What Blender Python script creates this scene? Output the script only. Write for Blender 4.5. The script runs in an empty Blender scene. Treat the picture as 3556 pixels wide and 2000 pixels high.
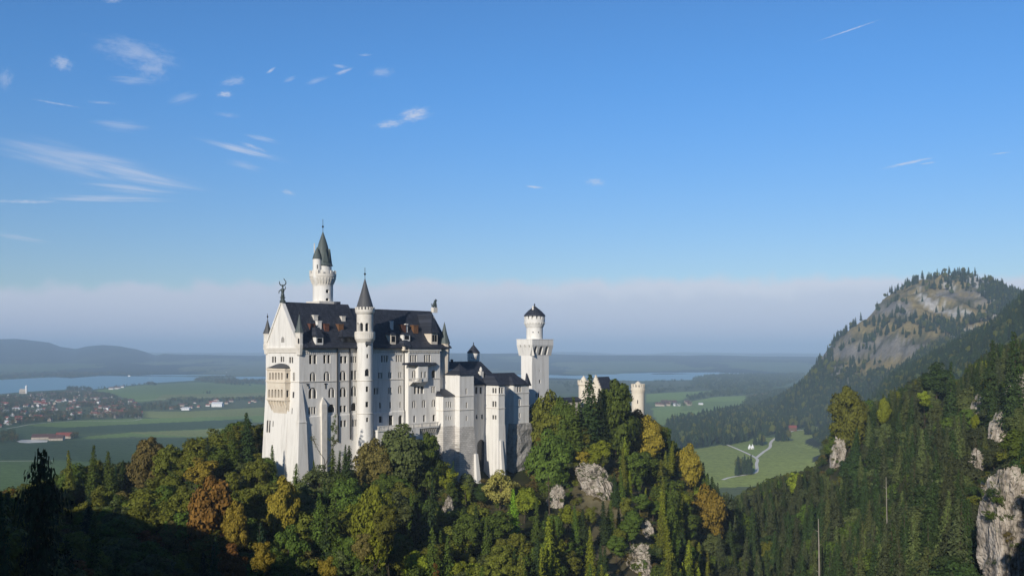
import bpy, math, random
import numpy as np
from mathutils import Vector
R = math.radians
random.seed(7)
SC = bpy.context.scene
COL = SC.collection

# ------------------------------------------------------------------ camera, sky, sun, exposure
F, CX, HY, CAMZ = 3300.0, 1778.0, 1215.0, 190.0      # focal length and horizon, in photograph pixels
cam_data = bpy.data.cameras.new("camera")
cam = bpy.data.objects.new("camera", cam_data)
COL.objects.link(cam)
cam.location = (0, 0, CAMZ)
cam.rotation_euler = (R(90), 0, 0)
cam_data.sensor_width = 36.0
cam_data.lens = 36.0 * F / 3556.0
cam_data.shift_y = (HY - 1000.0) / 3556.0
cam_data.clip_start = 0.5
cam_data.clip_end = 200000.0
SC.camera = cam

SUN_EL = R(21.0)
SUN_H = Vector((-0.381, -0.9245, 0)).normalized()
SUN_DIR = Vector((SUN_H.x * math.cos(SUN_EL), SUN_H.y * math.cos(SUN_EL), math.sin(SUN_EL)))
sun_data = bpy.data.lights.new("sun", 'SUN')
sun_data.energy = 4.3
sun_data.angle = R(0.5)
sun_data.color = (1.0, 0.93, 0.82)
sun = bpy.data.objects.new("sun", sun_data)
COL.objects.link(sun)
sun.rotation_euler = SUN_DIR.to_track_quat('Z', 'Y').to_euler()

SC.view_settings.view_transform = 'Standard'
SC.view_settings.look = 'None'
SC.view_settings.gamma = 1.0
SC.view_settings.exposure = 0.0
SC.view_settings.use_curve_mapping = False
SC.cycles.max_bounces = 5
SC.cycles.diffuse_bounces = 2
SC.cycles.glossy_bounces = 2
SC.cycles.transmission_bounces = 2
SC.cycles.volume_bounces = 0
SC.cycles.transparent_max_bounces = 4
SC.cycles.use_denoising = True
SC.cycles.sample_clamp_indirect = 4.0

world = bpy.data.worlds.new("World")
SC.world = world
world.use_nodes = True
WN, WL_ = world.node_tree.nodes, world.node_tree.links
WN.clear()


def wn(t, **kw):
    n = WN.new(t)
    for k, v in kw.items():
        setattr(n, k, v)
    return n


def wmath(op, a, b=None, c=None, clamp=False):
    n = wn('ShaderNodeMath', operation=op, use_clamp=clamp)
    for i, x in enumerate((a, b, c)):
        if x is None:
            continue
        if isinstance(x, (int, float)):
            n.inputs[i].default_value = x
        else:
            WL_.new(x, n.inputs[i])
    return n.outputs[0]


def wmix(fac, a, b):
    n = wn('ShaderNodeMix', data_type='RGBA')
    for i, x in ((0, fac), (6, a), (7, b)):
        if isinstance(x, (int, float)):
            n.inputs[i].default_value = x
        elif isinstance(x, tuple):
            n.inputs[i].default_value = (*x, 1)
        else:
            WL_.new(x, n.inputs[i])
    return n.outputs[2]


def wstep(x, e0, e1):
    n = wn('ShaderNodeMapRange', interpolation_type='SMOOTHSTEP')
    WL_.new(x, n.inputs[0])
    n.inputs[1].default_value, n.inputs[2].default_value = e0, e1
    return n.outputs[0]


SKY_STRENGTH = 0.12
sky = wn('ShaderNodeTexSky', sky_type='NISHITA')
sky.sun_disc = False
sky.sun_elevation = SUN_EL
sky.sun_rotation = math.atan2(SUN_H.x, SUN_H.y)
sky.altitude = 900.0
sky.air_density = 1.0
sky.dust_density = 0.3
sky.ozone_density = 3.0
geo = wn('ShaderNodeTexCoord')
sep = wn('ShaderNodeSeparateXYZ')
WL_.new(geo.outputs['Generated'], sep.inputs[0])
dx, dy, dz = sep.outputs
yy = wmath('MAXIMUM', dy, 0.02)
su, sv = wmath('DIVIDE', dx, yy), wmath('DIVIDE', dz, yy)      # direction as tangents from north
comb = wn('ShaderNodeCombineXYZ')
WL_.new(su, comb.inputs[0])
WL_.new(sv, comb.inputs[1])
wob = wn('ShaderNodeTexNoise')
wob.inputs['Scale'].default_value = 26.0
wob.inputs['Detail'].default_value = 4.0
WL_.new(comb.outputs[0], wob.inputs['Vector'])
# the sky's colour: the Nishita sky, deepened a little
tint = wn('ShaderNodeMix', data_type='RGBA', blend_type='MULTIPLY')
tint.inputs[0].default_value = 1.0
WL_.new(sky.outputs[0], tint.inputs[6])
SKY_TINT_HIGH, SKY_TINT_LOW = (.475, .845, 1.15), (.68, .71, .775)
SKY_TINT_ZENITH = (.36, .50, .62)                      # the sky overhead, dimmed and greyed to weaken fill light on shaded walls
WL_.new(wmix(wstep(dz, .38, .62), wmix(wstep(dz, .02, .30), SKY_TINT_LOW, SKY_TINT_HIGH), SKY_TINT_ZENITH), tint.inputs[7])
K = 1.0 / SKY_STRENGTH
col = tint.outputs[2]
# each cloud: centre x, y, half length, half height (photograph pixels), tilt in degrees, strength, streakiness
CLOUDS = [
    (250, 560, 300, 56, 13, .5, 3), (430, 590, 300, 30, 13, .55, 6), (300, 545, 260, 26, 9, .45, 7), (500, 625, 230, 22, 9, .5, 6), (455, 655, 190, 20, 6, .5, 5), (370, 690, 260, 16, 1, .55, 6), (90, 700, 150, 8, 1, .6, 5), (150, 520, 200, 30, 10, .3, 4),
    (215, 220, 48, 30, 15, .6, 1), (470, 185, 180, 55, 14, .42, 1.4), (530, 240, 70, 52, 0, .38, 1.2), (465, 280, 90, 20, 4, .4, 2),
    (835, 520, 170, 15, 14, .75, 4), (912, 482, 70, 11, 12, .5, 3), (880, 512, 62, 9, 18, .55, 3), (850, 575, 80, 18, 14, .28, 2),
    (782, 328, 34, 15, 4, .7, 1), (812, 283, 55, 20, -10, .4, 1.5), (1440, 400, 66, 30, -12, .85, 1), (1352, 432, 66, 17, -9, .7, 1.3),
    (940, 246, 22, 6, -35, .8, 1), (1102, 280, 48, 12, -18, .45, 2), (1006, 276, 30, 9, -25, .4, 2), (1198, 248, 36, 9, -20, .7, 1.6), (1180, 231, 40, 8, 8, .4, 2),
    (1268, 192, 27, 5, -3, .5, 2), (1328, 252, 50, 20, -6, .36, 1.2), (1000, 668, 30, 12, 15, .5, 1), (70, 826, 110, 14, 9, .45, 3), (195, 360, 105, 4, 10, .55, 3),
    (350, 357, 60, 6, 4, .4, 2), (20, 275, 34, 46, 0, .3, 1), (391, 3, 40, 12, 0, .4, 1), (420, 435, 110, 26, 6, .34, 3), (640, 340, 60, 22, -16, .3, 2), (790, 400, 50, 10, 8, .3, 2),
    (2950, 106, 132, 3.2, -19, .85, 1), (3155, 566, 108, 7, -12, .8, 4), (3222, 567, 40, 4, -8, .6, 2), (3476, 533, 48, 3, -7, .7, 1), (1854, 650, 38, 6, 7, .85, 1), (2068, 632, 40, 18, 0, .5, 1),
]
total = None
for (x, y, a, b, ang, st, streak) in CLOUDS:
    mp = wn('ShaderNodeMapping', vector_type='TEXTURE')
    mp.inputs['Location'].default_value = ((x - CX) / F, (HY - y) / F, 0)
    mp.inputs['Rotation'].default_value = (0, 0, R(-ang))
    mp.inputs['Scale'].default_value = (a / F, b / F, 1)
    WL_.new(comb.outputs[0], mp.inputs['Vector'])
    ln = wn('ShaderNodeVectorMath', operation='LENGTH')
    WL_.new(mp.outputs[0], ln.inputs[0])
    m2 = wn('ShaderNodeMapping')
    m2.inputs['Location'].default_value = (x * .37, y * .61, 0)
    m2.inputs['Scale'].default_value = (1.3 * max(1, a / b / 3) if streak < 2 else a / b / streak / 4, 1.3, 1) if b > 10 else (a / b / 6, .8, 1)
    WL_.new(mp.outputs[0], m2.inputs['Vector'])
    nz = wn('ShaderNodeTexNoise', noise_dimensions='2D')
    nz.inputs['Scale'].default_value = 1.6
    nz.inputs['Detail'].default_value = 6.0
    nz.inputs['Roughness'].default_value = .68
    WL_.new(m2.outputs[0], nz.inputs['Vector'])
    fall = wmath('SUBTRACT', 1.0, ln.outputs[1])
    d = wmath('ADD', fall, wmath('MULTIPLY', wmath('SUBTRACT', nz.outputs[0], .55), 2.2))
    d = wmath('MULTIPLY', wstep(d, -0.25, 1.2), wstep(fall, -0.4, .6))
    d = wmath('MULTIPLY', d, st)
    total = d if total is None else wmath('MAXIMUM', total, d)
front = wmath('GREATER_THAN', dy, 0.05)
total = wmath('MULTIPLY', total, front)
CLOUD_COL = (.60, .66, .80)
col = wmix(total, col, tuple(c * K for c in CLOUD_COL))
# the pale bank of cloud that stands over the horizon, its upper edge ragged
edge = wmath('ADD', wmath('MULTIPLY', wmath('SUBTRACT', wob.outputs[0], .5), .030), wmath('MULTIPLY', su, .010))
rel_ = wmath('SUBTRACT', sv, edge)
bank = wmath('SUBTRACT', 1.0, wstep(rel_, .064, .079))
crest_ = wmath('MULTIPLY', wstep(rel_, .048, .066), wstep(su, -.3, .25))
BANK_TOP, BANK_LOW = (.57, .625, .75), (.48, .53, .70)
bank_col = wmix(wstep(sv, 0.0, .07), tuple(c * K for c in BANK_LOW), tuple(c * K for c in BANK_TOP))
bank_col = wmix(wmath('MULTIPLY', crest_, .75), bank_col, tuple(c * K for c in (.68, .72, .82)))
col = wmix(wmath('MULTIPLY', bank, .9), col, bank_col)
bg = wn('ShaderNodeBackground')
bg.inputs[1].default_value = SKY_STRENGTH
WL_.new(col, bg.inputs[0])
wo = wn('ShaderNodeOutputWorld')
WL_.new(bg.outputs[0], wo.inputs[0])


# ------------------------------------------------------------------ materials
def mat(name, base, rough=.8, spec=.3, noise=None, bump=None, build=None):
    """noise = (scale, other colour, contrast low, high, vector scale); bump = (scale, strength)"""
    m = bpy.data.materials.new(name)
    m.use_nodes = True
    N, L = m.node_tree.nodes, m.node_tree.links
    b = N['Principled BSDF']
    b.inputs['Base Color'].default_value = (*base, 1)
    b.inputs['Roughness'].default_value = rough
    b.inputs['Specular IOR Level'].default_value = spec
    tc = N.new('ShaderNodeNewGeometry')
    if noise:
        sc, oc, lo, hi = noise[:4]
        mp = N.new('ShaderNodeMapping')
        mp.inputs['Scale'].default_value = noise[4] if len(noise) > 4 else (1, 1, 1)
        L.new(tc.outputs['Position'], mp.inputs[0])
        nz = N.new('ShaderNodeTexNoise')
        nz.inputs['Scale'].default_value = sc
        nz.inputs['Detail'].default_value = 5
        nz.inputs['Roughness'].default_value = .65
        L.new(mp.outputs[0], nz.inputs['Vector'])
        mr = N.new('ShaderNodeMapRange')
        mr.inputs[1].default_value, mr.inputs[2].default_value = lo, hi
        L.new(nz.outputs[0], mr.inputs[0])
        mx = N.new('ShaderNodeMix')
        mx.data_type = 'RGBA'
        mx.inputs[6].default_value = (*base, 1)
        mx.inputs[7].default_value = (*oc, 1)
        L.new(mr.outputs[0], mx.inputs[0])
        L.new(mx.outputs[2], b.inputs['Base Color'])
    if bump:
        n2 = N.new('ShaderNodeTexNoise')
        n2.inputs['Scale'].default_value = bump[0]
        n2.inputs['Detail'].default_value = 5
        L.new(tc.outputs['Position'], n2.inputs['Vector'])
        bp = N.new('ShaderNodeBump')
        bp.inputs['Strength'].default_value = bump[1]
        bp.inputs['Distance'].default_value = bump[2] if len(bump) > 2 else .3
        L.new(n2.outputs[0], bp.inputs['Height'])
        L.new(bp.outputs[0], b.inputs['Normal'])
    if build:
        build(N, L, b, tc)
    return m


def masonry(scale, cols, mortar):
    def f(N, L, b, tc):
        # courses of squared stone: rows from height, columns from a mix of x and y
        mp = N.new('ShaderNodeVectorMath')
        mp.operation = 'DOT_PRODUCT'
        mp.inputs[1].default_value = (.72, .70, 0)
        L.new(tc.outputs['Position'], mp.inputs[0])
        sp = N.new('ShaderNodeSeparateXYZ')
        L.new(tc.outputs['Position'], sp.inputs[0])
        cb = N.new('ShaderNodeCombineXYZ')
        L.new(mp.outputs['Value'], cb.inputs[0])
        L.new(sp.outputs[2], cb.inputs[1])
        br = N.new('ShaderNodeTexBrick')
        br.inputs['Scale'].default_value = scale
        br.inputs['Color1'].default_value = (*cols[0], 1)
        br.inputs['Color2'].default_value = (*cols[1], 1)
        br.inputs['Mortar'].default_value = (*mortar, 1)
        br.inputs['Mortar Size'].default_value = .03
        br.inputs['Brick Width'].default_value = .9
        br.inputs['Row Height'].default_value = .42
        L.new(cb.outputs[0], br.inputs['Vector'])
        nz = N.new('ShaderNodeTexNoise')
        nz.inputs['Scale'].default_value = .35
        nz.inputs['Detail'].default_value = 6
        L.new(tc.outputs['Position'], nz.inputs['Vector'])
        mr = N.new('ShaderNodeMapRange')
        mr.inputs[1].default_value, mr.inputs[2].default_value = .35, .7
        mr.inputs[3].default_value, mr.inputs[4].default_value = .74, 1.0
        L.new(nz.outputs[0], mr.inputs[0])
        mx = N.new('ShaderNodeMix')
        mx.data_type, mx.blend_type = 'RGBA', 'MULTIPLY'
        mx.inputs[0].default_value = 1
        L.new(br.outputs[0], mx.inputs[6])
        L.new(mr.outputs[0], mx.inputs[7])
        L.new(mx.outputs[2], b.inputs['Base Color'])
    return f


M = {}
M['plaster'] = mat('white limestone', (.78, .755, .705), .85, .2, noise=(.45, (.50, .475, .43), .47, .85, (1.6, 1.6, .16)), bump=(1.6, .3, .1))
M['trim'] = mat('pale stone trim', (.74, .70, .63), .8, .2, noise=(.6, (.60, .56, .49), .4, .75))
M['tan'] = mat('tan sandstone', (.73, .655, .54), .85, .2, noise=(.5, (.60, .51, .40), .4, .75))
M['stone'] = mat('squared limestone blocks', (.5, .48, .44), .9, .2, build=masonry(.62, ((.74, .70, .64), (.62, .585, .53)), (.40, .375, .34)))
M['rough_stone'] = mat('weathered rough masonry', (.4, .38, .35), .95, .1, noise=(.5, (.20, .19, .17), .40, .68), bump=(.9, .9, .6))
def courses(N, L, b, tc):
    # courses of slates: fine rows, each slate a little different, with streaks of weathering down the slope
    sp = N.new('ShaderNodeSeparateXYZ')
    L.new(tc.outputs['Position'], sp.inputs[0])
    dt = N.new('ShaderNodeVectorMath')
    dt.operation = 'DOT_PRODUCT'
    dt.inputs[1].default_value = (.6961, .7179, 0)
    L.new(tc.outputs['Position'], dt.inputs[0])
    cb = N.new('ShaderNodeCombineXYZ')
    L.new(dt.outputs['Value'], cb.inputs[0])
    L.new(sp.outputs[2], cb.inputs[1])
    br = N.new('ShaderNodeTexBrick')
    for k, v in (('Color1', (.025, .029, .041, 1)), ('Color2', (.045, .050, .066, 1)), ('Mortar', (.016, .017, .022, 1))):
        br.inputs[k].default_value = v
    br.inputs['Scale'].default_value = 1.0
    br.inputs['Mortar Size'].default_value = .035
    br.inputs['Brick Width'].default_value = .8
    br.inputs['Row Height'].default_value = .55
    L.new(cb.outputs[0], br.inputs['Vector'])
    mp = N.new('ShaderNodeMapping')
    mp.inputs['Scale'].default_value = (.5, .06, 1)
    L.new(cb.outputs[0], mp.inputs[0])
    nz = N.new('ShaderNodeTexNoise')
    nz.inputs['Detail'].default_value = 6
    L.new(mp.outputs[0], nz.inputs['Vector'])
    mr = N.new('ShaderNodeMapRange')
    mr.inputs[1].default_value, mr.inputs[2].default_value = .3, .7
    mr.inputs[3].default_value, mr.inputs[4].default_value = .7, 1.35
    L.new(nz.outputs[0], mr.inputs[0])
    mx = N.new('ShaderNodeMix')
    mx.data_type, mx.blend_type = 'RGBA', 'MULTIPLY'
    mx.inputs[0].default_value = 1
    L.new(br.outputs[0], mx.inputs[6])
    L.new(mr.outputs[0], mx.inputs[7])
    L.new(mx.outputs[2], b.inputs['Base Color'])


M['slate'] = mat('dark slate roof', (.034, .036, .045), .6, .3, build=courses)
M['cream'] = mat('warm cream stone', (.75, .68, .56), .85, .2, noise=(.5, (.60, .53, .42), .4, .75), bump=(2.5, .4, .1))
M['copper'] = mat('green copper roof', (.095, .118, .112), .6, .4, noise=(.8, (.06, .075, .075), .4, .7, (1, 1, .2)))
M['grey_roof'] = mat('dull grey roof sheet', (.085, .087, .09), .6, .4, noise=(.8, (.06, .06, .065), .4, .7, (1, 1, .2)))
def panes(N, L, b, tc):
    # varied reflections put into the base colour: each pane a little lighter or darker
    oi = N.new('ShaderNodeObjectInfo')
    cr = N.new('ShaderNodeValToRGB')
    cr.color_ramp.elements[0].color = (.008, .009, .011, 1)
    cr.color_ramp.elements[1].color = (.075, .085, .10, 1)
    cr.color_ramp.elements.new(.7).color = (.016, .018, .022, 1)
    L.new(oi.outputs['Random'], cr.inputs[0])
    L.new(cr.outputs[0], b.inputs['Base Color'])


M['glass'] = mat('dark window glass', (.018, .02, .024), .2, .5, build=panes)
M['frame'] = mat('dark window frame', (.05, .045, .04), .6, .3)
M['iron'] = mat('black iron', (.012, .012, .014), .5, .5)
M['bronze'] = mat('weathered bronze', (.035, .055, .055), .5, .5, noise=(3, (.09, .10, .09), .45, .7))
M['red_brick'] = mat('red brick', (.15, .065, .045), .9, .2, noise=(3, (.09, .04, .03), .4, .7))
M['orange_brick'] = mat('orange brick', (.19, .095, .045), .9, .2, noise=(3, (.12, .06, .035), .4, .7))

# ------------------------------------------------------------------ objects: things, parts and tags
ORG = {}


def tag(o, label=None, cat=None, group=None, kind=None):
    for k, v in (('label', label), ('category', cat), ('group', group), ('kind', kind)):
        if v:
            o[k] = v
    return o


def thing(name, label, cat, loc, group=None):
    o = bpy.data.objects.new(name, None)
    o.empty_display_size = 1
    COL.objects.link(o)
    o.location = loc
    ORG[o.name] = Vector(loc)
    return tag(o, label, cat, group)


class MB:
    """collects polygons (world coordinates) and links them as one mesh object"""

    def __init__(self):
        self.V, self.Fc, self.Mi = [], [], []

    def poly(self, pts, m=0):
        n = len(self.V)
        self.V.extend([tuple(p) for p in pts])
        self.Fc.append(tuple(range(n, n + len(pts))))
        self.Mi.append(m)

    def hexa(self, b, t, m=0):
        """b and t: the bottom and top rings, in the same order"""
        n = len(b)
        k = len(self.V)
        self.V.extend([tuple(p) for p in b] + [tuple(p) for p in t])
        self.Fc.append(tuple(k + i for i in range(n))[::-1])
        self.Fc.append(tuple(k + n + i for i in range(n)))
        self.Mi += [m, m]
        for i in range(n):
            j = (i + 1) % n
            self.Fc.append((k + i, k + j, k + n + j, k + n + i))
            self.Mi.append(m)

    def build(self, name, mats, parent=None, smooth=False, base=None):
        me = bpy.data.meshes.new(name)
        o0 = ORG[parent.name] if parent is not None else Vector(base or (0, 0, 0))
        me.from_pydata([(x - o0.x, y - o0.y, z - o0.z) for x, y, z in self.V], [], self.Fc)
        if not isinstance(mats, (list, tuple)):
            mats = [mats]
        for x in mats:
            me.materials.append(x)
        if len(mats) > 1:
            me.polygons.foreach_set('material_index', self.Mi)
        if smooth:
            me.shade_smooth() if hasattr(me, 'shade_smooth') else None
        o = bpy.data.objects.new(name, me)
        COL.objects.link(o)
        if parent is not None:
            o.parent = parent
        else:
            o.location = o0
        ORG[o.name] = o0
        return o


# ---- the castle's own frame: u along the south front, v into the building, z up from the camera's height
X0 = -67.18
EU, EV = (.6961, .7179), (-.7179, .6961)
CU, CV = -168.6, -257.1                 # where the camera stands in that frame


def CL(u, v, z):
    return Vector((X0 + u * EU[0] + v * EV[0], 300 + u * EU[1] + v * EV[1], CAMZ + z))


def ray(px, py):
    t, s = (px - CX) / F, (HY - py) / F
    return t * EU[0] + EU[1], t * EV[0] + EV[1], s


def on_south(px, py, v0):
    du, dv, s = ray(px, py)
    k = (v0 - CV) / dv
    return CU + k * du, k * s


def on_west(px, py, u0):
    du, dv, s = ray(px, py)
    k = (u0 - CU) / du
    return CV + k * dv, k * s


def on_slope(px, py, v0, z0, m):
    du, dv, s = ray(px, py)
    k = (z0 + (CV - v0) * m) / (s - dv * m)
    return CU + k * du, CV + k * dv, k * s


def zoomer(x0, y0, k):
    return lambda x, y: (x0 + x * k, y0 + y * k)


Z1 = zoomer(880, 740, .30366)
Z2 = zoomer(880, 1160, .33130)
Z3 = zoomer(1180, 900, .27605)
Z4 = zoomer(1180, 1200, .27605)
Z5 = zoomer(1480, 1020, .28986)
Z6 = zoomer(1480, 1320, .28986)
Z7 = zoomer(1880, 1250, .34507)


class South:
    def __init__(self, v0, taper=None):
        self.v0, self.t = v0, taper or (lambda z: 0)

    def px(self, x, y):
        return on_south(x, y, self.v0)

    def mp(self, a, z, d):
        return CL(a, self.v0 + d + self.t(z), z)


class West:
    def __init__(self, u0, taper=None):
        self.u0, self.t = u0, taper or (lambda z: 0)

    def px(self, x, y):
        return on_west(x, y, self.u0)

    def mp(self, a, z, d):
        return CL(self.u0 + d + self.t(z), a, z)


class Round:
    def __init__(self, uc, vc, rad, taper=None):
        self.c, self.r, self.t = (uc, vc), rad, taper or (lambda z: 0)
        d = Vector((uc - CU, vc - CV))
        self.dist = d.length
        d.normalize()
        self.view, self.right = d, Vector((d.y, -d.x))

    def dirn(self, phi):
        return -self.view * math.cos(phi) + self.right * math.sin(phi)

    def px(self, x, y):
        du, dv, s = ray(x, y)
        q = Vector((du, dv)).normalized()
        off = q.dot(self.right) / q.dot(self.view) * self.dist
        phi = math.asin(max(-.97, min(.97, off / self.r)))
        k = (self.dist - self.r * math.cos(phi)) / Vector((du, dv)).length
        return phi * self.r, k * s

    def mp(self, a, z, d):
        q = self.dirn(a / self.r) * (self.r - d + self.t(z))
        return CL(self.c[0] + q.x, self.c[1] + q.y, z)


def arch_pts(a0, a1, z0, z1, arch, n=7):
    """the outline of an opening, anticlockwise from its lower left"""
    if not arch:
        return [(a0, z0), (a1, z0), (a1, z1), (a0, z1)]
    r = (a1 - a0) / 2
    h = min(r * arch, (z1 - z0) * .6)
    pts = [(a0, z0), (a1, z0)]
    for i in range(n + 1):
        t = math.pi * i / n
        pts.append(((a0 + a1) / 2 + r * math.cos(t), z1 - h + h * math.sin(t)))
    return pts


def wall(mb, fc, a0, a1, z0, z1, ops=(), rec=.8, da=None, dz=None, m=0):
    A, Z = {a0, a1}, {z0, z1}
    if da:
        A |= {a0 + (a1 - a0) * i / max(1, round((a1 - a0) / da)) for i in range(max(1, round((a1 - a0) / da)))}
    if dz:
        Z |= {z0 + (z1 - z0) * i / max(1, round((z1 - z0) / dz)) for i in range(max(1, round((z1 - z0) / dz)))}
    ops = [o for o in ops if o[0] > a0 and o[1] < a1 and o[2] > z0 and o[3] < z1]
    for o in ops:
        A |= {o[0], o[1]}
        Z |= {o[2], o[3]}
    A, Z = sorted(A), sorted(Z)
    A = [x for i, x in enumerate(A) if i == 0 or x - A[i - 1] > 1e-4]
    Z = [x for i, x in enumerate(Z) if i == 0 or x - Z[i - 1] > 1e-4]
    for i in range(len(A) - 1):
        am = (A[i] + A[i + 1]) / 2
        for j in range(len(Z) - 1):
            zm = (Z[j] + Z[j + 1]) / 2
            if any(o[0] < am < o[1] and o[2] < zm < o[3] for o in ops):
                continue
            mb.poly([fc.mp(A[i], Z[j], 0), fc.mp(A[i + 1], Z[j], 0), fc.mp(A[i + 1], Z[j + 1], 0), fc.mp(A[i], Z[j + 1], 0)], m)
    for o in ops:
        b0, b1, y0, y1, arch = o[:5]
        rc = o[5] if len(o) > 5 and o[5] else rec
        pts = arch_pts(b0, b1, y0, y1, arch)
        if arch:
            top = pts[2:]
            half = len(top) // 2
            for s, corner in ((top[:half], (b1, y1)), (top[half:], (b0, y1))):
                for p, q in zip(s[:-1], s[1:]):
                    mb.poly([fc.mp(*corner, 0), fc.mp(*q, 0), fc.mp(*p, 0)], m)
            p, q = top[half - 1], top[half]
            mb.poly([fc.mp(b1, y1, 0), fc.mp(b0, y1, 0), fc.mp(*q, 0), fc.mp(*p, 0)], m)
        for p, q in zip(pts, pts[1:] + pts[:1]):
            mb.poly([fc.mp(*p, 0), fc.mp(*q, 0), fc.mp(*q, rc), fc.mp(*p, rc)], m)


def window(parent, fc, op, lights=1, frame='trim', sill=False):
    """a window in an opening: stone mullions and glazing bars, with the pane as its own sub-part"""
    a0, a1, z0, z1, arch = op[:5]
    rc = op[5] if len(op) > 5 and op[5] else .8
    w = MB()

    def bar(x0, x1, y0, y1, d0, d1, m=0):
        w.hexa([fc.mp(x0, y0, d0), fc.mp(x1, y0, d0), fc.mp(x1, y0, d1), fc.mp(x0, y0, d1)],
               [fc.mp(x0, y1, d0), fc.mp(x1, y1, d0), fc.mp(x1, y1, d1), fc.mp(x0, y1, d1)], m)
    zt = z1 - .06 if not arch else z1 - (a1 - a0) * .12 * arch
    for i in range(1, lights):
        x = a0 + (a1 - a0) * i / lights
        t = min(.3, (a1 - a0) * (.125 if lights == 2 else .075))
        bar(x - t, x + t, z0, zt, .06, rc * .6)
    t = .07
    bar(a0 + .01, a0 + .13, z0 + .01, z1 - (.5 if arch else .02), rc - .16, rc - .06, 1)
    bar(a1 - .13, a1 - .01, z0 + .01, z1 - (.5 if arch else .02), rc - .16, rc - .06, 1)
    zc = z0 + (z1 - z0) * .62
    bar(a0 + .13, a1 - .13, zc - t, zc + t, rc - .15, rc - .06, 1)
    bar(a0 + .13, a1 - .13, z0 + .01, z0 + .14, rc - .16, rc - .06, 1)
    if sill:
        bar(a0 - .15, a1 + .15, z0 - .22, z0 - .003, -.14, .1)
    o = w.build('window', [M[frame], M['frame']], parent)
    p = MB()
    p.poly([fc.mp(x, z, rc - .04) for x, z in arch_pts(a0, a1, z0, z1, arch)])
    p.build('pane', M['glass'], o)
    return o


def openings(fc, zf, rows, rec=None):
    """rows: (x0, x1, y0, y1, lights, arch) in a zoomed view of the photograph -> openings on the wall's own plane"""
    out = []
    for r in rows:
        x0, x1, y0, y1 = r[:4]
        a0, zt = fc.px(*zf(x0, y0))
        a1, zb = fc.px(*zf(x1, y1))
        out.append((a0, a1, zb, zt, r[5] if len(r) > 5 else 0, rec, r[4] if len(r) > 4 else 1))
    return out


def box(mb, u0, u1, v0, v1, z0, z1, m=0):
    mb.hexa([CL(u0, v0, z0), CL(u1, v0, z0), CL(u1, v1, z0), CL(u0, v1, z0)], [CL(u0, v0, z1), CL(u1, v0, z1), CL(u1, v1, z1), CL(u0, v1, z1)], m)


def taper(mb, b, t, m=0):
    """b, t: (u0, u1, v0, v1, z) at the bottom and the top"""
    mb.hexa([CL(b[0], b[2], b[4]), CL(b[1], b[2], b[4]), CL(b[1], b[3], b[4]), CL(b[0], b[3], b[4])],
            [CL(t[0], t[2], t[4]), CL(t[1], t[2], t[4]), CL(t[1], t[3], t[4]), CL(t[0], t[3], t[4])], m)


def lathe(mb, uc, vc, prof, n=32, m=0, rot=0.0, cap=True):
    k = len(mb.V)
    for (r, z) in prof:
        for i in range(n):
            a = rot + 2 * math.pi * i / n
            mb.V.append(tuple(CL(uc + max(r, .01) * math.cos(a), vc + max(r, .01) * math.sin(a), z)))
    for j in range(len(prof) - 1):
        for i in range(n):
            i2 = (i + 1) % n
            mb.Fc.append((k + j * n + i, k + j * n + i2, k + (j + 1) * n + i2, k + (j + 1) * n + i))
            mb.Mi.append(m)
    if cap:
        e = k + (len(prof) - 1) * n
        mb.Fc.append(tuple(e + i for i in range(n)))
        mb.Fc.append(tuple(k + n - 1 - i for i in range(n)))
        mb.Mi += [m, m]


def merlons(mb, uc, vc, r0, r1, z0, z1, count, fill=.55, m=0, off=0.0):
    for i in range(count):
        a0 = off + 2 * math.pi * i / count
        a1 = a0 + 2 * math.pi * fill / count
        ring = lambda z: [CL(uc + r * math.cos(a), vc + r * math.sin(a), z) for r, a in ((r0, a0), (r1, a0), (r1, (a0 + a1) / 2), (r1, a1), (r0, a1), (r0, (a0 + a1) / 2))]
        mb.hexa(ring(z0), ring(z1), m)


def prism_u(mb, prof, u0, u1, m=0):
    """a (v, z) outline carried along u"""
    mb.hexa([CL(u0, v, z) for v, z in prof], [CL(u1, v, z) for v, z in prof], m)


def tube(mb, pts, rad, n=6, m=0):
    """pts world points, rad a number or a list"""
    k = len(mb.V)
    rad = rad if isinstance(rad, (list, tuple)) else [rad] * len(pts)
    for i, p in enumerate(pts):
        d = (Vector(pts[min(i + 1, len(pts) - 1)]) - Vector(pts[max(i - 1, 0)])).normalized()
        a = d.orthogonal().normalized()
        b = d.cross(a)
        for j in range(n):
            t = 2 * math.pi * j / n
            mb.V.append(tuple(Vector(p) + (a * math.cos(t) + b * math.sin(t)) * rad[i]))
    for i in range(len(pts) - 1):
        for j in range(n):
            j2 = (j + 1) % n
            mb.Fc.append((k + i * n + j, k + i * n + j2, k + (i + 1) * n + j2, k + (i + 1) * n + j))
            mb.Mi.append(m)
    mb.Fc.append(tuple(k + j for j in range(n))[::-1])
    mb.Fc.append(tuple(k + (len(pts) - 1) * n + j for j in range(n)))
    mb.Mi += [m, m]
# ================================================================== the castle
def hip(mb, u0, u1, v0, v1, z0, zr, iu, iv, m=0, lip=.25):
    """hipped roof: eaves rectangle at z0, ridge rectangle set in by iu, iv at zr, with a thin edge"""
    box(mb, u0, u1, v0, v1, z0 - lip, z0, m)
    taper(mb, (u0 + .01, u1 - .01, v0 + .01, v1 - .01, z0 + .003), (u0 + iu, u1 - iu, v0 + iv, v1 - iv, zr), m)


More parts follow.
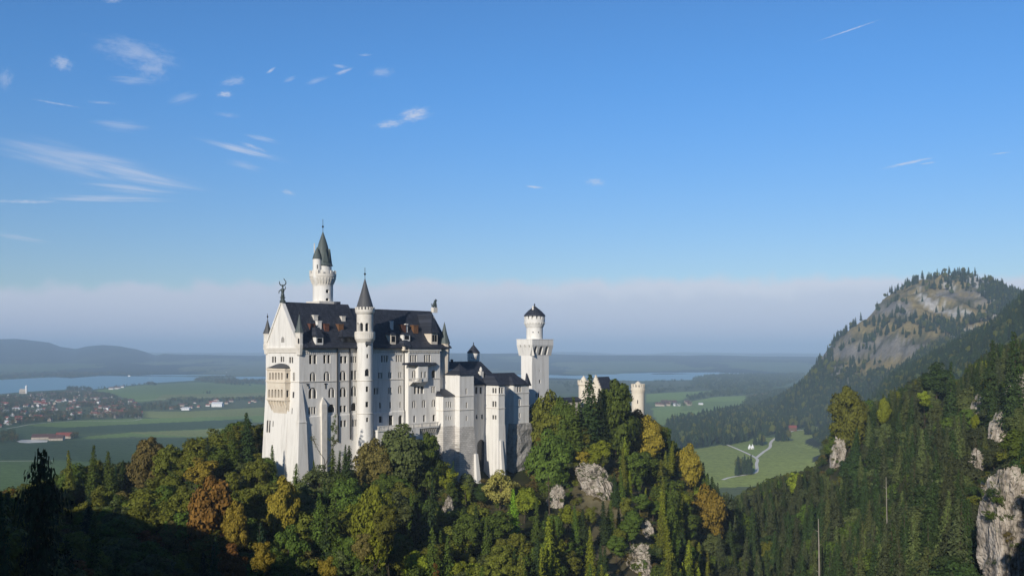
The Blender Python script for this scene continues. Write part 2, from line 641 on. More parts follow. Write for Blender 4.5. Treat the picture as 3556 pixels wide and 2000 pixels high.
def spire(T, name, uc, vc, prof, n, mt, finial=None, rot=0.0):
    b = MB()
    lathe(b, uc, vc, prof, n, rot=rot)
    o = b.build(name, M[mt], T, smooth=False)
    if finial:
        f = MB()
        z0, z1, r = finial
        lathe(f, uc, vc, [(r, z0 - .3), (r, z1)], 6)
        zb = z0 + (z1 - z0) * .42
        lathe(f, uc, vc, [(r * 1.2, zb - .45), (r * 4.5, zb), (r * 1.2, zb + .45)], 8)
        f.build('finial', M['iron'], o)
    return o


# ------------------------------------------------------------------ palace: the great block with the two gables
PAL = thing('palace', 'huge white palace block with steep dark slate roof and west gable', 'castle building', CL(30, 10, -38))
S0 = South(0)
SP = South(-.38)
SB = South(-2.3)
W0 = West(0, lambda z: -max(0.0, -12 - z) * .06)
UB0, UB1 = on_south(*Z4(862, 600), -2.3)[0], on_south(*Z4(1260, 600), -2.3)[0]
ZE = .9                                                     # eaves
ZL = -21.0                                                  # top of the plinth
UR = on_south(1209, 1058, 9.8)[0]                           # where the higher roof ends
ZR1, ZR2 = on_south(1100, 1053, 9.8)[1], on_south(1350, 1075, 9.8)[1]
LEN = 63.0

rows_a = [(583, 663, 218, 312, 2), (732, 806, 218, 306, 2), (908, 982, 230, 305, 2), (1020, 1084, 232, 298, 3),
          (590, 652, 397, 494, 2, 1), (735, 800, 392, 494, 2, 1), (903, 972, 384, 490, 2, 1), (1022, 1080, 382, 478, 2),
          (577, 664, 560, 672, 2, 1), (785, 852, 560, 662, 2, 1), (903, 974, 556, 656, 2, 1), (1022, 1080, 544, 648, 2, 1),
          (577, 655, 765, 836, 3), (780, 852, 736, 818, 1, 1), (903, 974, 750, 816, 2), (1022, 1080, 720, 802, 1, 1)]
rows_e = [(910, 974, 905, 970, 2), (1030, 1084, 896, 964, 3)]
rows_m = [(520, 606, 124, 208, 3), (704, 786, 118, 204, 3), (483, 536, 340, 412, 2), (610, 656, 336, 408, 2), (737, 780, 334, 406, 2),
          (428, 486, 534, 612, 2), (611, 655, 528, 606, 2), (734, 782, 500, 602, 2, 1), (496, 520, 715, 788, 1), (624, 646, 710, 786, 1), (751, 769, 704, 778, 1, 1)]
rows_me = [(492, 535, 888, 966, 1), (616, 672, 876, 1000, 1), (737, 790, 874, 990, 1, 1)]
rows_b = [(884, 966, 118, 206, 3), (1060, 1142, 116, 206, 3), (909, 958, 308, 406, 2, 1), (1155, 1204, 306, 408, 1, 1),
          (932, 1056, 515, 602, 3), (1152, 1200, 514, 592, 2), (909, 958, 688, 782, 2, 1), (1031, 1080, 682, 776, 2, 1), (1154, 1206, 676, 768, 2, 1),
          (925, 953, 879, 963, 1, .6), (1048, 1076, 871, 956, 1, .6), (1169, 1202, 866, 948, 1, .6)]
oa, om, ob = openings(S0, Z2, rows_a), openings(S0, Z4, rows_m), openings(SB, Z4, rows_b)
oe, ome = openings(SP, Z2, rows_e), openings(SP, Z4, rows_me)
w = MB()
wall(w, S0, 0, LEN, ZL, ZE - .3, oa + om)
wall(w, SP, .8, UB0, -60, ZL - .35, oe + ome)
w.poly([CL(.8, -.38, ZL - .35), CL(UB0, -.38, ZL - .35), CL(UB0, 0, ZL), CL(.8, 0, ZL)])
w.poly([CL(.8, 0, ZL), CL(.8, 0, -60), CL(.8, -.38, -60), CL(.8, -.38, ZL - .35)])
w.poly([CL(LEN, 0, -60), CL(LEN, 19.6, -60), CL(LEN, 19.6, ZE), CL(LEN, 0, ZE)])
w.poly([CL(LEN, 0, ZE), CL(LEN, 19.6, ZE), CL(LEN, 9.8, ZR2)])
w.poly([CL(0, 19.6, -60), CL(LEN, 19.6, -60), CL(LEN, 19.6, ZE), CL(0, 19.6, ZE)])
w.build('wall', M['plaster'], PAL)
for fc, ops in ((S0, oa + om), (SP, oe + ome)):
    for o in ops:
        window(PAL, fc, o, o[6])

# the bay that stands forward over the eastern half
w = MB()
wall(w, SB, UB0, UB1, -60, ZE - .4, ob)
w.poly([CL(UB0, -2.3, -60), CL(UB0, 0, -60), CL(UB0, 0, ZE - .4), CL(UB0, -2.3, ZE - .4)])
w.poly([CL(UB1, -2.3, -60), CL(UB1, 0, -60), CL(UB1, 0, ZE - .4), CL(UB1, -2.3, ZE - .4)])
bay = w.build('bay', M['plaster'], PAL)
for o in ob:
    window(PAL, SB, o, o[6])
# small oriel with its own roof and balcony on that bay
b = MB()
ua, ub = on_south(*Z4(987, 300), -3.9)[0], on_south(*Z4(1108, 300), -3.9)[0]
za, zb = on_south(*Z4(1000, 255), -3.9)[1], on_south(*Z4(1000, 452), -3.9)[1]
SO = South(-3.9)
oo = openings(SO, Z4, [(1019, 1040, 328, 404, 1, 1), (1064, 1087, 322, 402, 1, 1)])
wall(b, SO, ua, ub, zb, za, oo)
for uu in (ua, ub):
    b.poly([CL(uu, -3.9, zb), CL(uu, -2.3, zb), CL(uu, -2.3, za), CL(uu, -3.9, za)])
taper(b, (ua + .8, ub - .8, -2.6, -2.3, zb - 1.6), (ua, ub, -3.9, -2.3, zb))
ORIEL = b.build('oriel', M['plaster'], PAL)
for o in oo:
    p = MB()
    p.poly([SO.mp(x, z, .5) for x, z in arch_pts(*o[:5])])
    p.build('pane', M['glass'], ORIEL)
c = MB()
u2, u3 = on_south(*Z4(826, 240), -4.3)[0], on_south(*Z4(1262, 240), -4.3)[0]
zt, ze2 = on_south(*Z4(1000, 204), -2.3)[1], on_south(*Z4(1000, 250), -4.3)[1]
um = (u2 + u3) / 2
c.hexa([CL(u2, -3.0, ze2 + .25), CL(ua - .4, -4.3, ze2), CL(ub + .4, -4.3, ze2), CL(u3, -3.0, ze2 + .25), CL(u3, -2.3, ze2 + .25), CL(u2, -2.3, ze2 + .25)],
       [CL(u2 + .3, -2.6, zt - .5), CL(ua, -2.8, zt - .1), CL(ub, -2.8, zt - .1), CL(u3 - .3, -2.6, zt - .5), CL(u3 - .3, -2.31, zt - .3), CL(u2 + .3, -2.31, zt - .3)])
c.build('canopy_roof', M['slate'], ORIEL)
c = MB()
u2, u3 = on_south(*Z4(915, 430), -4.4)[0], on_south(*Z4(1027, 430), -4.4)[0]
zt, z2_ = on_south(*Z4(1000, 408), -4.4)[1], on_south(*Z4(1000, 452), -4.4)[1]
box(c, u2, u3, -4.4, -2.3, z2_ - .3, z2_)
box(c, u2, u3, -4.4, -4.2, zt - .18, zt)
for i in range(8):
    x = u2 + (u3 - u2) * i / 7
    box(c, max(u2, x - .09), min(u3, x + .09), -4.38, -4.22, z2_, zt - .18)
for i in range(4):
    x = u2 + .3 + (u3 - u2 - .6) * i / 3
    taper(c, (x - .12, x + .12, -2.6, -2.3, z2_ - 1.3), (x - .12, x + .12, -4.2, -2.3, z2_ - .3))
c.build('balcony', M['trim'], PAL)

# string course, cornices
c = MB()
ZS = on_south(1039, 1325.6, 0)[1]
box(c, 0, UB0 - .1, -.22, -.002, ZS - .18, ZS + .1)
box(c, UB0 - .1, UB1 + .12, -2.52, -2.302, ZS - .18, ZS + .1)
c.hexa([W0.mp(v, ZS - .18, dd) for v, dd in ((-.22, -.22), (19.7, -.22), (19.7, -.01), (-.22, -.01))], [W0.mp(v, ZS + .1, dd) for v, dd in ((-.22, -.22), (19.7, -.22), (19.7, -.01), (-.22, -.01))])
c.build('string_course', M['trim'], PAL)
c = MB()
box(c, .9, UB0 - .05, -.24, -.003, -.55, ZE - .38)
box(c, UB0 - .2, UB1 + .2, -2.75, -2.303, -.4, ZE - .45)
for i in range(60):                                          # little corbels below the eaves
    x = 1.2 + i * .72
    if x < UB0 - .5:
        box(c, x, x + .3, -.18, -.004, -1.15, -.56)
for i in range(20):
    x = UB0 + .2 + i * .72
    if x < UB1 - .3:
        box(c, x, x + .3, -2.6, -2.304, -1.0, -.41)
c.build('cornice', M['trim'], PAL)

# west front with its batter, and the gable over it
rows_w = [(193, 236, 235, 300, 2), (284, 322, 236, 292, 2), (374, 415, 240, 304, 2), (413, 434, 402, 490, 2), (412, 431, 604, 668, 1), (412, 421, 772, 836, 1),
          (158, 198, 900, 1030, 2), (220, 230, 908, 968, 1), (286, 292, 920, 968, 1), (320, 348, 890, 1020, 2)]
ow = openings(W0, Z2, rows_w)
ow = [(min(a, b_), max(a, b_), z0, z1, ar, .35, n) for a, b_, z0, z1, ar, rc, n in ow]
w = MB()
wall(w, W0, 0, 19.6, -60, -.9, ow, dz=3)
w.build('west_wall', M['plaster'], PAL)
for o in ow:
    window(PAL, W0, o, o[6])
c = MB()
box(c, -.3, 0.3, -.35, 19.95, -.9, -.45)
box(c, -.42, 0.3, -.45, 20.05, -.45, .15)
box(c, -.62, 0.3, -.6, 20.2, .15, .72)
c.build('cornice', M['trim'], PAL)
WG = West(-.1)
ZA = zoomer(880, 1000, .17253)
og = [(min(a, b_), max(a, b_), z0, z1, ar, .3, n) for a, b_, z0, z1, ar, rc, n in
      openings(WG, ZA, [(537, 556, 580, 815, 1, 1), (584, 602, 580, 815, 1, 1), (560, 618, 985, 1096, 2, 1), (412, 430, 945, 1140, 1, 1), (700, 717, 900, 1080, 1, 1), (470, 482, 760, 940, 1, 1), (636, 648, 760, 940, 1, 1)])]
g = MB()
z0, z3 = .72, 15.5
half = lambda z: 9.9 * (z3 - z) / (z3 - z0)
lev = [z0, 4.9, 9.6]
for i, zl in enumerate(lev):
    zt = lev[i + 1] if i + 1 < len(lev) else z3 - .01
    hb, ht = half(zl), half(zt)
    if i < 2:
        ops = [o for o in og if zl + .05 < o[2] and o[3] < zt - .05]
        wall(g, WG, 9.8 - ht, 9.8 + ht, zl, zt, ops)
        for s in (-1, 1):
            g.poly([WG.mp(9.8 + s * ht, zl, 0), WG.mp(9.8 + s * hb, zl, 0), WG.mp(9.8 + s * ht, zt, 0)])
    else:
        g.poly([WG.mp(9.8 - hb, zl, 0), WG.mp(9.8 + hb, zl, 0), WG.mp(9.8, z3, 0)])
for s in (-1, 1):                                            # raking copings
    q = [(9.8 + s * 10.25, z0), (9.8 + s * 9.55, z0), (9.8, z3 - .35), (9.8, z3 + .45)]
    g.hexa([CL(-.5, v, z) for v, z in q], [CL(.75, v, z) for v, z in q])
g.build('gable', M['plaster'], PAL)
for o in og:
    if o[2] > z0 + .05 and not (o[2] < 4.9 < o[3]) and not (o[2] < 9.6 < o[3]):
        if o[1] - o[0] > .6:
            window(PAL, WG, o, o[6])
        else:
            p = MB()
            p.poly([WG.mp(x, z, .28) for x, z in arch_pts(*o[:5])])
            p.build('blind_arch', M['trim'], PAL)

# loggia: the two-storeyed balcony on the west front
LG = MB()
WL0 = West(-2.0)
va, vb = WL0.px(*Z2(330, 500))[0], WL0.px(*Z2(143, 500))[0]
zt, zb = WL0.px(*Z2(240, 360))[1], WL0.px(*Z2(240, 692))[1]
rows_l = [(164 + i * 31, 182 + i * 31, 403, 478, 1, 1) for i in range(5)] + [(154 + i * 33, 174 + i * 33, 578, 664, 1, 1) for i in range(5)]
ol = [(min(a, b_), max(a, b_), z0, z1, ar, 1.2, n) for a, b_, z0, z1, ar, rc, n in openings(WL0, Z2, rows_l)]
wall(LG, WL0, va, vb, zb, zt, ol)
SL = South(va)
osl = openings(SL, Z2, [(345, 372, 408, 462, 1), (345, 372, 588, 660, 1)])
osl = [(max(-1.75, a), min(-.45, b_), z0, z1, ar, .6, n) for a, b_, z0, z1, ar, rc, n in osl]
wall(LG, SL, -2.0, .5, zb, zt, osl)
LG.poly([CL(-2, vb, zb), CL(.5, vb, zb), CL(.5, vb, zt), CL(-2, vb, zt)])
zm = WL0.px(*Z2(240, 500))[1]
for zz, h in ((zm, .5), (zb + .1, .45), (zt - .35, .35)):
    box(LG, -2.25, .3, va - .22, vb + .22, zz - h / 2, zz + h / 2)
zc = WL0.px(*Z2(240, 812))[1]
n = 7
for i in range(n):                                           # corbels stepping back to the wall
    x = va + .3 + (vb - va - .6) * i / (n - 1)
    taper(LG, (-.4, .6, x - .35, x + .2, zc), (-2.1, .6, x - .35, x + .2, zb - .13))
taper(LG, (-.35, .6, va + 1.6, vb - 1.6, zc - 1.2), (-1.5, .6, va + .4, vb - .4, zb - .14))
logg = LG.build('loggia', M['tan'], PAL)
for fc, ops, dd in ((WL0, ol, 1.15), (SL, osl, .55)):
    for o in ops:
        p = MB()
        p.poly([fc.mp(x, z, dd) for x, z in arch_pts(*o[:5])])
        p.build('arcade_opening', M['glass'], logg)
rf = MB()
vm, rr = (va + vb) / 2, (vb - va) / 2 + .35
zr = WL0.px(*Z2(250, 312))[1] - zt
for i in range(12):
    a0, a1 = math.pi * i / 12, math.pi * (i + 1) / 12
    f = lambda a, k: CL(-2.35 * k + .0, vm + rr * math.cos(a), zt + .05 + zr * math.sin(a) * (1 if k < 1 else .0) if False else zt + .05 + (zr * math.sin(a) if k < .5 else 0))
    rf.poly([CL(-2.3, vm + rr * math.cos(a0), zt + .1), CL(-2.3, vm + rr * math.cos(a1), zt + .1), CL(-.05, vm + rr * math.cos(a1) * .9, zt + .15 + zr * math.sin(a1)), CL(-.05, vm + rr * math.cos(a0) * .9, zt + .15 + zr * math.sin(a0))])
rf.build('loggia_roof', M['grey_roof'], logg)

# lower tower-like base under the loggia, corner pier, slim pinnacled buttress
b = MB()
taper(b, (-3.6, 1, va + .2, vb - 3.2, -60), (-.55, 1, va + .6, vb - 3.6, zc - 1.5))
b.build('buttress', M['plaster'], PAL)
b = MB()
zt = on_south(*Z2(495, 520), 0)[1]
zm = on_south(*Z2(495, 915), 0)[1]
taper(b, (-.85, 1.7, -1.35, .3, zm), (-.03, 1.0, -.03, .3, zt))
box(b, -1.05, 1.9, -1.55, .3, zm - .35, zm - .003)
taper(b, (-3.3, 2.3, -3.3, .3, -60), (-.95, 1.8, -1.4, .3, zm - .353))
b.build('corner_pier', M['plaster'], PAL)
b = MB()
u0, u1 = on_south(*Z2(718, 900), -1.2)[0], on_south(*Z2(772, 900), -1.2)[0]
zt, zp = on_south(*Z2(745, 662), -.8)[1], on_south(*Z2(745, 735), -1.0)[1]
box(b, u0, u1, -1.2, .2, -60, zp)
b.hexa([CL(u0, -1.2, zp + .003), CL(u1, -1.2, zp + .003), CL(u1, .1, zp + .003), CL(u0, .1, zp + .003)], [CL((u0 + u1) / 2 - .05, -.3, zt), CL((u0 + u1) / 2 + .05, -.3, zt), CL((u0 + u1) / 2 + .05, 0, zt), CL((u0 + u1) / 2 - .05, 0, zt)])
b.build('buttress', M['trim'], PAL)
b = MB()
u0, u1 = on_south(*Z2(548, 900), -1.0)[0], on_south(*Z2(718, 900), -1.0)[0]
zt = on_south(*Z2(600, 868), -.38)[1]
taper(b, (u0 - .6, u1 - .05, -1.4, .1, -60), (u0 + .2, u1 - .05, -.42, .1, zt))
b.build('buttress', M['plaster'], PAL)

# rainwater pipes and the two iron wall anchors
for zf, x, y0, y1, v0, rd in ((Z2, 880, 150, 1130, -.27, .25), (Z2, 1010, 150, 1100, -.27, .25), (Z4, 810, 60, 1000, -.2, .17)):
    u_, za = on_south(*zf(x, y0), v0)
    _, zb = on_south(*zf(x, y1), v0)
    t = MB()
    if zb < ZL:
        zk = ZL + .4
        tube(t, [CL(u_, v0, za), CL(u_, v0, zk), CL(u_, v0 - .38, zk - .8), CL(u_, v0 - .38, zb)], rd)
    else:
        tube(t, [CL(u_, v0, za), CL(u_, v0, zb)], rd)
    t.build('rainwater_pipe', M['iron'], PAL)
for x, y, kind in ((568, 545, 's'), (757, 543, 't')):
    u_, z_ = on_south(*Z2(x, y), -.1)
    t = MB()
    if kind == 't':
        box(t, u_ - .55, u_ + .55, -.18, -.02, z_ + .55, z_ + .85)
        box(t, u_ - .14, u_ + .14, -.16, -.02, z_ - .9, z_ + .55)
    else:
        tube(t, [CL(u_ - .5, -.12, z_ + .7), CL(u_ + .45, -.12, z_ + .75), CL(u_ - .35, -.12, z_ + .2), CL(u_ + .45, -.12, z_ + .1), CL(u_ + .3, -.12, z_ - .7)], .14)
    t.build('wall_anchor', M['iron'], PAL)

# roofs
def roof_prof(zr):
    return [(-1.6, ZE - .32), (-1.6, ZE), (.3, 2.4), (9.8, zr), (19.3, 2.4), (21.2, ZE), (21.2, ZE - .32)]


r1 = MB()
prism_u(r1, roof_prof(ZR1), .76, UR)
ROOF1 = r1.build('roof', M['slate'], PAL)
r2 = MB()
prism_u(r2, roof_prof(ZR2), UR + .003, LEN + .5)
ROOF2 = r2.build('roof', M['slate'], PAL)
r3 = MB()
prism_u(r3, [(-3.1, ZE - .42), (-3.1, ZE - .12), (.9, 3.1), (.9, ZE - .42)], UB0 - .5, UB1 + .5)
r3.build('bay_roof', M['slate'], PAL)


def dormer(u0, u1, vf, z0, zt, za, mt, panes=1, ridge=0.0, over=.3, side=None):
    b = MB()
    mh = (ZR1 - 2.4) / 9.5
    vb = lambda z: max(vf + .4, .3 + (z - 2.4) / mh)          # where a level line meets the roof
    b.hexa([CL(u0, vf, z0), CL(u1, vf, z0), CL(u1, vb(z0) + .3, z0), CL(u0, vb(z0) + .3, z0)], [CL(u0, vf, zt), CL(u1, vf, zt), CL(u1, vb(zt) + .4, zt), CL(u0, vb(zt) + .4, zt)])
    o = b.build('dormer', M[mt], PAL)
    r = MB()
    um, hr = (u0 + u1) / 2, (u1 - u0) / 2 * ridge
    r.hexa([CL(u0 - over, vf - over, zt + .004), CL(u1 + over, vf - over, zt + .004), CL(u1 + over, vb(zt) + .6, zt + .004), CL(u0 - over, vb(zt) + .6, zt + .004)],
           [CL(um - hr - .05, vf + (u1 - u0) * .42, za), CL(um + hr + .05, vf + (u1 - u0) * .42, za), CL(um + hr + .05, vb(za) + .4, za), CL(um - hr - .05, vb(za) + .4, za)])
    r.build('dormer_roof', M['slate'], o)
    p = MB()
    n = panes
    ww = (u1 - u0) * .68 / n
    for i in range(n):
        x = (u0 + u1) / 2 + (i - (n - 1) / 2) * (u1 - u0) * .8 / n
        zlo, zhi = z0 + (zt - z0) * .25, z0 + (zt - z0) * .85
        p.hexa([CL(x - ww / 2, vf - .03, zlo), CL(x + ww / 2, vf - .03, zlo), CL(x + ww / 2, vf + .1, zlo), CL(x - ww / 2, vf + .1, zlo)],
               [CL(x - ww / 2, vf - .03, zhi), CL(x + ww / 2, vf - .03, zhi), CL(x + ww / 2, vf + .1, zhi), CL(x - ww / 2, vf + .1, zhi)])
    p.build('dormer_window', M['glass'], o)
    return o


def dz_(zf, x0, x1, y0, y1, ya, vf):
    u0, zt = on_south(*zf(x0, y0), vf)
    u1, zb = on_south(*zf(x1, y1), vf)
    return u0, u1, vf, zb, zt, on_south(*zf((x0 + x1) / 2, ya), vf + 1.5)[1]


dormer(*dz_(Z2, 655, 730, 30, 112, -70, -.7), 'plaster', 1, .5)
dormer(*dz_(Z2, 935, 1080, 30, 104, -45, .2), 'slate', 3, .5, .9)
dormer(*dz_(Z3, 640, 704, 950, 1072, 918, -.5), 'tan', 1, .4)
dormer(*dz_(Z3, 800, 882, 948, 1030, 925, .2), 'plaster', 1, .6)
dormer(*dz_(Z3, 812, 890, 1095, 1150, 1020, -2.6), 'tan', 1, .6)
dormer(*dz_(Z3, 1150, 1228, 930, 1072, 690, -1.0), 'tan', 2, .06, .55)

mh = (ZR1 - 2.4) / 9.5
for zf, x0, x1, y0, y1, mt in ((Z1, 650, 702, 1262, 1348, 'red_brick'), (Z1, 735, 780, 1232, 1325, 'plaster'), (Z1, 815, 866, 1265, 1352, 'red_brick'), (Z1, 975, 1030, 1268, 1352, 'orange_brick'),
                               (Z1, 690, 737, 1165, 1226, 'trim'), (Z1, 1010, 1052, 1178, 1238, 'trim'), (Z3, 775, 832, 822, 918, 'red_brick'), (Z3, 648, 674, 778, 872, 'plaster'),
                               (Z3, 834, 854, 812, 908, 'plaster'), (Z3, 928, 986, 828, 922, 'orange_brick'), (Z3, 1168, 1188, 720, 850, 'plaster')):
    u0, v0, z0 = on_slope(*zf(x0, y1), .3, 2.4, mh)
    u1 = on_south(*zf(x1, y1), v0)[0]
    zt = on_south(*zf(x0, y0), v0)[1]
    b = MB()
    box(b, u0, u1, v0, v0 + max(.9, (u1 - u0) * .8), z0 - .6, zt - .3)
    box(b, u0 - .12, u1 + .12, v0 - .12, v0 + max(.9, (u1 - u0) * .8) + .12, zt - .297, zt)
    b.build('chimney', M[mt], PAL)

# corner turrets
def turret(uc, vc, r, zlow, z0, z1, ztip, roof, fin, mt='trim', n=8, win=None, low=.35, par=None):
    b = MB()
    lathe(b, uc, vc, [(r * low, zlow), (r * 1.12, z0 - .35), (r * 1.12, z0), (r, z0 + .05), (r, z1 - .3), (r * 1.14, z1 - .2), (r * 1.14, z1)], n, rot=R(22.5))
    o = b.build('turret', M[mt], par or PAL)
    spire(o, 'spire', uc, vc, [(r * 1.22, z1 + .003), (r * .62, z1 + (ztip - z1) * .42), (.06, ztip)], n, roof, fin, rot=R(22.5))
    if win:
        fc = Round(uc, vc, r * .97)
        p = MB()
        (x0, z0w), (x1, z1w) = fc.px(*win[0]), fc.px(*win[1])
        for aa in arch_pts(x0, x1, z1w, z0w, 1),:
            p.poly([fc.mp(x, z, -.08) for x, z in aa])
        p.build('turret_window', M['glass'], o)
    return o


turret(.2, .25, 1.2, -1.6, 1.9, 5.5, 11.3, 'copper', (11.3, 12.0, .06), win=(ZA(893, 1012), ZA(920, 1118)), low=.8)
turret(.4, 19.2, 1.25, -1.4, 1.9, 5.4, 10.2, 'grey_roof', (10.2, 12.0, .07), low=.8)
se_u, _ = on_south(1543, 1250, .6)
turret(se_u, .6, 1.75, -10, 1.5, on_south(*Z3(1315, 1060), .6)[1], on_south(*Z3(1300, 790), .6)[1], 'copper', None, 'tan', 10, (Z4(1277, 126), Z4(1290, 196)), .9)

# ------------------------------------------------------------------ statues on the two gables
def statue_knight():
    T = thing('statue', 'dark bronze figure on a pedestal raising a curved banner on the west gable', 'statue', CL(.2, 9.8, 15.6))
    b = MB()
    lathe(b, .2, 9.8, [(.95, 15.2), (.95, 15.9), (.7, 16.0), (.62, 16.7), (.85, 16.85), (.85, 17.1)], 10)
    b.build('pedestal', M['bronze'], T)
    b = MB()
    lathe(b, .2, 9.8, [(.5, 17.1), (.62, 17.5), (.5, 18.0), (.42, 18.5), (.55, 19.0), (.62, 19.5), (.35, 19.85), (.16, 19.95), (.27, 20.2), (.25, 20.5), (.1, 20.7)], 10)
    tube(b, [CL(-.2, 10.2, 19.4), CL(-.6, 10.7, 18.9), CL(-.5, 10.9, 18.2)], [.2, .16, .1])
    tube(b, [CL(.5, 9.4, 19.4), CL(.9, 9.1, 19.9), CL(.7, 9.2, 20.6)], [.2, .16, .1])
    b.build('figure', M['bronze'], T, smooth=True)
    b = MB()
    pts, rad = [], []
    for i in range(11):
        a = R(-205 + i * 26)
        rr = 1.0
        pts.append(CL(.2 + rr * math.cos(a) * .75, 9.8 - rr * math.cos(a) * .75, 21.75 + rr * math.sin(a)))
        rad.append(.1 + .12 * math.sin(math.pi * i / 10))
        tube(b, pts[:11], rad[:11], 7)
    tube(b, [pts[9], CL(.62, 9.38, 22.5), CL(.45, 9.5, 23.1)], [.17, .16, .1], 7)
    tube(b, [CL(.2, 9.8, 20.6), CL(.2, 9.8, 21.1)], .14)
    b.build('banner', M['bronze'], T, smooth=True)


statue_knight()
lu, lz = on_south(*Z3(1188, 660), 9.8)
T = thing('statue', 'small dark lion statue sitting on the east end of the palace ridge', 'statue', CL(lu, 9.8, ZR2))
b = MB()
box(b, lu - 1.0, lu + 1.0, 9.1, 10.5, ZR2 - .5, ZR2 + 1.4)
b.build('pedestal', M['trim'], T)
b = MB()
z_ = ZR2 + 1.4
tube(b, [CL(lu - .8, 9.8, z_ + .3), CL(lu - .3, 9.8, z_ + .9), CL(lu + .3, 9.8, z_ + 1.7), CL(lu + .5, 9.8, z_ + 2.5)], [.35, .6, .55, .42], 8)
tube(b, [CL(lu + .35, 9.8, z_ + 2.4), CL(lu + .75, 9.8, z_ + 2.75), CL(lu + 1.2, 9.8, z_ + 2.6)], [.5, .48, .22], 8)
for s in (-.3, .3):
    tube(b, [CL(lu + .5, 9.8 + s, z_ + 1.7), CL(lu + .75, 9.8 + s, z_ + .8), CL(lu + .8, 9.8 + s, z_)], [.26, .2, .2])
    tube(b, [CL(lu - .3, 9.8 + s * 1.5, z_ + .6), CL(lu + .1, 9.8 + s * 1.5, z_ + .3), CL(lu - .1, 9.8 + s * 1.5, z_)], [.34, .22, .18])
tube(b, [CL(lu - .9, 9.8, z_ + .2), CL(lu - 1.4, 9.9, z_ + .8), CL(lu - 1.2, 10, z_ + 1.5)], [.12, .1, .14])
b.build('figure', M['bronze'], T, smooth=True)

# ------------------------------------------------------------------ round stair tower on the south front
tu = on_south(1267, 1300, -2.2)[0]
tv = -2.2
T = thing('stair_tower', 'slender round white stair tower with grey cone roof on the palace front', 'tower', CL(tu, tv, -40))
RT = Round(tu, tv, 2.62, lambda z: max(0, -24 - z) * .02)
RU = Round(tu, tv, 2.72)
zf_ = lambda f, y: on_south(1267, f(0, y)[1], tv - 2.5)[1]
z_bal0, z_bal1 = zf_(Z3, 992), zf_(Z3, 908)
z_cor, z_top, z_mer = zf_(Z3, 690), zf_(Z3, 632), zf_(Z3, 600)
ot = openings(RT, Z2, [(1178, 1202, 100, 135, 1), (1184, 1206, 210, 252, 1), (1167, 1215, 364, 440, 1, 1), (1177, 1205, 548, 604, 1), (1174, 1206, 708, 764, 1), (1181, 1205, 874, 920, 1)], .55)
w = MB()
wall(w, RT, -math.pi * 2.62, math.pi * 2.62, -60, z_bal0, ot, .55, da=.5, dz=8)
w.build('shaft', M['plaster'], T)
for o in ot:
    window(T, RT, o[:5] + (.55,), 1)
ou = openings(RU, Z3, [(212, 244, 800, 906, 1, 1), (250, 290, 800, 906, 1, 1), (320, 366, 800, 906, 1, 1)], .7)
ou = [(a, max(b_, a + .7), z0, z1, ar, .7, n) for a, b_, z0, z1, ar, rc, n in ou]
for k in (1.5, 2.4, 3.3, 4.2, 5.1):                           # the arcade runs round the far side as well
    ou.append((k * 2.72 * .55 + 1.0, k * 2.72 * .55 + 1.9, ou[0][2], ou[0][3], 1, .7, 1))
ou = [o for o in ou if o[1] < math.pi * 2.72 - .2]
w = MB()
wall(w, RU, -math.pi * 2.72, math.pi * 2.72, z_bal0, z_cor, ou, .7, da=.5)
lathe(w, tu, tv, [(2.72, z_cor - .05), (3.0, z_cor + .3), (3.2, z_cor + .75), (3.25, z_top), (2.9, z_top), (2.9, z_top - .3)], 40)
merlons(w, tu, tv, 2.75, 3.24, z_top + .003, z_mer, 18)
w.build('lantern_storey', M['trim'], T)
for o in ou:
    p = MB()
    p.poly([RU.mp(x, z, .68) for x, z in arch_pts(*o[:5])])
    p.build('arcade_opening', M['glass'], T)
c = MB()
lathe(c, tu, tv, [(2.6, z_bal0 - 1.6), (3.35, z_bal0 - .2), (3.35, z_bal1 + .0), (3.1, z_bal1), (3.1, z_bal0 + .2), (2.7, z_bal0 + .15)], 40, cap=False)
for i in range(28):
    a = 2 * math.pi * i / 28
    q = [CL(tu + r_ * math.cos(a + d_), tv + r_ * math.sin(a + d_), z_bal0 + .25) for r_, d_ in ((3.3, -.06), (3.42, -.06), (3.42, .06), (3.3, .06))]
    q2 = [x + Vector((0, 0, z_bal1 - z_bal0 - .6)) for x in q]
    c.hexa(q, q2)
c.build('balcony', M['trim'], T)
ztip = zf_(Z3, 238)
spire(T, 'spire', tu, tv, [(2.95, z_mer - .35), (2.8, z_mer + .1), (1.35, z_mer + (ztip - z_mer) * .52), (.12, ztip)], 24, 'grey_roof', (ztip, zf_(Z3, 96), .09))
hood = MB()
a0, z0h = RT.px(*Z2(1170, 108))
a1, z1h = RT.px(*Z2(1222, 60))
hood.hexa([RT.mp(a0, z0h, -.7), RT.mp(a1, z0h, -.7), RT.mp(a1, z0h, .2), RT.mp(a0, z0h, .2)], [RT.mp(a0 + .3, z1h, -.1), RT.mp(a1 - .1, z1h, -.1), RT.mp(a1 - .1, z1h, .2), RT.mp(a0 + .3, z1h, .2)])
hood.build('window_hood', M['grey_roof'], T)
for zz, hh in ((ZS, .28), (zf_(Z2, 832), .3)):
    c = MB()
    lathe(c, tu, tv, [(2.6, zz - hh), (2.82, zz - hh / 2), (2.82, zz), (2.6, zz + .05)], 40)
    c.build('string_course', M['trim'], T)

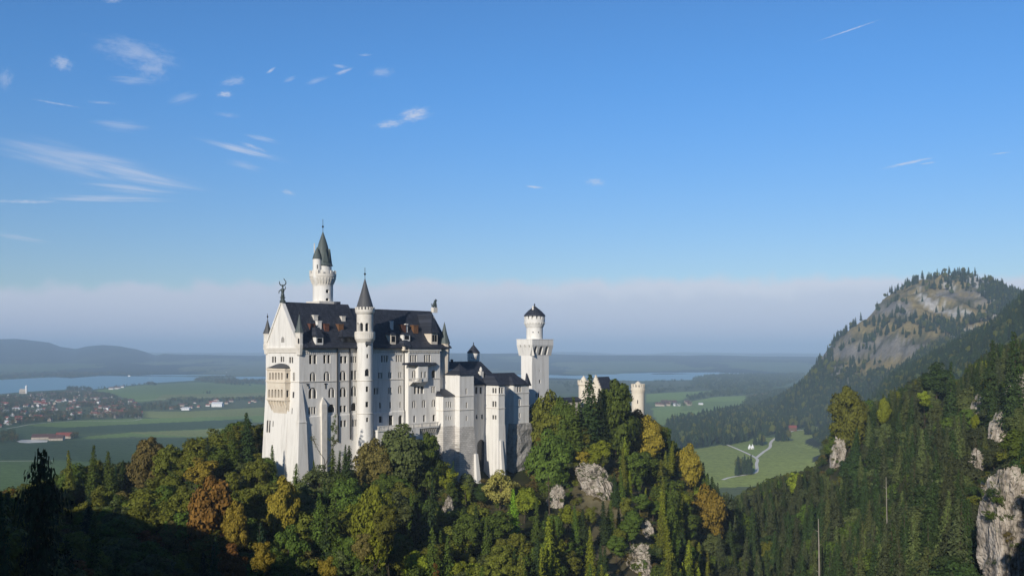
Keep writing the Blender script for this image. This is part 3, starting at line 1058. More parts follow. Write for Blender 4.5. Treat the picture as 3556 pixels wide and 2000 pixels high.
# ------------------------------------------------------------------ the tall tower behind the palace
mu = on_south(1121, 950, 21)[0]
mv = 21.0
T = thing('tall_tower', 'tallest white round tower with battlemented gallery and green pointed roof behind the ridge', 'tower', CL(mu, mv, -40))
zt_ = lambda y: on_south(1121, Z1(0, y)[1], mv - 3)[1]
RM = Round(mu, mv, 3.5)
om_ = openings(RM, Z1, [(806, 832, 756, 816, 1, 1), (840, 872, 752, 822, 1, 1), (827, 864, 872, 914, 1, .6), (827, 864, 970, 1004, 1, .6)], .6)
w = MB()
wall(w, RM, -math.pi * 3.5, math.pi * 3.5, -40, zt_(735), om_, .6, da=.6, dz=10)
w.build('shaft', M['plaster'], T)
for o in om_:
    window(T, RM, o[:5] + (.6,), 1)
g0, g1, g2 = zt_(800), zt_(690), zt_(652)
w = MB()
lathe(w, mu, mv, [(3.52, zt_(830)), (3.62, zt_(800)), (4.3, zt_(755)), (4.45, zt_(728)), (4.62, zt_(722)), (4.62, g1), (4.25, g1), (4.25, g1 - 1.2)], 44)
merlons(w, mu, mv, 4.27, 4.6, g1 + .003, g2, 16, .56)
for i in range(26):
    a = 2 * math.pi * i / 26
    q = [CL(mu + r_ * math.cos(a + d_), mv + r_ * math.sin(a + d_), zt_(800) - .2) for r_, d_ in ((3.5, -.05), (3.75, -.05), (3.75, .05), (3.5, .05))]
    q2 = [CL(mu + r_ * math.cos(a + d_), mv + r_ * math.sin(a + d_), zt_(735)) for r_, d_ in ((3.5, -.05), (4.6, -.05), (4.6, .05), (3.5, .05))]
    w.hexa(q, q2)
w.build('gallery', M['trim'], T)
w = MB()
zd = zt_(590)
lathe(w, mu, mv, [(3.0, g1 - 1.1), (3.0, zd)], 36)
DR = w.build('drum', M['plaster'], T)
spire(T, 'spire', mu, mv, [(3.5, zd - .1), (3.15, zd + .7), (2.55, zt_(470)), (1.45, zt_(330)), (.16, zt_(203))], 24, 'copper', (zt_(203), zt_(56), .09))
# gablets on the roof and the small side turret on its bracket
for px_, y0, y1, rad in ((872, 590, 415, 2.55), (820, 560, 400, 2.6)):
    b = MB()
    fc = Round(mu, mv, rad)
    a0, zlo = fc.px(*Z1(px_ - 26, y0))
    a1, zhi = fc.px(*Z1(px_ + 22, y1))
    am = (a0 + a1) / 2
    b.hexa([fc.mp(a0, zlo, -.75), fc.mp(a1, zlo, -.75), fc.mp(a1, zlo, .8), fc.mp(a0, zlo, .8)], [fc.mp(am - .05, zhi, -.35), fc.mp(am + .05, zhi, -.35), fc.mp(am + .05, zhi, 1.6), fc.mp(am - .05, zhi, 1.6)])
    b.build('gablet', M['copper'], T)
fm = Round(mu, mv, 3.3)
phi = math.asin(-.62)
q = fm.dirn(phi) * 3.15
su_, sv_ = mu + q.x, mv + q.y
w = MB()
RS = Round(su_, sv_, 1.5)
os_ = openings(RS, Z1, [(724, 738, 590, 638, 1)], .4)
wall(w, RS, -math.pi * 1.5, math.pi * 1.5, g1 - 1.0, zt_(523), os_, .4, da=.4)
lathe(w, su_, sv_, [(.25, zt_(842)), (.8, zt_(800)), (1.5, zt_(735)), (1.52, g1 - .9)], 20)
st = w.build('side_turret', M['plaster'], T)
p = MB()
for o in os_:
    p.poly([RS.mp(x, z, .36) for x, z in arch_pts(*o[:5])])
p.build('pane', M['glass'], st)
b = MB()
lathe(b, su_, sv_, [(1.65, zt_(524)), (1.2, zt_(470)), (.05, zt_(385))], 18)
b.build('turret_roof', M['copper'], st)
b = MB()
q = fm.dirn(math.asin(-.93)) * 3.1
tube(b, [CL(mu + q.x, mv + q.y, zt_(560)), CL(mu + q.x, mv + q.y, zt_(340))], .2)
b.build('chimney', M['trim'], T)
b = MB()
pu0, pu1 = on_south(*Z1(676, 1020), mv)[0], on_south(*Z1(918, 1020), mv)[0]
box(b, pu0, pu1, mv - 4.0, mv + 4.0, 8, zt_(1008))
b.build('tower_base', M['trim'], T)
b = MB()
pu2, pu3 = on_south(*Z1(922, 1020), 15)[0], on_south(*Z1(968, 1020), 15)[0]
box(b, pu2, pu3, 13.6, 15, 8, on_south(*Z1(940, 1012), 14)[1])
b.build('chimney', M['slate'], T)

# ------------------------------------------------------------------ terrace with balustrade below the bay
T = thing('terrace', 'long stone balustraded terrace below the palace windows, over a plain retaining wall', 'terrace', CL(40, -4, -45))
vt = -5.2
u0, u1 = on_south(*Z4(476, 1010), vt)[0], on_south(*Z4(1240, 1000), vt)[0]
zt, zb = on_south(*Z4(860, 985), vt)[1], on_south(*Z4(860, 1036), vt)[1]
b = MB()
uu = on_south(*Z4(862, 1060), vt)[0]
box(b, u0, u1, vt - .1, -.1, zb - .45, zb)
box(b, u0 + .2, uu, vt + .25, -.2, -62, zb - .453)
box(b, uu - .3, uu + 5, vt - .05, -.2, -62, zb - .456)
taper(b, (uu + 5, u1 + 2, vt + 1.6, -.5, -62), (uu + 5, u1 + 2, vt + 2.0, -.5, zb - .46))
b.build('retaining_wall', M['plaster'], T)
b = MB()
box(b, u0, u1, vt - .22, vt + .1, zt - .22, zt)
x = u0
i = 0
while x < u1 - .2:
    wd = .26 if i % 6 else .5
    box(b, x, min(u1, x + wd), vt - (.14 if i % 6 else .2), vt + .06, zb + .002, zt - .223)
    x += .62
    i += 1
b.build('balustrade', M['trim'], T)
b = MB()
x = uu + 5.2
while x < u1:
    taper(b, (x, x + .3, vt + 1.0, vt + 1.8, zb - 2.4), (x, x + .3, vt, vt + 1.8, zb - .463))
    x += .95
b.build('corbel', M['trim'], T)

# ------------------------------------------------------------------ the buttressed residential wing east of the palace
WING = thing('residential_wing', 'white buttressed castle wing of stepped blocks on tall stone bases', 'castle building', CL(75, 0, -45))


def block(name, u0, u1, v0, v1, z0, z1, s_rows=(), w_rows=(), base=None, mt='plaster', bm='stone', strings=(), flare=(2.0, 1.6), zbot=-66, rec=.45):
    fs, fw = South(v0), West(u0)
    so = openings(fs, Z5, [r for r in s_rows if r[6] == 5]) + openings(fs, Z6, [r for r in s_rows if r[6] == 6])
    wo_ = openings(fw, Z5, [r for r in w_rows if r[6] == 5]) + openings(fw, Z6, [r for r in w_rows if r[6] == 6])
    so = [(a, b_, p, q, ar, rec, n) for a, b_, p, q, ar, rc, n in so]
    wo_ = [(min(a, b_), max(a, b_), p, q, ar, rec, n) for a, b_, p, q, ar, rc, n in wo_]
    b = MB()
    wall(b, fs, u0, u1, z0, z1, so)
    wall(b, fw, v0, v1, z0, z1, wo_)
    b.poly([CL(u1, v0, z0), CL(u1, v1, z0), CL(u1, v1, z1), CL(u1, v0, z1)])
    b.poly([CL(u0, v1, z0), CL(u1, v1, z0), CL(u1, v1, z1), CL(u0, v1, z1)])
    b.build(name, M[mt], WING)
    for fc, ops in ((fs, so), (fw, wo_)):
        for o in ops:
            window(WING, fc, o, o[6])
    if strings:
        c = MB()
        for z in strings:
            ring = [(u0 - .2, v0 - .2), (u1 + .2, v0 - .2), (u1 + .2, v0 + .6), (u0 + .3, v0 + .6), (u0 + .3, v1), (u0 - .2, v1)]
            c = MB()
            c.hexa([CL(u, v, z - .16) for u, v in ring], [CL(u, v, z + .08) for u, v in ring])
            c.build('string_course', M['trim'], WING)
    if base is not None:
        b = MB()
        f, g = flare
        taper(b, (u0 - f, u1 + g, v0 - f, v1, zbot), (u0 - .12, u1 + .12, v0 - .12, v1, z0 - .003))
        b.build('base', M[bm], WING)


zy = lambda y, u, v: (HY - y) / F * (u * EU[1] + v * EV[1] + 300)
k1 = (on_south(1539, 1400, -6)[0], on_south(1580, 1400, -6)[0])
k2 = (k1[1], on_south(1645, 1400, -8.4)[0])
k4 = (on_south(1731, 1400, -11)[0], on_south(1752.5, 1400, -11)[0])
k6 = (on_south(1783, 1400, -6)[0], on_south(1836.5, 1400, -6)[0])
s1 = zy(Z6(0, 355)[1], 60, -6)
s2 = zy(Z6(0, 185)[1], 66, -8)
block('block_wall', k1[0], k1[1], -6, 1, zy(Z6(0, 545)[1], 58, -6), zy(Z5(0, 1222)[1], 58, -6),
      [(235, 249, 1290, 1362, 1, 0, 5), (261, 276, 1292, 1360, 1, 0, 5), (289, 303, 1294, 1360, 1, 0, 5), (235, 248, 420, 480, 1, 1, 6), (262, 275, 425, 478, 1, 1, 6), (289, 301, 428, 474, 1, 1, 6)],
      (), 1, strings=(s1,), flare=(1.0, 0), zbot=-62)
block('block_wall', k2[0], k2[1], -8.4, 2, zy(Z6(0, 556)[1], 64, -8), zy(Z5(0, 975)[1], 64, -8),
      [(472, 489, 1133, 1202, 1, 0, 5), (475, 492, 266, 332, 1, 0, 6), (475, 491, 428, 486, 1, 0, 6)], (), 1, strings=(s1, s2), flare=(1.2, 2.2))
block('block_wall', k2[1], k4[0], -4, 3, -66, zy(Z5(0, 1092)[1], 74, -4), [(586, 612, 1118, 1197, 1, 0, 5), (640, 664, 1118, 1197, 1, 0, 5), (596, 613, 414, 464, 1, 0, 6), (660, 678, 410, 464, 1, 0, 6), (610, 706, 712, 1180, 1, 1, 6)], ())
k4b = on_west(*Z6(716, 500), k4[0])[0]
block('block_wall', k4[0], k4[1], -11, -2, zy(Z6(0, 538)[1], 79, -11), zy(Z5(0, 1090)[1], 79, -11),
      [(870, 893, 1122, 1192, 1, 0, 5), (899, 922, 1124, 1192, 1, 0, 5)],
      [(790, 840, 1128, 1190, 2, 0, 5), (790, 840, 250, 320, 2, 0, 6), (790, 840, 416, 470, 2, 0, 6)], 1, bm='plaster', strings=(s1, s2), flare=(.5, 1.0))
block('block_wall', k4[1], k6[0], -3.6, 3, -66, zy(Z5(0, 1090)[1], 86, -4), [(1028, 1046, 1268, 1322, 1, 0, 5)], (), mt='plaster')
block('block_wall', k6[0], k6[1], -6, 4, zy(Z6(0, 515)[1], 95, -6), zy(Z5(0, 1086)[1], 95, -6),
      [(1065, 1073, 1112, 1172, 1, 0, 5), (1090, 1110, 1108, 1176, 1, 0, 5), (1116, 1138, 1108, 1176, 1, 0, 5), (1110, 1128, 1270, 1338, 1, 0, 5), (1113, 1128, 393, 447, 1, 0, 6)], (), None, strings=(s1, s2))
b = MB()                                                     # white pier against the second base
taper(b, (k2[1] - 1.2, k2[1] + 2.6, -12.6, -4.2, -66), (k2[1] - .2, k2[1] + 1.0, -9.6, -4.2, zy(Z6(0, 880)[1], 68, -8)))
b.build('buttress', M['plaster'], WING)
b = MB()
taper(b, (k4[0] + .2, k4[0] + 2.2, -14.5, -10.5, -66), (k4[0] + .4, k4[0] + 1.5, -11.6, -10.9, zy(Z6(0, 720)[1], 79, -11)))
b.build('buttress', M['plaster'], WING)
# rough masonry and rock under the end block
rnd = random.Random(5)
b = MB()
ring = lambda z, f: [CL(u + rnd.uniform(-.35, .35), v + rnd.uniform(-.35, .35), z) for u, v in
                     ((k6[0] - .3 - f, -6.4 - f), (k6[0] + 3, -6.8 - f), (k6[0] + 6, -6.6 - f), (k6[1] + .8 + f * .4, -6.4 - f), (k6[1] + 1.4 + f * .4, -1), (k6[1] + 1, 4), (k6[0] - .2, 4), (k6[0] - .6 - f, -1))]
zz = zy(Z6(0, 515)[1], 95, -6) - .01
rings = [ring(zz - i * 2.4, .12 * i) for i in range(16)]
for p, q in zip(rings[1:], rings[:-1]):
    n = len(p)
    for i in range(n):
        j = (i + 1) % n
        b.poly([p[i], p[j], q[j], q[i]])
b.poly(rings[0])
b.build('rough_base', M['rough_stone'], WING)
b = MB()
box(b, k6[1] + .003, k6[1] + 13, .5, 6, -50, zy(Z5(0, 1150)[1], 104, 0))
b.build('court_wall', M['plaster'], WING)
ws = South(.48)
for r in ((1310, 1322, 1192, 1238), (1338, 1352, 1190, 1236)):
    a0, zt = ws.px(*Z5(r[0], r[2]))
    a1, zb = ws.px(*Z5(r[1], r[3]))
    p = MB()
    box(p, a0, a1, .44, .6, zb, zt)
    p.build('window', M['glass'], WING)
# roofs of the wing
b = MB()
z0 = zy(Z5(0, 1226)[1], 58, -6)
taper(b, (k1[0] - .35, k1[1] - .01, -6.4, 0, z0 - .003), (k1[0] + .3, k1[1] - .01, -1.0, 0, zy(Z5(0, 1142)[1], 58, 0)))
b.build('roof', M['slate'], WING)
b = MB()
z0, z1 = zy(Z5(0, 972)[1], 64, -8), zy(Z5(0, 836)[1], 64, -4)
uc, vc = (k2[0] + k2[1]) / 2, -4.6
hw = (k2[1] - k2[0]) / 2 + .5
prev = (k2[0] - .45, k2[1] + .45, -8.9, -.3, z0)
for i in range(1, 7):
    t = i / 6
    f = (1 - t) ** 1.35
    cur = (uc - hw * f - .03, uc + hw * f + .03, vc - 4.3 * f - .03, vc + 4.3 * f + .03, z0 + (z1 - z0) * t)
    taper(b, prev, cur)
    prev = (cur[0], cur[1], cur[2], cur[3], cur[4] + .002)
b.build('roof', M['slate'], WING)
for (a, b_, c0, c1, yt, yr, iu, iv) in ((k2[1] + .3, k4[0] - .3, -4.5, 5, 1090, 958, .4, 3.2), (k4[0] - .4, k4[1] + .4, -11.5, 1, 1090, 985, 1.5, 4), (k4[1] - 1.5, k6[1] + .5, -4.3, 5, 1086, 948, 2.6, 4.2),
                                        (k6[0] - .45, k6[1] + .45, -6.6, 4, 1084, 985, 2.8, 4.2)):
    m_ = MB()
    hip(m_, a, b_, c0, c1, zy(Z5(0, yt)[1], (a + b_) / 2, c0), zy(Z5(0, yr)[1], (a + b_) / 2, (c0 + c1) / 2), iu, iv)
    m_.build('roof', M['slate'], WING)
b = MB()
u_ = on_south(*Z5(1212, 1020), -5)[0]
taper(b, (u_ - 1.2, u_ + .9, -6.4, -4.5, zy(Z5(0, 1100)[1], u_, -5)), (u_ - 1.0, u_ - .8, -5.6, -5.2, zy(Z5(0, 950)[1], u_, -5)))
b.build('roof_gable', M['slate'], WING)
b = MB()
u_ = on_south(*Z5(655, 920), 0)[0]
box(b, u_ - .7, u_ + .8, -.6, .8, -14, zy(Z5(0, 930)[1], u_, 0))
lathe(b, u_ + .05, .1, [(.5, zy(Z5(0, 929)[1], u_, 0)), (.62, zy(Z5(0, 905)[1], u_, 0)), (.2, zy(Z5(0, 876)[1], u_, 0))], 8)
b.build('chimney', M['trim'], WING)

# ------------------------------------------------------------------ north wing: dark roofs and a small round turret behind
T = thing('north_wing', 'dark roofed wing with a small white round turret between palace and square tower', 'castle building', CL(78, 14, -30))
b = MB()
v_ = 4.0
ua, ub = on_south(1530, 1300, v_)[0], on_south(1582, 1300, v_)[0]
box(b, LEN + .01, ub + 3, v_, 15, -40, zy(Z5(0, 905)[1], 68, 4))
nw = on_south(*Z5(290, 800), 10)[0]
b.build('wall', M['plaster'], T)
p = MB()
sn = South(v_)
a0, zt = sn.px(*Z5(231, 1072))
a1, zb = sn.px(*Z5(262, 1140))
p.poly([sn.mp(x, z, -.05) for x, z in arch_pts(a0, a1, zb, zt, 1)])
p.build('window', M['glass'], T)
b = MB()
u2 = on_south(*Z5(648, 900), 10)[0]
zr_, ze_ = zy(Z5(0, 812)[1], 74, 10), zy(Z5(0, 960)[1], 72, 3)
prism_u(b, [(3.3, ze_ - .3), (3.3, ze_), (10, zr_), (16.7, ze_), (16.7, ze_ - .3)], LEN + .6, u2)
b.build('roof', M['slate'], T)
b = MB()
for i, hh in enumerate((2.6, 1.4, 1.5, 1.1, 1.2, .9)):         # crestings and small chimneys on the ridge
    x = LEN + 1.2 + i * 1.9
    box(b, x, x + .7, 9.6, 10.4, zr_ - .5, zr_ + hh * .55)
    lathe(b, x + .35, 10, [(.5, zr_ + hh * .55 + .003), (.62, zr_ + hh * .75), (.3, zr_ + hh)], 8)
b.build('cresting', M['slate'], T)
cu, cv = on_south(1644, 1240, 14)[0], 14.0
RC = Round(cu, cv, 2.4)
z0, z1, zp = [on_south(1644, Z5(0, y)[1], cv - 2)[1] for y in (846, 705, 605)]
oc = openings(RC, Z5, [(511, 521, 758, 774, 1), (539, 548, 758, 778, 1), (568, 578, 755, 785, 1), (588, 600, 750, 790, 1)], .4)
b = MB()
wall(b, RC, -math.pi * 2.4, math.pi * 2.4, z0 + 1.6, z1, oc, .4, da=.4)
lathe(b, cu, cv, [(1.6, z0 - 8), (1.7, z0), (2.4, z0 + 1.62)], 28)
t_ = b.build('turret', M['plaster'], T)
p = MB()
for o in oc:
    p.poly([RC.mp(x, z, .37) for x, z in arch_pts(*o[:5])])
p.build('pane', M['glass'], t_)
spire(t_, 'turret_roof', cu, cv, [(2.65, z1 - .15), (2.55, z1 + .1), (.05, zp)], 24, 'slate', (zp, zp + .8, .05))

# ------------------------------------------------------------------ the square tower
T = thing('square_tower', 'tall white square tower carrying a round turret with black cone roof', 'tower', CL(128, 17, -45))
v0 = 14.0
u0 = on_south(*Z5(1268, 900), v0)[0]
u1 = on_south(*Z5(1469, 900), v0)[0]
v1 = on_west(*Z5(1137, 900), u0)[0]
zq = lambda y: on_south(*Z5(1370, y), v0)[1]
fs, fw = South(v0), West(u0)
so = openings(fs, Z5, [(1357, 1366, 912, 934, 1), (1350, 1369, 1030, 1072, 1)], .4)
b = MB()
wall(b, fs, u0, u1, -60, zq(742), so, .4)
wall(b, fw, v0, v1, -60, zq(742), [])
b.poly([CL(u1, v0, -60), CL(u1, v1, -60), CL(u1, v1, zq(742)), CL(u1, v0, zq(742))])
b.poly([CL(u0, v1, -60), CL(u1, v1, -60), CL(u1, v1, zq(742)), CL(u0, v1, zq(742))])
b.build('shaft', M['plaster'], T)
for o in so:
    window(T, fs, o[:5] + (.4,), 1)
e = 1.35
zlow, zmid, ztop = zq(742), zq(615), zq(550)
tp = lambda z: e * max(0.0, min(1.0, (zmid - z) / (zmid - zlow)))
fs2, fw2 = South(v0 - e, tp), West(u0 - e, tp)
rows = [(1285, 1322, 626, 732, 1, 1), (1348, 1390, 626, 732, 1, 1), (1416, 1456, 626, 732, 1, 1)]
os2 = [(a, b_, z0, z1, ar, 1.0, n) for a, b_, z0, z1, ar, rc, n in openings(South(v0 - .5), Z5, rows)]
ow2 = [(min(a, b_), max(a, b_), z0, z1, ar, .4, n) for a, b_, z0, z1, ar, rc, n in openings(West(u0 - e), Z5, [(1121, 1131, 612, 640, 1), (1174, 1183, 612, 642, 1), (1226, 1236, 612, 642, 1)])]
b = MB()
wall(b, fs2, u0 - e, u1 + e, zlow, zmid, [o for o in os2], 1.0, dz=.6)
wall(b, fs2, u0 - e, u1 + e, zmid, ztop, [], 1.0)
wall(b, fw2, v0 - e, v1 + e, zlow, ztop, ow2, .4, dz=.6)
ex = lambda z: e - tp(z)
n = 10
for i in range(n):
    za, zb = zlow + (ztop - zlow) * i / n, zlow + (ztop - zlow) * (i + 1) / n
    b.poly([CL(u1 + ex(za), v0 - ex(za), za), CL(u1 + ex(za), v1 + ex(za), za), CL(u1 + ex(zb), v1 + ex(zb), zb), CL(u1 + ex(zb), v0 - ex(zb), zb)])
    b.poly([CL(u0 - ex(za), v1 + ex(za), za), CL(u1 + ex(za), v1 + ex(za), za), CL(u1 + ex(zb), v1 + ex(zb), zb), CL(u0 - ex(zb), v1 + ex(zb), zb)])
box(b, u0 - e - .1, u1 + e + .1, v0 - e - .1, v1 + e + .1, ztop + .002, ztop + .25)
gal = b.build('machicolation', M['plaster'], T)
for fc, ops, dd in ((fs2, os2, .97), (fw2, ow2, .37)):
    for o in ops:
        p = MB()
        p.poly([fc.mp(x, z, dd) for x, z in arch_pts(*o[:5])])
        p.build('arch_opening', M['glass'], gal)
cu, cv = (u0 + u1) / 2, (v0 + v1) / 2
cu = on_south(*Z5(1298, 480), cv)[0]
zq2 = lambda y: on_south(*Z5(1298, y), cv - 3)[1]
R1 = Round(cu, cv, 3.5)
od = openings(R1, Z5, [(1271, 1283, 516, 546, 1, .6), (1342, 1362, 508, 546, 1, .6), (1272, 1286, 454, 468, 1), (1340, 1355, 452, 470, 1)], .45)
b = MB()
wall(b, R1, -math.pi * 3.5, math.pi * 3.5, ztop + .25, zq2(402), od, .45, da=.5)
b.build('round_turret', M['plaster'], T)
for o in od:
    window(T, R1, o[:5] + (.45,), 1)
b = MB()
lathe(b, cu, cv, [(3.5, zq2(408)), (3.75, zq2(396)), (4.4, zq2(352)), (4.45, zq2(302)), (4.1, zq2(302)), (4.1, zq2(320))], 40)
merlons(b, cu, cv, 4.0, 4.44, zq2(302) + .003, zq2(264), 15, .62)
for i in range(22):
    a = 2 * math.pi * i / 22
    q = [CL(cu + r_ * math.cos(a + d_), cv + r_ * math.sin(a + d_), zq2(398)) for r_, d_ in ((3.4, -.06), (3.6, -.06), (3.6, .06), (3.4, .06))]
    q2 = [CL(cu + r_ * math.cos(a + d_), cv + r_ * math.sin(a + d_), zq2(345)) for r_, d_ in ((3.4, -.06), (4.62, -.06), (4.62, .06), (3.4, .06))]
    b.hexa(q, q2)
lathe(b, cu, cv, [(3.6, zq2(330)), (3.6, zq2(262))], 24)
b.build('gallery', M['plaster'], T)
spire(T, 'cone_roof', cu, cv, [(4.65, zq2(266)), (4.4, zq2(248)), (3.0, zq2(205)), (.15, zq2(140))], 28, 'slate', (zq2(140), zq2(108), .08))
b = MB()
q = R1.dirn(math.asin(-.35)) * 2.0
tube(b, [CL(cu + q.x, cv + q.y, zq2(190)), CL(cu + q.x, cv + q.y, zq2(142))], [.5, .35])
b.build('chimney', M['trim'], T)

# ------------------------------------------------------------------ gatehouse and its round tower
gv = 5.0
gu = on_south(*Z7(972, 400), gv)[0]
zg = lambda y: on_south(*Z7(972, y), gv - 2)[1]
T = thing('gate_tower', 'lone round cream tower with battlements above autumn trees on the crag', 'tower', CL(gu, gv, -45))
RG = Round(gu, gv, 2.95)
og_ = openings(RG, Z7, [(963, 973, 402, 438, 1)], .45)
b = MB()
wall(b, RG, -math.pi * 2.95, math.pi * 2.95, -62, zg(330), og_, .45, da=.5, dz=9)
lathe(b, gu, gv, [(2.95, zg(334)), (3.2, zg(300)), (3.2, zg(272)), (2.75, zg(272)), (2.75, zg(300))], 36)
merlons(b, gu, gv, 2.8, 3.19, zg(272) + .003, zg(242), 14, .58)
for i in range(20):
    a = 2 * math.pi * i / 20
    q = [CL(gu + r_ * math.cos(a + d_), gv + r_ * math.sin(a + d_), zg(330)) for r_, d_ in ((2.8, -.05), (3.0, -.05), (3.0, .05), (2.8, .05))]
    q2 = [CL(gu + r_ * math.cos(a + d_), gv + r_ * math.sin(a + d_), zg(290)) for r_, d_ in ((2.8, -.05), (3.34, -.05), (3.34, .05), (2.8, .05))]
    b.hexa(q, q2)
lathe(b, gu, gv, [(1.4, zg(290)), (1.4, zg(235)), (.1, zg(215))], 10)
b.build('shaft', M['cream'], T)
for o in og_:
    window(T, RG, o[:5] + (.45,), 1)
T = thing('gatehouse', 'cream stepped gable gatehouse with small round turret half hidden by trees', 'castle building', CL(gu - 18, 9, -45))
hu = on_south(*Z7(602, 300), 6)[0]
fw = West(hu)
va, vb = fw.px(*Z7(602, 300))[0], fw.px(*Z7(484, 300))[0]
zb, zt = fw.px(*Z7(540, 308))[1], fw.px(*Z7(540, 152))[1]
b = MB()
box(b, hu, hu + 9, va, vb, -55, zb)
n = 6
for i in range(n):
    f = 1 - (i + .45) / n
    vm_ = (va + vb) / 2
    h_ = (vb - va) / 2 * f
    box(b, hu, hu + .8, vm_ - h_, vm_ + h_, zb + (zt - zb) * i / n + .002, zb + (zt - zb) * (i + 1) / n)
b.build('stepped_gable', M['cream'], T)
b = MB()
b.hexa([CL(hu + .9, va - .4, zb + .01), CL(hu + 9.5, va - .4, zb + .01), CL(hu + 9.5, vb + .4, zb + .01), CL(hu + .9, vb + .4, zb + .01)],
       [CL(hu + .9, (va + vb) / 2 - .05, zt - .8), CL(hu + 9.5, (va + vb) / 2 - .05, zt - .8), CL(hu + 9.5, (va + vb) / 2 + .05, zt - .8), CL(hu + .9, (va + vb) / 2 + .05, zt - .8)])
b.build('roof', M['slate'], T)
ku = on_south(*Z7(425, 300), 16)[0]
zk = lambda y: on_south(*Z7(425, y), 14)[1]
b = MB()
lathe(b, ku, 16, [(2.3, -50), (2.3, zk(262)), (2.75, zk(250)), (2.75, zk(222)), (2.4, zk(222)), (2.4, zk(235))], 28)
merlons(b, ku, 16, 2.3, 2.74, zk(222) + .003, zk(204), 12, .58)
lathe(b, ku, 16, [(1.5, zk(235)), (1.2, zk(190)), (.1, zk(160))], 10)
b.build('turret', M['cream'], T)
b = MB()
lu0, lu1 = on_south(*Z7(150, 400), 10)[0], on_south(*Z7(400, 400), 10)[0]
zr_, ze_, zb_ = [on_south(*Z7(270, y), 10)[1] for y in (378, 412, 500)]
box(b, lu0, lu1, 10, 15, -55, ze_)
b.build('range_wall', M['tan'], T)
b = MB()
prism_u(b, [(9.5, ze_ - .2), (9.5, ze_ + .003), (12.5, zr_), (15.5, ze_ + .003), (15.5, ze_ - .2)], lu0 - .4, lu1 + .4)
b.build('range_roof', M['slate'], T)
b = MB()
fu0, fu1 = on_south(*Z7(760, 600), 1)[0], on_south(*Z7(850, 600), 1)[0]
box(b, fu0, fu1, 1, 8, -55, on_south(*Z7(800, 572), 1)[1])
box(b, fu0 - 10, fu0 - .01, 3, 8, -55, on_south(*Z7(800, 590), 1)[1])
b.build('gate_front', M['plaster'], T)
# ================================================================== the land
_rs = np.random.RandomState(11)
_lat = _rs.rand(256, 256)


def vnoise(x, y):
    """smooth lattice noise in 0..1 (numpy)"""
    x, y = np.asarray(x, float), np.asarray(y, float)
    xi, yi = np.floor(x).astype(int), np.floor(y).astype(int)
    fx, fy = x - xi, y - yi
    fx, fy = fx * fx * (3 - 2 * fx), fy * fy * (3 - 2 * fy)
    g = lambda i, j: _lat[i % 256, j % 256]
    return (g(xi, yi) * (1 - fx) + g(xi + 1, yi) * fx) * (1 - fy) + (g(xi, yi + 1) * (1 - fx) + g(xi + 1, yi + 1) * fx) * fy


def fbm(x, y, o=4):
    s, a, t = 0, 1, 0
    for i in range(o):
        s = s + a * vnoise(np.asarray(x) * 2 ** i + 17.3 * i, np.asarray(y) * 2 ** i + 9.1 * i)
        t += a
        a *= .5
    return s / t


# heights of the ground above or below the camera: (px, distance, height)
CTRL = []


def cp(Y, *pairs):
    for px, z in pairs:
        CTRL.append(((px - CX) / F, Y, z))


cp(40, (-1500, -15), (-300, -22), (700, -45), (1778, -60), (2800, -50), (4000, -25), (5200, -10))
cp(100, (-1500, 0), (-400, -16), (0, -31), (500, -55), (1000, -80), (1778, -90), (2500, -85), (3200, -60), (3900, -10), (5200, 30))
cp(160, (-1500, 0), (-400, -28), (0, -46), (500, -62), (1000, -82), (1778, -92), (2500, -88), (3000, -70), (3400, -62), (3556, -50), (4200, 5), (5200, 50))
cp(230, (-1500, -10), (-400, -42), (0, -56), (500, -66), (1000, -74), (1400, -82), (1778, -86), (2100, -84), (2500, -95), (3000, -80), (3300, -60), (3556, -38), (4200, 14), (5200, 60))
cp(280, (-1500, -20), (-400, -48), (0, -58), (400, -58), (800, -56), (1100, -58), (1400, -64), (1778, -70), (2100, -68), (2300, -80), (2500, -100), (3000, -76), (3300, -53), (3556, -29), (4200, 12))
cp(312, (500, -53), (800, -46), (950, -38), (1050, -37), (1200, -40), (1350, -44), (1500, -52), (1700, -58), (1900, -60), (2050, -62), (2200, -66), (2350, -82), (2500, -102))
cp(345, (-400, -66), (300, -56), (700, -46), (900, -36), (1100, -33), (1300, -34), (1500, -40), (1650, -47), (1750, -49), (1850, -50), (2000, -52), (2150, -56), (2300, -68), (2450, -88), (2600, -102))
cp(385, (900, -50), (1500, -34), (1700, -36), (1850, -40), (1950, -42), (2100, -43), (2200, -48), (2330, -60), (2450, -78), (2600, -104))
cp(430, (-1500, -90), (500, -84), (900, -66), (1500, -40), (1900, -38), (2100, -37), (2250, -39), (2350, -48), (2480, -80))
cp(480, (1200, -95), (1900, -58), (2150, -52), (2300, -64), (2480, -112), (2600, -100))
cp(400, (2700, -90), (3000, -68), (3200, -54), (3400, -42), (3556, -25), (4200, 10))
cp(500, (2560, -95), (2700, -88), (2850, -62), (2960, -46), (3200, -29), (3400, -19), (3556, -10), (4200, 20), (5200, 60))
cp(600, (0, -150), (1000, -150), (1800, -140), (2300, -140), (2560, -104), (2700, -90), (2900, -72), (3100, -48), (3300, -33), (3556, -17), (4200, 30))
cp(700, (-1500, -150), (0, -170), (1000, -172), (1800, -168), (2300, -165), (2560, -150), (2700, -135), (2900, -118), (3200, -96), (3556, -62), (4200, 0), (5200, 60))
cp(850, (-1500, -185), (0, -190), (1000, -190), (1800, -190), (2300, -190), (2800, -190), (3200, -168), (3556, -126), (4200, -60))
cp(1000, (-1500, -190), (1000, -190), (2600, -190), (2950, -190), (3300, -172), (3556, -128), (4200, -40), (5200, 40))
cp(1250, (2600, -190), (2900, -190), (3049, -140), (3301, -85), (3556, -15), (4200, 100))
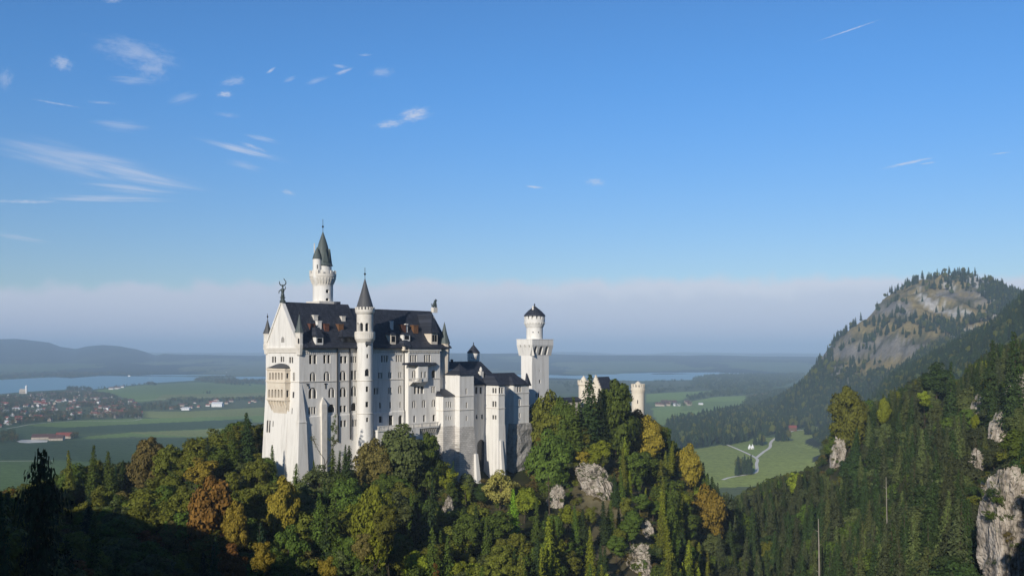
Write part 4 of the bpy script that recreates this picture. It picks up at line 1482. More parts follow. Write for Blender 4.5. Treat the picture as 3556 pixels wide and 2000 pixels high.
cp(1500, (2600, -190), (2880, -190), (2950, -165), (3049, -80), (3301, -22), (3478, 30), (3556, 68), (4200, 190), (5200, 300))
cp(1750, (2640, -190), (2890, -188), (2970, -150), (3080, -66), (3301, -10), (3478, 38), (3556, 62), (4200, 160))
cp(2150, (2640, -190), (2880, -190), (2960, -165), (3100, -70), (3301, -10), (3478, 30), (3556, 50), (4200, 160))
cp(2450, (2700, -190), (2830, -186), (2900, -150), (2980, -90), (3060, -10), (3150, 50), (3269, 98), (3400, 105), (3517, 98), (3700, 100))
cp(2800, (2650, -190), (2710, -186), (2790, -130), (2848, -30), (2907, 33), (3033, 118), (3084, 160), (3183, 200), (3269, 220), (3340, 222), (3399, 202), (3517, 142), (3700, 105), (4200, 120))
cp(3250, (2600, -190), (2700, -188), (2907, -130), (3269, 60), (3517, 50), (4200, 75))
cp(4000, (2400, -190), (2900, -190), (3269, -170), (3556, -160), (4200, -120))
for Y in (1300, 1700, 2200, 2800, 3600, 5000):
    cp(Y, *[(p, -190) for p in range(-1800, 2500 if Y < 4500 else 5600, 700)])
_C = np.array(CTRL)
_KT, _KY = 3.0, 2.0
_Q = np.stack([_C[:, 0] * _KT, np.log(_C[:, 1]) * _KY], 1)
_D = np.linalg.norm(_Q[:, None] - _Q[None], axis=2)
_A = np.zeros((len(_C) + 3,) * 2)
_A[:len(_C), :len(_C)] = _D + np.eye(len(_C)) * .002
_A[:len(_C), len(_C)] = 1
_A[:len(_C), len(_C) + 1:] = _Q
_A[len(_C):, :len(_C)] = _A[:len(_C), len(_C):].T
_W = np.linalg.solve(_A, np.concatenate([_C[:, 2], [0, 0, 0]]))

# far hill country: (px, crest height in photograph pixels) at three distances
SKY1 = ([-900, 0, 57, 114, 171, 212, 262, 304, 360, 417, 474, 512, 540, 569, 645, 721, 797, 900, 1100, 1500, 2000, 2600, 3556, 5000],
        [1196, 1180, 1179, 1184, 1190, 1205, 1211, 1201, 1196, 1200, 1210, 1222, 1232, 1226, 1230, 1229, 1231, 1234, 1232, 1229, 1234, 1236, 1238, 1230])
SKY2 = ([-900, 300, 900, 1700, 1850, 1950, 2050, 2150, 2260, 2366, 2480, 2620, 2800, 3556, 5000], [1222, 1224, 1226, 1227, 1224, 1221, 1224, 1232, 1229, 1224, 1226, 1228, 1227, 1224, 1222])


def ground(X, Y, detail=True):
    """height of the land above the camera at X, Y (numpy arrays)"""
    X, Y = np.atleast_1d(np.asarray(X, float)), np.atleast_1d(np.asarray(Y, float))
    t, ly = X / np.maximum(Y, 20), np.log(np.maximum(Y, 20))
    q = np.stack([np.clip(t, -1.1, 1.1) * _KT, ly * _KY], -1)
    out = np.empty(len(X))
    for i in range(0, len(X), 20000):
        d = np.linalg.norm(q[i:i + 20000, None] - _Q[None], axis=2)
        out[i:i + 20000] = d @ _W[:-3] + _W[-3] + q[i:i + 20000] @ _W[-2:]
    b = np.clip((Y - 3500) / 900, 0, 1)
    out = np.maximum(out, -190) * (1 - b) - 190 * b
    cap = np.interp(np.abs(X), [0, 40, 80, 120, 160, 250, 400], [-58, -33, -21, -9, 6, 50, 90])
    kc = np.clip((170 - Y) / 60, 0, 1)                         # the gorge under the viewer stays open
    out = np.where(kc > 0, np.minimum(out, cap + (1 - kc) * 90), out)
    rel = np.clip((out + 188) / 25, 0, 1)                     # rough only where it is not plain
    if detail:
        out = out + rel * np.where(Y < 900, 1, 0) * (fbm(X / 22, Y / 22) - .5) * 7
        out = out + rel * np.where(Y >= 900, 1, 0) * ((fbm(X / 90, Y / 90, 5) - .5) * np.where(Y > 2250, 52, 26) + (.16 - np.abs(fbm(X / 60, Y / 60, 4) - .5)) * np.where(Y > 2250, 70, 14))
    px = CX + t * F
    for (xs, ys), Yc, wd in ((SKY1, 13000, .26), (SKY2, 24000, .25)):
        crest = (HY - np.interp(px, xs, ys)) / F * Yc + 190
        out = out + crest * np.exp(-((ly - math.log(Yc)) / wd) ** 2)
    fz = np.clip((Y - 6500) / 3000, 0, 1)
    out = out + fz * (fbm(X / 1500, Y / 1500, 4) - .45) * 60 * np.clip((60000 - Y) / 30000, 0, 1)
    return out


def gz(X, Y):
    return float(ground([X], [Y])[0])


# plain view -> land: a photograph pixel on the flat valley floor
def flat(px, py, z=-190.0):
    Y = -z * F / (py - HY)
    return ((px - CX) / F * Y, Y)


ZB = zoomer(0, 1150, .3795)
ZC = zoomer(2100, 1150, .3796)
ZD = zoomer(0, 1280, .1941)
FIELDS = []                                                    # (zoom, outline, colour)
PAST, PAST2, LIGHT, DEEP, STRAW = (.190, .270, .066), (.115, .175, .055), (.245, .270, .080), (.070, .112, .045), (.22, .20, .10)
for zf, pts, c in (
    (ZB, [(850, 545), (1200, 500), (1800, 465), (2420, 485), (2500, 600), (1500, 625), (1250, 650), (1000, 560)], PAST),
    (ZB, [(1500, 580), (2500, 560), (2500, 605), (1400, 632)], LIGHT),
    (ZB, [(1290, 730), (1700, 735), (2500, 690), (2500, 800), (1300, 790)], LIGHT),
    (ZB, [(200, 860), (700, 815), (1250, 800), (2500, 770), (2500, 830), (1200, 850), (600, 880)], PAST),
    (ZB, [(600, 880), (1200, 850), (2300, 800), (2300, 880), (900, 930), (500, 930)], DEEP),
    (ZB, [(700, 970), (1200, 925), (2100, 885), (2100, 960), (1750, 968), (1200, 965), (800, 985)], PAST),
    (ZB, [(1150, 925), (1800, 905), (2100, 885), (2100, 950), (1750, 962), (1300, 940)], LIGHT),
    (ZB, [(0, 1000), (600, 1000), (1900, 970), (1900, 1300), (0, 1180)], DEEP),
    (ZB, [(0, 1182), (600, 1180), (1500, 1240), (900, 1700), (0, 1700)], PAST2),
    (ZC, [(370, 575), (600, 560), (1000, 542), (740, 612), (700, 632), (370, 650)], PAST),
    (ZC, [(370, 650), (700, 632), (800, 640), (800, 690), (450, 700)], PAST2),
    (ZC, [(430, 705), (800, 640), (1010, 600), (1290, 588), (1315, 615), (1200, 700), (1180, 745), (930, 775), (800, 845), (480, 860)], (.215, .300, .078)),
    (ZC, [(1320, 590), (1530, 545), (1500, 565), (1350, 605)], (.30, .20, .12)),
    (ZC, [(780, 640), (1230, 640), (1170, 705), (700, 730)], (.18, .25, .07)),
    (ZC, [(640, 1090), (850, 1075), (1060, 1040), (1300, 1000), (1550, 968), (1690, 925), (1850, 890), (2110, 835), (2110, 1150), (1900, 1330), (1650, 1400), (900, 1440), (800, 1250)], (.285, .335, .075)),
    (ZC, [(1110, 1035), (1300, 1000), (1420, 965), (1545, 985), (1500, 1060), (1385, 1158)], (.27, .34, .08)),
):
    FIELDS.append(([flat(*zf(*p)) for p in pts], c))


def inside(poly, X, Y):
    r = np.zeros(len(X), bool)
    n = len(poly)
    for i in range(n):
        (x1, y1), (x2, y2) = poly[i], poly[(i + 1) % n]
        c = ((y1 > Y) != (y2 > Y)) & (X < (x2 - x1) * (Y - y1) / (y2 - y1 + 1e-12) + x1)
        r ^= c
    return r


def land_colour(X, Y, Z):
    n = len(X)
    c = np.empty((n, 3))
    px, py = CX + X / Y * F, HY - Z / Y * F
    streak = fbm(X / (40 + Y * .16), Y / (25 + Y * .045), 4)
    patch = vnoise(X / 210 + 5, Y / 330)
    c[:] = (.085, .130, .048)
    far = Y > 6000
    k = np.clip((streak - .42) * 5, 0, 1)[:, None]
    c = c * (1 - k) + np.array((.125, .15, .065)) * k
    fw = ((fbm(X / 900 + 31, Y / 2600 + 3, 4) > .54) & far)       # distant woods and fields
    c[fw] = (.016, .030, .017)
    mid = (Y > 4200) & (Y <= 6000) & (streak > .55)
    c[mid] = (.10, .12, .05)
    for poly, col_ in FIELDS:
        m = inside(poly, X, Y) & (Z < -180)
        c[m] = np.array(col_) * (1 + (streak[m] - .5) * .7)[:, None]
    hill1 = (Y > 8800) & (Z > -130) & (Y < 20000)
    c[hill1] = np.array((.017, .032, .018)) + np.clip(fbm(X[hill1] / 500, Y[hill1] / 1200, 4) - .54, 0, 1)[:, None] * np.array((.5, .55, .25))
    rough = (Z > -187) & (Y < 4400)
    c[rough] = (.030, .036, .016)
    # the mountain: brown turf, grey scree, pale rock
    m = rough & (Y > 2100)
    f1, f2 = fbm(X / 80 + 3, (Z * 1.6) / 60, 4), fbm(X / 26, Z / 26 + Y / 60, 4)
    cc = np.empty((n, 3))
    cc[:] = (.225, .175, .072)
    g = np.clip((f1 - .57) * 9, 0, 1)[:, None]
    cc = cc * (1 - g) + np.array((.19, .175, .155)) * g
    g = np.clip((f2 - .53) * 8, 0, 1)[:, None]
    cc = cc * (1 - g) + np.array((.085, .082, .04)) * g
    g = np.clip((fbm(X / 34, Z / 30 + 7, 4) - .60 + .10 * np.clip((px - 3300) / 100, -1, 1)) * 14, 0, 1)[:, None]
    cc = cc * (1 - g) + np.array((.42, .40, .37)) * g
    low = np.clip((-60 - Z) / 30, 0, 1)[:, None]
    cc = cc * (1 - low) + np.array((.032, .045, .020)) * low
    c[m] = cc[m]
    # near slopes: leaf litter, dry grass and bare rock
    m = rough & (Y <= 900)
    f3 = fbm(X / 9, Y / 9, 4)
    g = np.clip((f3 - .52) * 7, 0, 1)[:, None]
    cn = np.array((.026, .030, .012)) * (1 - g) + np.array((.075, .066, .035)) * g
    dry = np.clip(1 - (np.abs(px - 2120) / 190) ** 2, 0, 1) * np.clip((Y - 230) / 40, 0, 1) * np.clip((400 - Y) / 30, 0, 1)
    cn = cn * (1 - dry[:, None]) + np.array((.17, .145, .08)) * dry[:, None] * (.6 + .8 * f3[:, None])
    c[m] = cn[m]
    return c


def terrain_material():
    m = bpy.data.materials.new('turf, leaf litter and fields')
    m.use_nodes = True
    N, L = m.node_tree.nodes, m.node_tree.links
    b = N['Principled BSDF']
    b.inputs['Roughness'].default_value = .95
    b.inputs['Specular IOR Level'].default_value = .1
    at = N.new('ShaderNodeAttribute')
    at.attribute_name = 'soil'
    g = N.new('ShaderNodeNewGeometry')
    nz = N.new('ShaderNodeTexNoise')
    nz.inputs['Scale'].default_value = .12
    nz.inputs['Detail'].default_value = 6
    nz.inputs['Roughness'].default_value = .7
    L.new(g.outputs['Position'], nz.inputs['Vector'])
    mr = N.new('ShaderNodeMapRange')
    mr.inputs[1].default_value, mr.inputs[2].default_value = .3, .7
    mr.inputs[3].default_value, mr.inputs[4].default_value = .65, 1.35
    L.new(nz.outputs[0], mr.inputs[0])
    mx = N.new('ShaderNodeMix')
    mx.data_type, mx.blend_type = 'RGBA', 'MULTIPLY'
    mx.inputs[0].default_value = 1
    L.new(at.outputs['Color'], mx.inputs[6])
    L.new(mr.outputs[0], mx.inputs[7])
    # broad swathes: mown strips and greener hollows
    m2 = N.new('ShaderNodeMapping')
    m2.inputs['Scale'].default_value = (.0035, .02, .01)
    m2.inputs['Rotation'].default_value = (0, 0, .12)
    L.new(g.outputs['Position'], m2.inputs[0])
    n3 = N.new('ShaderNodeTexNoise')
    n3.inputs['Detail'].default_value = 6
    n3.inputs['Roughness'].default_value = .65
    L.new(m2.outputs[0], n3.inputs['Vector'])
    r3 = N.new('ShaderNodeMapRange')
    r3.inputs[1].default_value, r3.inputs[2].default_value = .35, .65
    r3.inputs[3].default_value, r3.inputs[4].default_value = .86, 1.14
    L.new(n3.outputs[0], r3.inputs[0])
    x3 = N.new('ShaderNodeMix')
    x3.data_type, x3.blend_type = 'RGBA', 'MULTIPLY'
    x3.inputs[0].default_value = 1
    L.new(mx.outputs[2], x3.inputs[6])
    L.new(r3.outputs[0], x3.inputs[7])
    L.new(x3.outputs[2], b.inputs['Base Color'])
    return m


M['land'] = terrain_material()
NT, NY = 560, 620
ts = np.concatenate([np.linspace(-1.5, -.6, 40, endpoint=False), np.linspace(-.6, .6, NT - 80, endpoint=False), np.linspace(.6, 1.5, 40)])
ysl = np.concatenate([np.exp(np.linspace(math.log(22), math.log(900), 240, endpoint=False)), np.exp(np.linspace(math.log(900), math.log(4500), 240, endpoint=False)), np.exp(np.linspace(math.log(4500), math.log(60000), NY - 480))])
GT, GY = np.meshgrid(ts, ysl)
GX = GT * GY
GZ = ground(GX.ravel(), GY.ravel()).reshape(GX.shape)
GC = land_colour(GX.ravel(), GY.ravel(), GZ.ravel()).reshape(*GX.shape, 3)
rows_, cols_ = GX.shape
ii, jj = np.meshgrid(np.arange(rows_ - 1), np.arange(cols_ - 1), indexing='ij')
quads = np.stack([ii * cols_ + jj, ii * cols_ + jj + 1, (ii + 1) * cols_ + jj + 1, (ii + 1) * cols_ + jj], -1).reshape(-1, 4)
fz_ = GZ.ravel()[quads].mean(1)
fy_ = GY.ravel()[quads].mean(1)
ft_ = GT.ravel()[quads].mean(1)
cls = np.zeros(len(quads), int)
cls[(fz_ > -186) & (fy_ < 900)] = 1
cls[(fz_ > -184) & (fy_ >= 900) & (fy_ < 4500)] = 2
cls[(fy_ > 7600) & (fz_ > -165)] = 3


def np_mesh(name, V, Q, mats, mi=None, smooth=True):
    me = bpy.data.meshes.new(name)
    me.vertices.add(len(V))
    me.vertices.foreach_set('co', np.asarray(V, np.float32).ravel())
    k = Q.shape[1]
    me.loops.add(Q.size)
    me.loops.foreach_set('vertex_index', Q.astype(np.int32).ravel())
    me.polygons.add(len(Q))
    me.polygons.foreach_set('loop_start', np.arange(0, Q.size, k, dtype=np.int32))
    me.polygons.foreach_set('loop_total', np.full(len(Q), k, np.int32))
    if mi is not None:
        me.polygons.foreach_set('material_index', np.asarray(mi, np.int32))
    me.polygons.foreach_set('use_smooth', np.full(len(Q), smooth, bool))
    for x in mats:
        me.materials.append(x)
    me.update(calc_edges=True)
    return me


def link(name, me, loc=(0, 0, 0), parent=None):
    o = bpy.data.objects.new(name, me)
    COL.objects.link(o)
    o.location = loc
    o.parent = parent
    ORG[o.name] = Vector(loc)
    return o


for k, name in enumerate(('ground', 'castle_hill', 'mountain', 'hills')):
    q = quads[cls == k]
    used, inv = np.unique(q, return_inverse=True)
    V = np.stack([GX.ravel()[used], GY.ravel()[used], GZ.ravel()[used] + CAMZ], 1)
    me = np_mesh(name, V, inv.reshape(-1, 4), [M['land']])
    a = me.color_attributes.new('soil', 'FLOAT_COLOR', 'POINT')
    cc = np.ones((len(used), 4), np.float32)
    cc[:, :3] = GC.reshape(-1, 3)[used]
    a.data.foreach_set('color', cc.ravel())
    tag(link(name, me), kind='structure')

# unseen slope round behind the viewer, shaped to shade near trees and cut sky light
su_ax, sw_ax = np.array((SUN_H.x, SUN_H.y)), np.array((-SUN_H.y, SUN_H.x))     # towards the sun, across it
wv, sv_ = np.linspace(-900, 900, 130), np.linspace(0, 1, 30)
WW, SS = np.meshgrid(wv, sv_)
prof = np.interp(WW, [-900, -640, -430, -240, -150, -118, -50, -25, 0, 170, 260, 420, 900], [235, 225, 112, 115, 120, 125, 125, 45, 20, 40, 150, 225, 235])
base_s = 60 + SS * 330 - np.clip(np.abs(WW) - 330, 0, 400) * .55
hz = -60 + (prof + 60) * np.sin(np.clip(SS / .75, 0, 1) * math.pi / 2) ** .8 + (fbm(WW / 30, SS * 9, 4) - .5) * 12
BX, BY = WW * sw_ax[0] + base_s * su_ax[0], WW * sw_ax[1] + base_s * su_ax[1]
r_, c_ = WW.shape
ii, jj = np.meshgrid(np.arange(r_ - 1), np.arange(c_ - 1), indexing='ij')
qq = np.stack([ii * c_ + jj, ii * c_ + jj + 1, (ii + 1) * c_ + jj + 1, (ii + 1) * c_ + jj], -1).reshape(-1, 4)
me = np_mesh('unseen_shade_slope', np.stack([BX.ravel(), BY.ravel(), hz.ravel() + CAMZ], 1), qq, [M['land']])
a = me.color_attributes.new('soil', 'FLOAT_COLOR', 'POINT')
a.data.foreach_set('color', np.tile(np.array((.03, .04, .018, 1), np.float32), WW.size))
tag(link('unseen_shade_slope', me), kind='structure')


# ---- flat sheets on the valley floor: lakes and paths
def sheet(name, pts, dz, mt, kind='structure'):
    b = MB()
    b.poly([(x, y, CAMZ - 190 + dz) for x, y in pts])
    o = b.build(name, mt)
    return tag(o, kind=kind)


M['water'] = mat('lake water', (.17, .33, .36), .35, .3, bump=(.02, .05, .5))
lake_near = [(-700, 640), (0, 575), (170, 560), (320, 550), (600, 535), (850, 533), (1000, 516), (1300, 486), (1480, 470), (1780, 452), (1830, 425), (1950, 410), (2110, 410), (2180, 440), (2400, 440), (2700, 430), (3200, 425)]
lake_far = [(3200, 372), (2700, 362), (2420, 357), (2300, 365), (2000, 375), (1800, 378), (1560, 375), (1450, 390), (900, 410), (650, 430), (500, 420), (0, 445), (-700, 465)]
sheet('lake', [flat(*ZB(*p)) for p in lake_near + lake_far], .8, M['water'])
rl_near = [(-900, 420), (-400, 430), (90, 448), (380, 456), (500, 450), (800, 446), (815, 425), (940, 401), (1100, 394), (1400, 388), (1830, 386), (2300, 386)]
rl_far = [(2300, 380), (1830, 379), (1400, 382), (1120, 378), (900, 360), (600, 348), (480, 352), (510, 366), (500, 378), (300, 384), (160, 384), (100, 396), (-400, 392), (-900, 395)]
sheet('lake', [flat(*ZC(*p)) for p in rl_near + rl_far], .8, M['water'])
M['gravel'] = mat('pale gravel', (.80, .76, .68), .95, .1, noise=(.3, (.68, .63, .55), .35, .7))


def ribbon(name, zf, pts, wd, dz=.12, mt='gravel'):
    P = [Vector((*flat(*zf(*p)), 0)) for p in pts]
    fine = []
    for i in range(len(P) - 1):
        p0, p1, p2, p3 = P[max(0, i - 1)], P[i], P[i + 1], P[min(len(P) - 1, i + 2)]
        for k in range(8):
            t = k / 8
            fine.append(.5 * ((2 * p1) + (-p0 + p2) * t + (2 * p0 - 5 * p1 + 4 * p2 - p3) * t * t + (-p0 + 3 * p1 - 3 * p2 + p3) * t ** 3))
    fine.append(P[-1])
    b = MB()
    L_, R_ = [], []
    for i, p in enumerate(fine):
        d = (fine[min(i + 1, len(fine) - 1)] - fine[max(0, i - 1)]).normalized()
        nrm = Vector((-d.y, d.x, 0)) * wd / 2
        L_.append(p + nrm)
        R_.append(p - nrm)
    hgt = [CAMZ + gz(p.x, p.y) + dz for p in fine]
    for i in range(len(fine) - 1):
        b.poly([(L_[i].x, L_[i].y, hgt[i]), (R_[i].x, R_[i].y, hgt[i]), (R_[i + 1].x, R_[i + 1].y, hgt[i + 1]), (L_[i + 1].x, L_[i + 1].y, hgt[i + 1])])
    return tag(b.build(name, M[mt]), kind='structure')


ribbon('path', ZC, [(1095, 1028), (1240, 1088), (1385, 1160), (1388, 1215), (1390, 1280), (1330, 1305), (1150, 1335), (1080, 1358)], 5.2)
ribbon('path', ZC, [(1385, 1158), (1450, 1105), (1510, 1062), (1518, 1020), (1548, 988), (1605, 958), (1690, 922), (1760, 905), (1820, 900)], 5.8, .14)
ribbon('path', ZB, [(-60, 1188), (120, 1187), (300, 1185), (480, 1183)], 3.2)
ribbon('path', ZB, [(60, 890), (170, 872), (330, 845), (700, 822), (1150, 822), (1300, 800)], 3.5)
ribbon('road', ZB, [(1050, 640), (1300, 630), (1700, 608), (2000, 598), (2420, 590)], 7.0)
# ================================================================== trees
LEAF = {}


def leaf_mat(name, base, var=.35):
    m = bpy.data.materials.new(name)
    m.use_nodes = True
    N, L = m.node_tree.nodes, m.node_tree.links
    b = N['Principled BSDF']
    b.inputs['Roughness'].default_value = .7
    b.inputs['Specular IOR Level'].default_value = .15
    g, oi = N.new('ShaderNodeNewGeometry'), N.new('ShaderNodeObjectInfo')
    hs = N.new('ShaderNodeHueSaturation')
    hs.inputs['Color'].default_value = (*base, 1)

    def rng(sock, lo, hi):
        r = N.new('ShaderNodeMapRange')
        r.inputs[3].default_value, r.inputs[4].default_value = lo, hi
        L.new(sock, r.inputs[0])
        return r.outputs[0]
    ad = N.new('ShaderNodeMath')
    ad.operation = 'MULTIPLY'
    L.new(rng(g.outputs['Random Per Island'], 1 - var, 1 + var), ad.inputs[0])
    L.new(rng(oi.outputs['Random'], .75, 1.25), ad.inputs[1])
    L.new(ad.outputs[0], hs.inputs['Value'])
    L.new(rng(oi.outputs['Random'], .488, .514), hs.inputs['Hue'])
    L.new(hs.outputs[0], b.inputs['Base Color'])
    return m


PALETTE = {'green': (.074, .108, .015), 'dark green': (.033, .055, .014), 'olive': (.112, .118, .015), 'yellow-green': (.165, .19, .015), 'rust-orange': (.165, .082, .017),
           'golden': (.215, .160, .019), 'brown': (.118, .092, .026), 'lime': (.15, .24, .014), 'grey-green': (.084, .102, .030), 'blue-green': (.024, .044, .017), 'dull green': (.052, .062, .024), 'pale yellow': (.32, .30, .07)}
for k, c in PALETTE.items():
    LEAF[k] = leaf_mat(k + ' foliage', c)
M['bark'] = mat('grey brown bark', (.085, .065, .045), .95, .1, noise=(2.0, (.045, .035, .025), .35, .7, (1, 1, .2)))
M['dead_wood'] = mat('bleached dead wood', (.30, .27, .23), .9, .1, noise=(2.0, (.19, .17, .14), .35, .7, (1, 1, .2)))


def quads_mesh(name, C, Nn, S, rs, mt, asp=1.0):
    """leaf sprays: one small quad at each centre C with normal Nn and half size S"""
    n = len(C)
    Nn = Nn / (np.linalg.norm(Nn, axis=1, keepdims=True) + 1e-9)
    A = np.cross(Nn, rs.randn(n, 3))
    A /= np.linalg.norm(A, axis=1, keepdims=True) + 1e-9
    B = np.cross(Nn, A)
    a, b = A * S[:, None], B * S[:, None] * asp
    V = np.stack([C - a - b * .6, C + a * .8 - b, C + a + b * .7, C - a * .7 + b], 1).reshape(-1, 3)
    Q = np.arange(4 * n).reshape(-1, 4)
    return np_mesh(name, V, Q, [mt], smooth=False)


def broad_points(rs, H, Rr, n_lobes, per, low=.25):
    C, Nn, S = [], [], []
    cz, hz = H * (1 + low) / 2, H * (1 - low) / 2
    for i in range(n_lobes):
        d = rs.randn(3)
        d /= np.linalg.norm(d)
        d[2] = d[2] * .9 + .1
        k = rs.uniform(.45, .92)
        wide = 1 - .28 * max(0, d[2] * k) - .15 * max(0, -d[2] * k)
        c = np.array((d[0] * Rr * k * wide, d[1] * Rr * k * wide, cz + d[2] * hz * k))
        r = Rr * rs.uniform(.22, .40)
        p = rs.randn(per, 3)
        p /= np.linalg.norm(p, axis=1, keepdims=True)
        p[:, 2] = np.abs(p[:, 2]) * np.where(rs.rand(per) < .8, 1, -1)
        rad = r * rs.uniform(.75, 1.12, per) * (1 + .25 * (vnoise(p[:, 0] * 2 + i * 3.1 + 9, p[:, 1] * 2 + p[:, 2] + 9) - .5))
        C.append(c + p * rad[:, None] * np.array((1, 1, .8)))
        out = C[-1] - np.array((0, 0, cz - hz * .3))
        out /= np.linalg.norm(out, axis=1, keepdims=True)
        Nn.append(p * .75 + out * .35 + rs.randn(per, 3) * .33)
        S.append(rs.uniform(.12, .27, per) * Rr / 5.0)
    return np.concatenate(C), np.concatenate(Nn), np.concatenate(S)


def spruce_points(rs, H, Rr, dens=1.0, gap=0.0, flat=False):
    """flat: a layered crown that is wide almost to its tip"""
    C, Nn, S = [], [], []
    z = H * .08
    while z < H * .985:
        f = 1 - z / H
        r = Rr * (f ** .7) * rs.uniform(.8, 1.12) + .12
        if flat:
            r = Rr * min(1.0, (f / .13) ** .8) * rs.uniform(.45, 1.1) + .3
        nb = max(9, int((6 + 9 * r / Rr) * dens))
        for b in range(nb):
            az = rs.uniform(0, 2 * math.pi)
            rr = r * rs.uniform(.65, 1.1)
            if rs.rand() < gap:
                continue
            m = max(2, int(rr / .38))
            t = (np.arange(m) + .7) / m
            x = rr * t
            droop = -.10 * x - .05 * x * x / max(rr, .5) + (.0 if flat else .10 * np.maximum(0, t - .75) * rr)
            px_, py_ = np.cos(az) * x, np.sin(az) * x
            c = np.stack([px_, py_, z + droop + rs.randn(m) * .10], 1)
            side = rs.randn(m) * .14 * rr * (1.15 - t)
            c[:, 0] += -np.sin(az) * side
            c[:, 1] += np.cos(az) * side
            C.append(c)
            nn = np.stack([np.cos(az) * np.full(m, .8), np.sin(az) * np.full(m, .8), np.full(m, .5)], 1) + rs.randn(m, 3) * .42
            Nn.append(nn)
            S.append(rs.uniform(.20, .36, m) * ((.72 + .38 * f) if not flat else .9))
        z += H * (.021 if not flat else .017) * rs.uniform(.7, 1.3)
    return np.concatenate(C), np.concatenate(Nn), np.concatenate(S)


def trunk_mesh(name, H, r0, top, limbs, rs, spread):
    b = MB()
    pts, rad = [], []
    bx, by = rs.randn(2) * .02
    for i in range(7):
        t = i / 6
        pts.append(Vector((bx * H * t * t, by * H * t * t, -1.2 + (H * top + 1.2) * t)))
        rad.append(r0 * (1 - t) ** .8 + .03)
    tube(b, pts, rad, 7)
    for i in range(limbs):
        z = H * rs.uniform(.25, .55)
        a = rs.uniform(0, 2 * math.pi)
        l = spread * rs.uniform(.5, .85)
        tube(b, [Vector((0, 0, z)), Vector((math.cos(a) * l * .5, math.sin(a) * l * .5, z + l * .45)), Vector((math.cos(a) * l, math.sin(a) * l, z + l * .8))], [r0 * .42, r0 * .25, .03], 5)
    me = bpy.data.meshes.new(name)
    me.from_pydata(b.V, [], b.Fc)
    me.materials.append(M['bark'])
    return me


class Proto:
    pass


PROTO = {'broadleaf': [], 'spruce': [], 'pine': [], 'column': [], 'mound': []}
for i in range(6):
    rs = np.random.RandomState(100 + i)
    p = Proto()
    p.H, p.R = 16.0, 5.2 + rs.uniform(-.5, .5)
    p.crown = quads_mesh('crown', *broad_points(rs, p.H, p.R, 40, 190, .2), rs, LEAF['green'])
    p.trunk = trunk_mesh('trunk', p.H, .34, .75, 5, rs, p.R)
    PROTO['broadleaf'].append(p)
for i in range(5):
    rs = np.random.RandomState(200 + i)
    p = Proto()
    p.H, p.R = 20.0, 3.7 + rs.uniform(-.5, .5)
    p.crown = quads_mesh('crown', *spruce_points(rs, p.H, p.R, 1.55), rs, LEAF['dark green'], .62)
    p.trunk = trunk_mesh('trunk', p.H, .3, .97, 0, rs, 1)
    PROTO['spruce'].append(p)
rs = np.random.RandomState(300)
p = Proto()
p.H, p.R = 20.0, 4.6
p.crown = quads_mesh('crown', *spruce_points(rs, p.H, p.R, 1.5, .25, True), rs, LEAF['dark green'], .6)
p.trunk = trunk_mesh('trunk', p.H, .3, .98, 0, rs, 1)
PROTO['pine'].append(p)
for i in range(2):
    rs = np.random.RandomState(320 + i)
    p = Proto()
    p.H, p.R = 14.0, 2.0
    p.crown = quads_mesh('crown', *broad_points(rs, p.H, p.R, 34, 90, .06), rs, LEAF['green'])
    p.trunk = trunk_mesh('trunk', p.H, .2, .85, 3, rs, p.R)
    PROTO['column'].append(p)

for i in range(2):
    rs = np.random.RandomState(340 + i)
    p = Proto()
    p.H, p.R = 14.0, 7.0
    p.crown = quads_mesh('crown', *broad_points(rs, p.H, p.R, 70, 190, -.12), rs, LEAF['green'])
    p.trunk = trunk_mesh('trunk', p.H, .3, .7, 5, rs, p.R * .6)
    PROTO['mound'].append(p)

NOUN = {'mound': 'round tree', 'broadleaf': 'broadleaf tree', 'spruce': 'spruce', 'pine': 'layered conifer', 'column': 'narrow tree'}


def set_tree(kind, i, colour, X, Y, Z, sx, h, ch, rot, label, group=None):
    """h: the tree's height, ch: the height its crown is scaled to (its top stays at h)"""
    p = PROTO[kind][i % len(PROTO[kind])]
    nm = {'mound': 'broadleaf_tree', 'broadleaf': 'broadleaf_tree', 'spruce': 'spruce_tree', 'pine': 'conifer_tree', 'column': 'narrow_tree'}[kind]
    T = thing(nm, label, 'tree', (X, Y, CAMZ + Z), group)
    T.rotation_euler = (math.sin(rot * 7) * .055, math.cos(rot * 11) * .055, rot)
    t = bpy.data.objects.new('trunk', p.trunk)
    c = bpy.data.objects.new('crown', p.crown)
    for o in (t, c):
        COL.objects.link(o)
        o.parent = T
    t.scale = (min(sx, 1.4), min(sx, 1.4), h / p.H * (.9 if h > ch * 1.05 else 1))
    c.scale = (sx, sx, ch / p.H)
    c.location = (0, 0, h - ch)
    c.material_slots[0].link = 'OBJECT'
    c.material_slots[0].material = LEAF[colour]
    return T


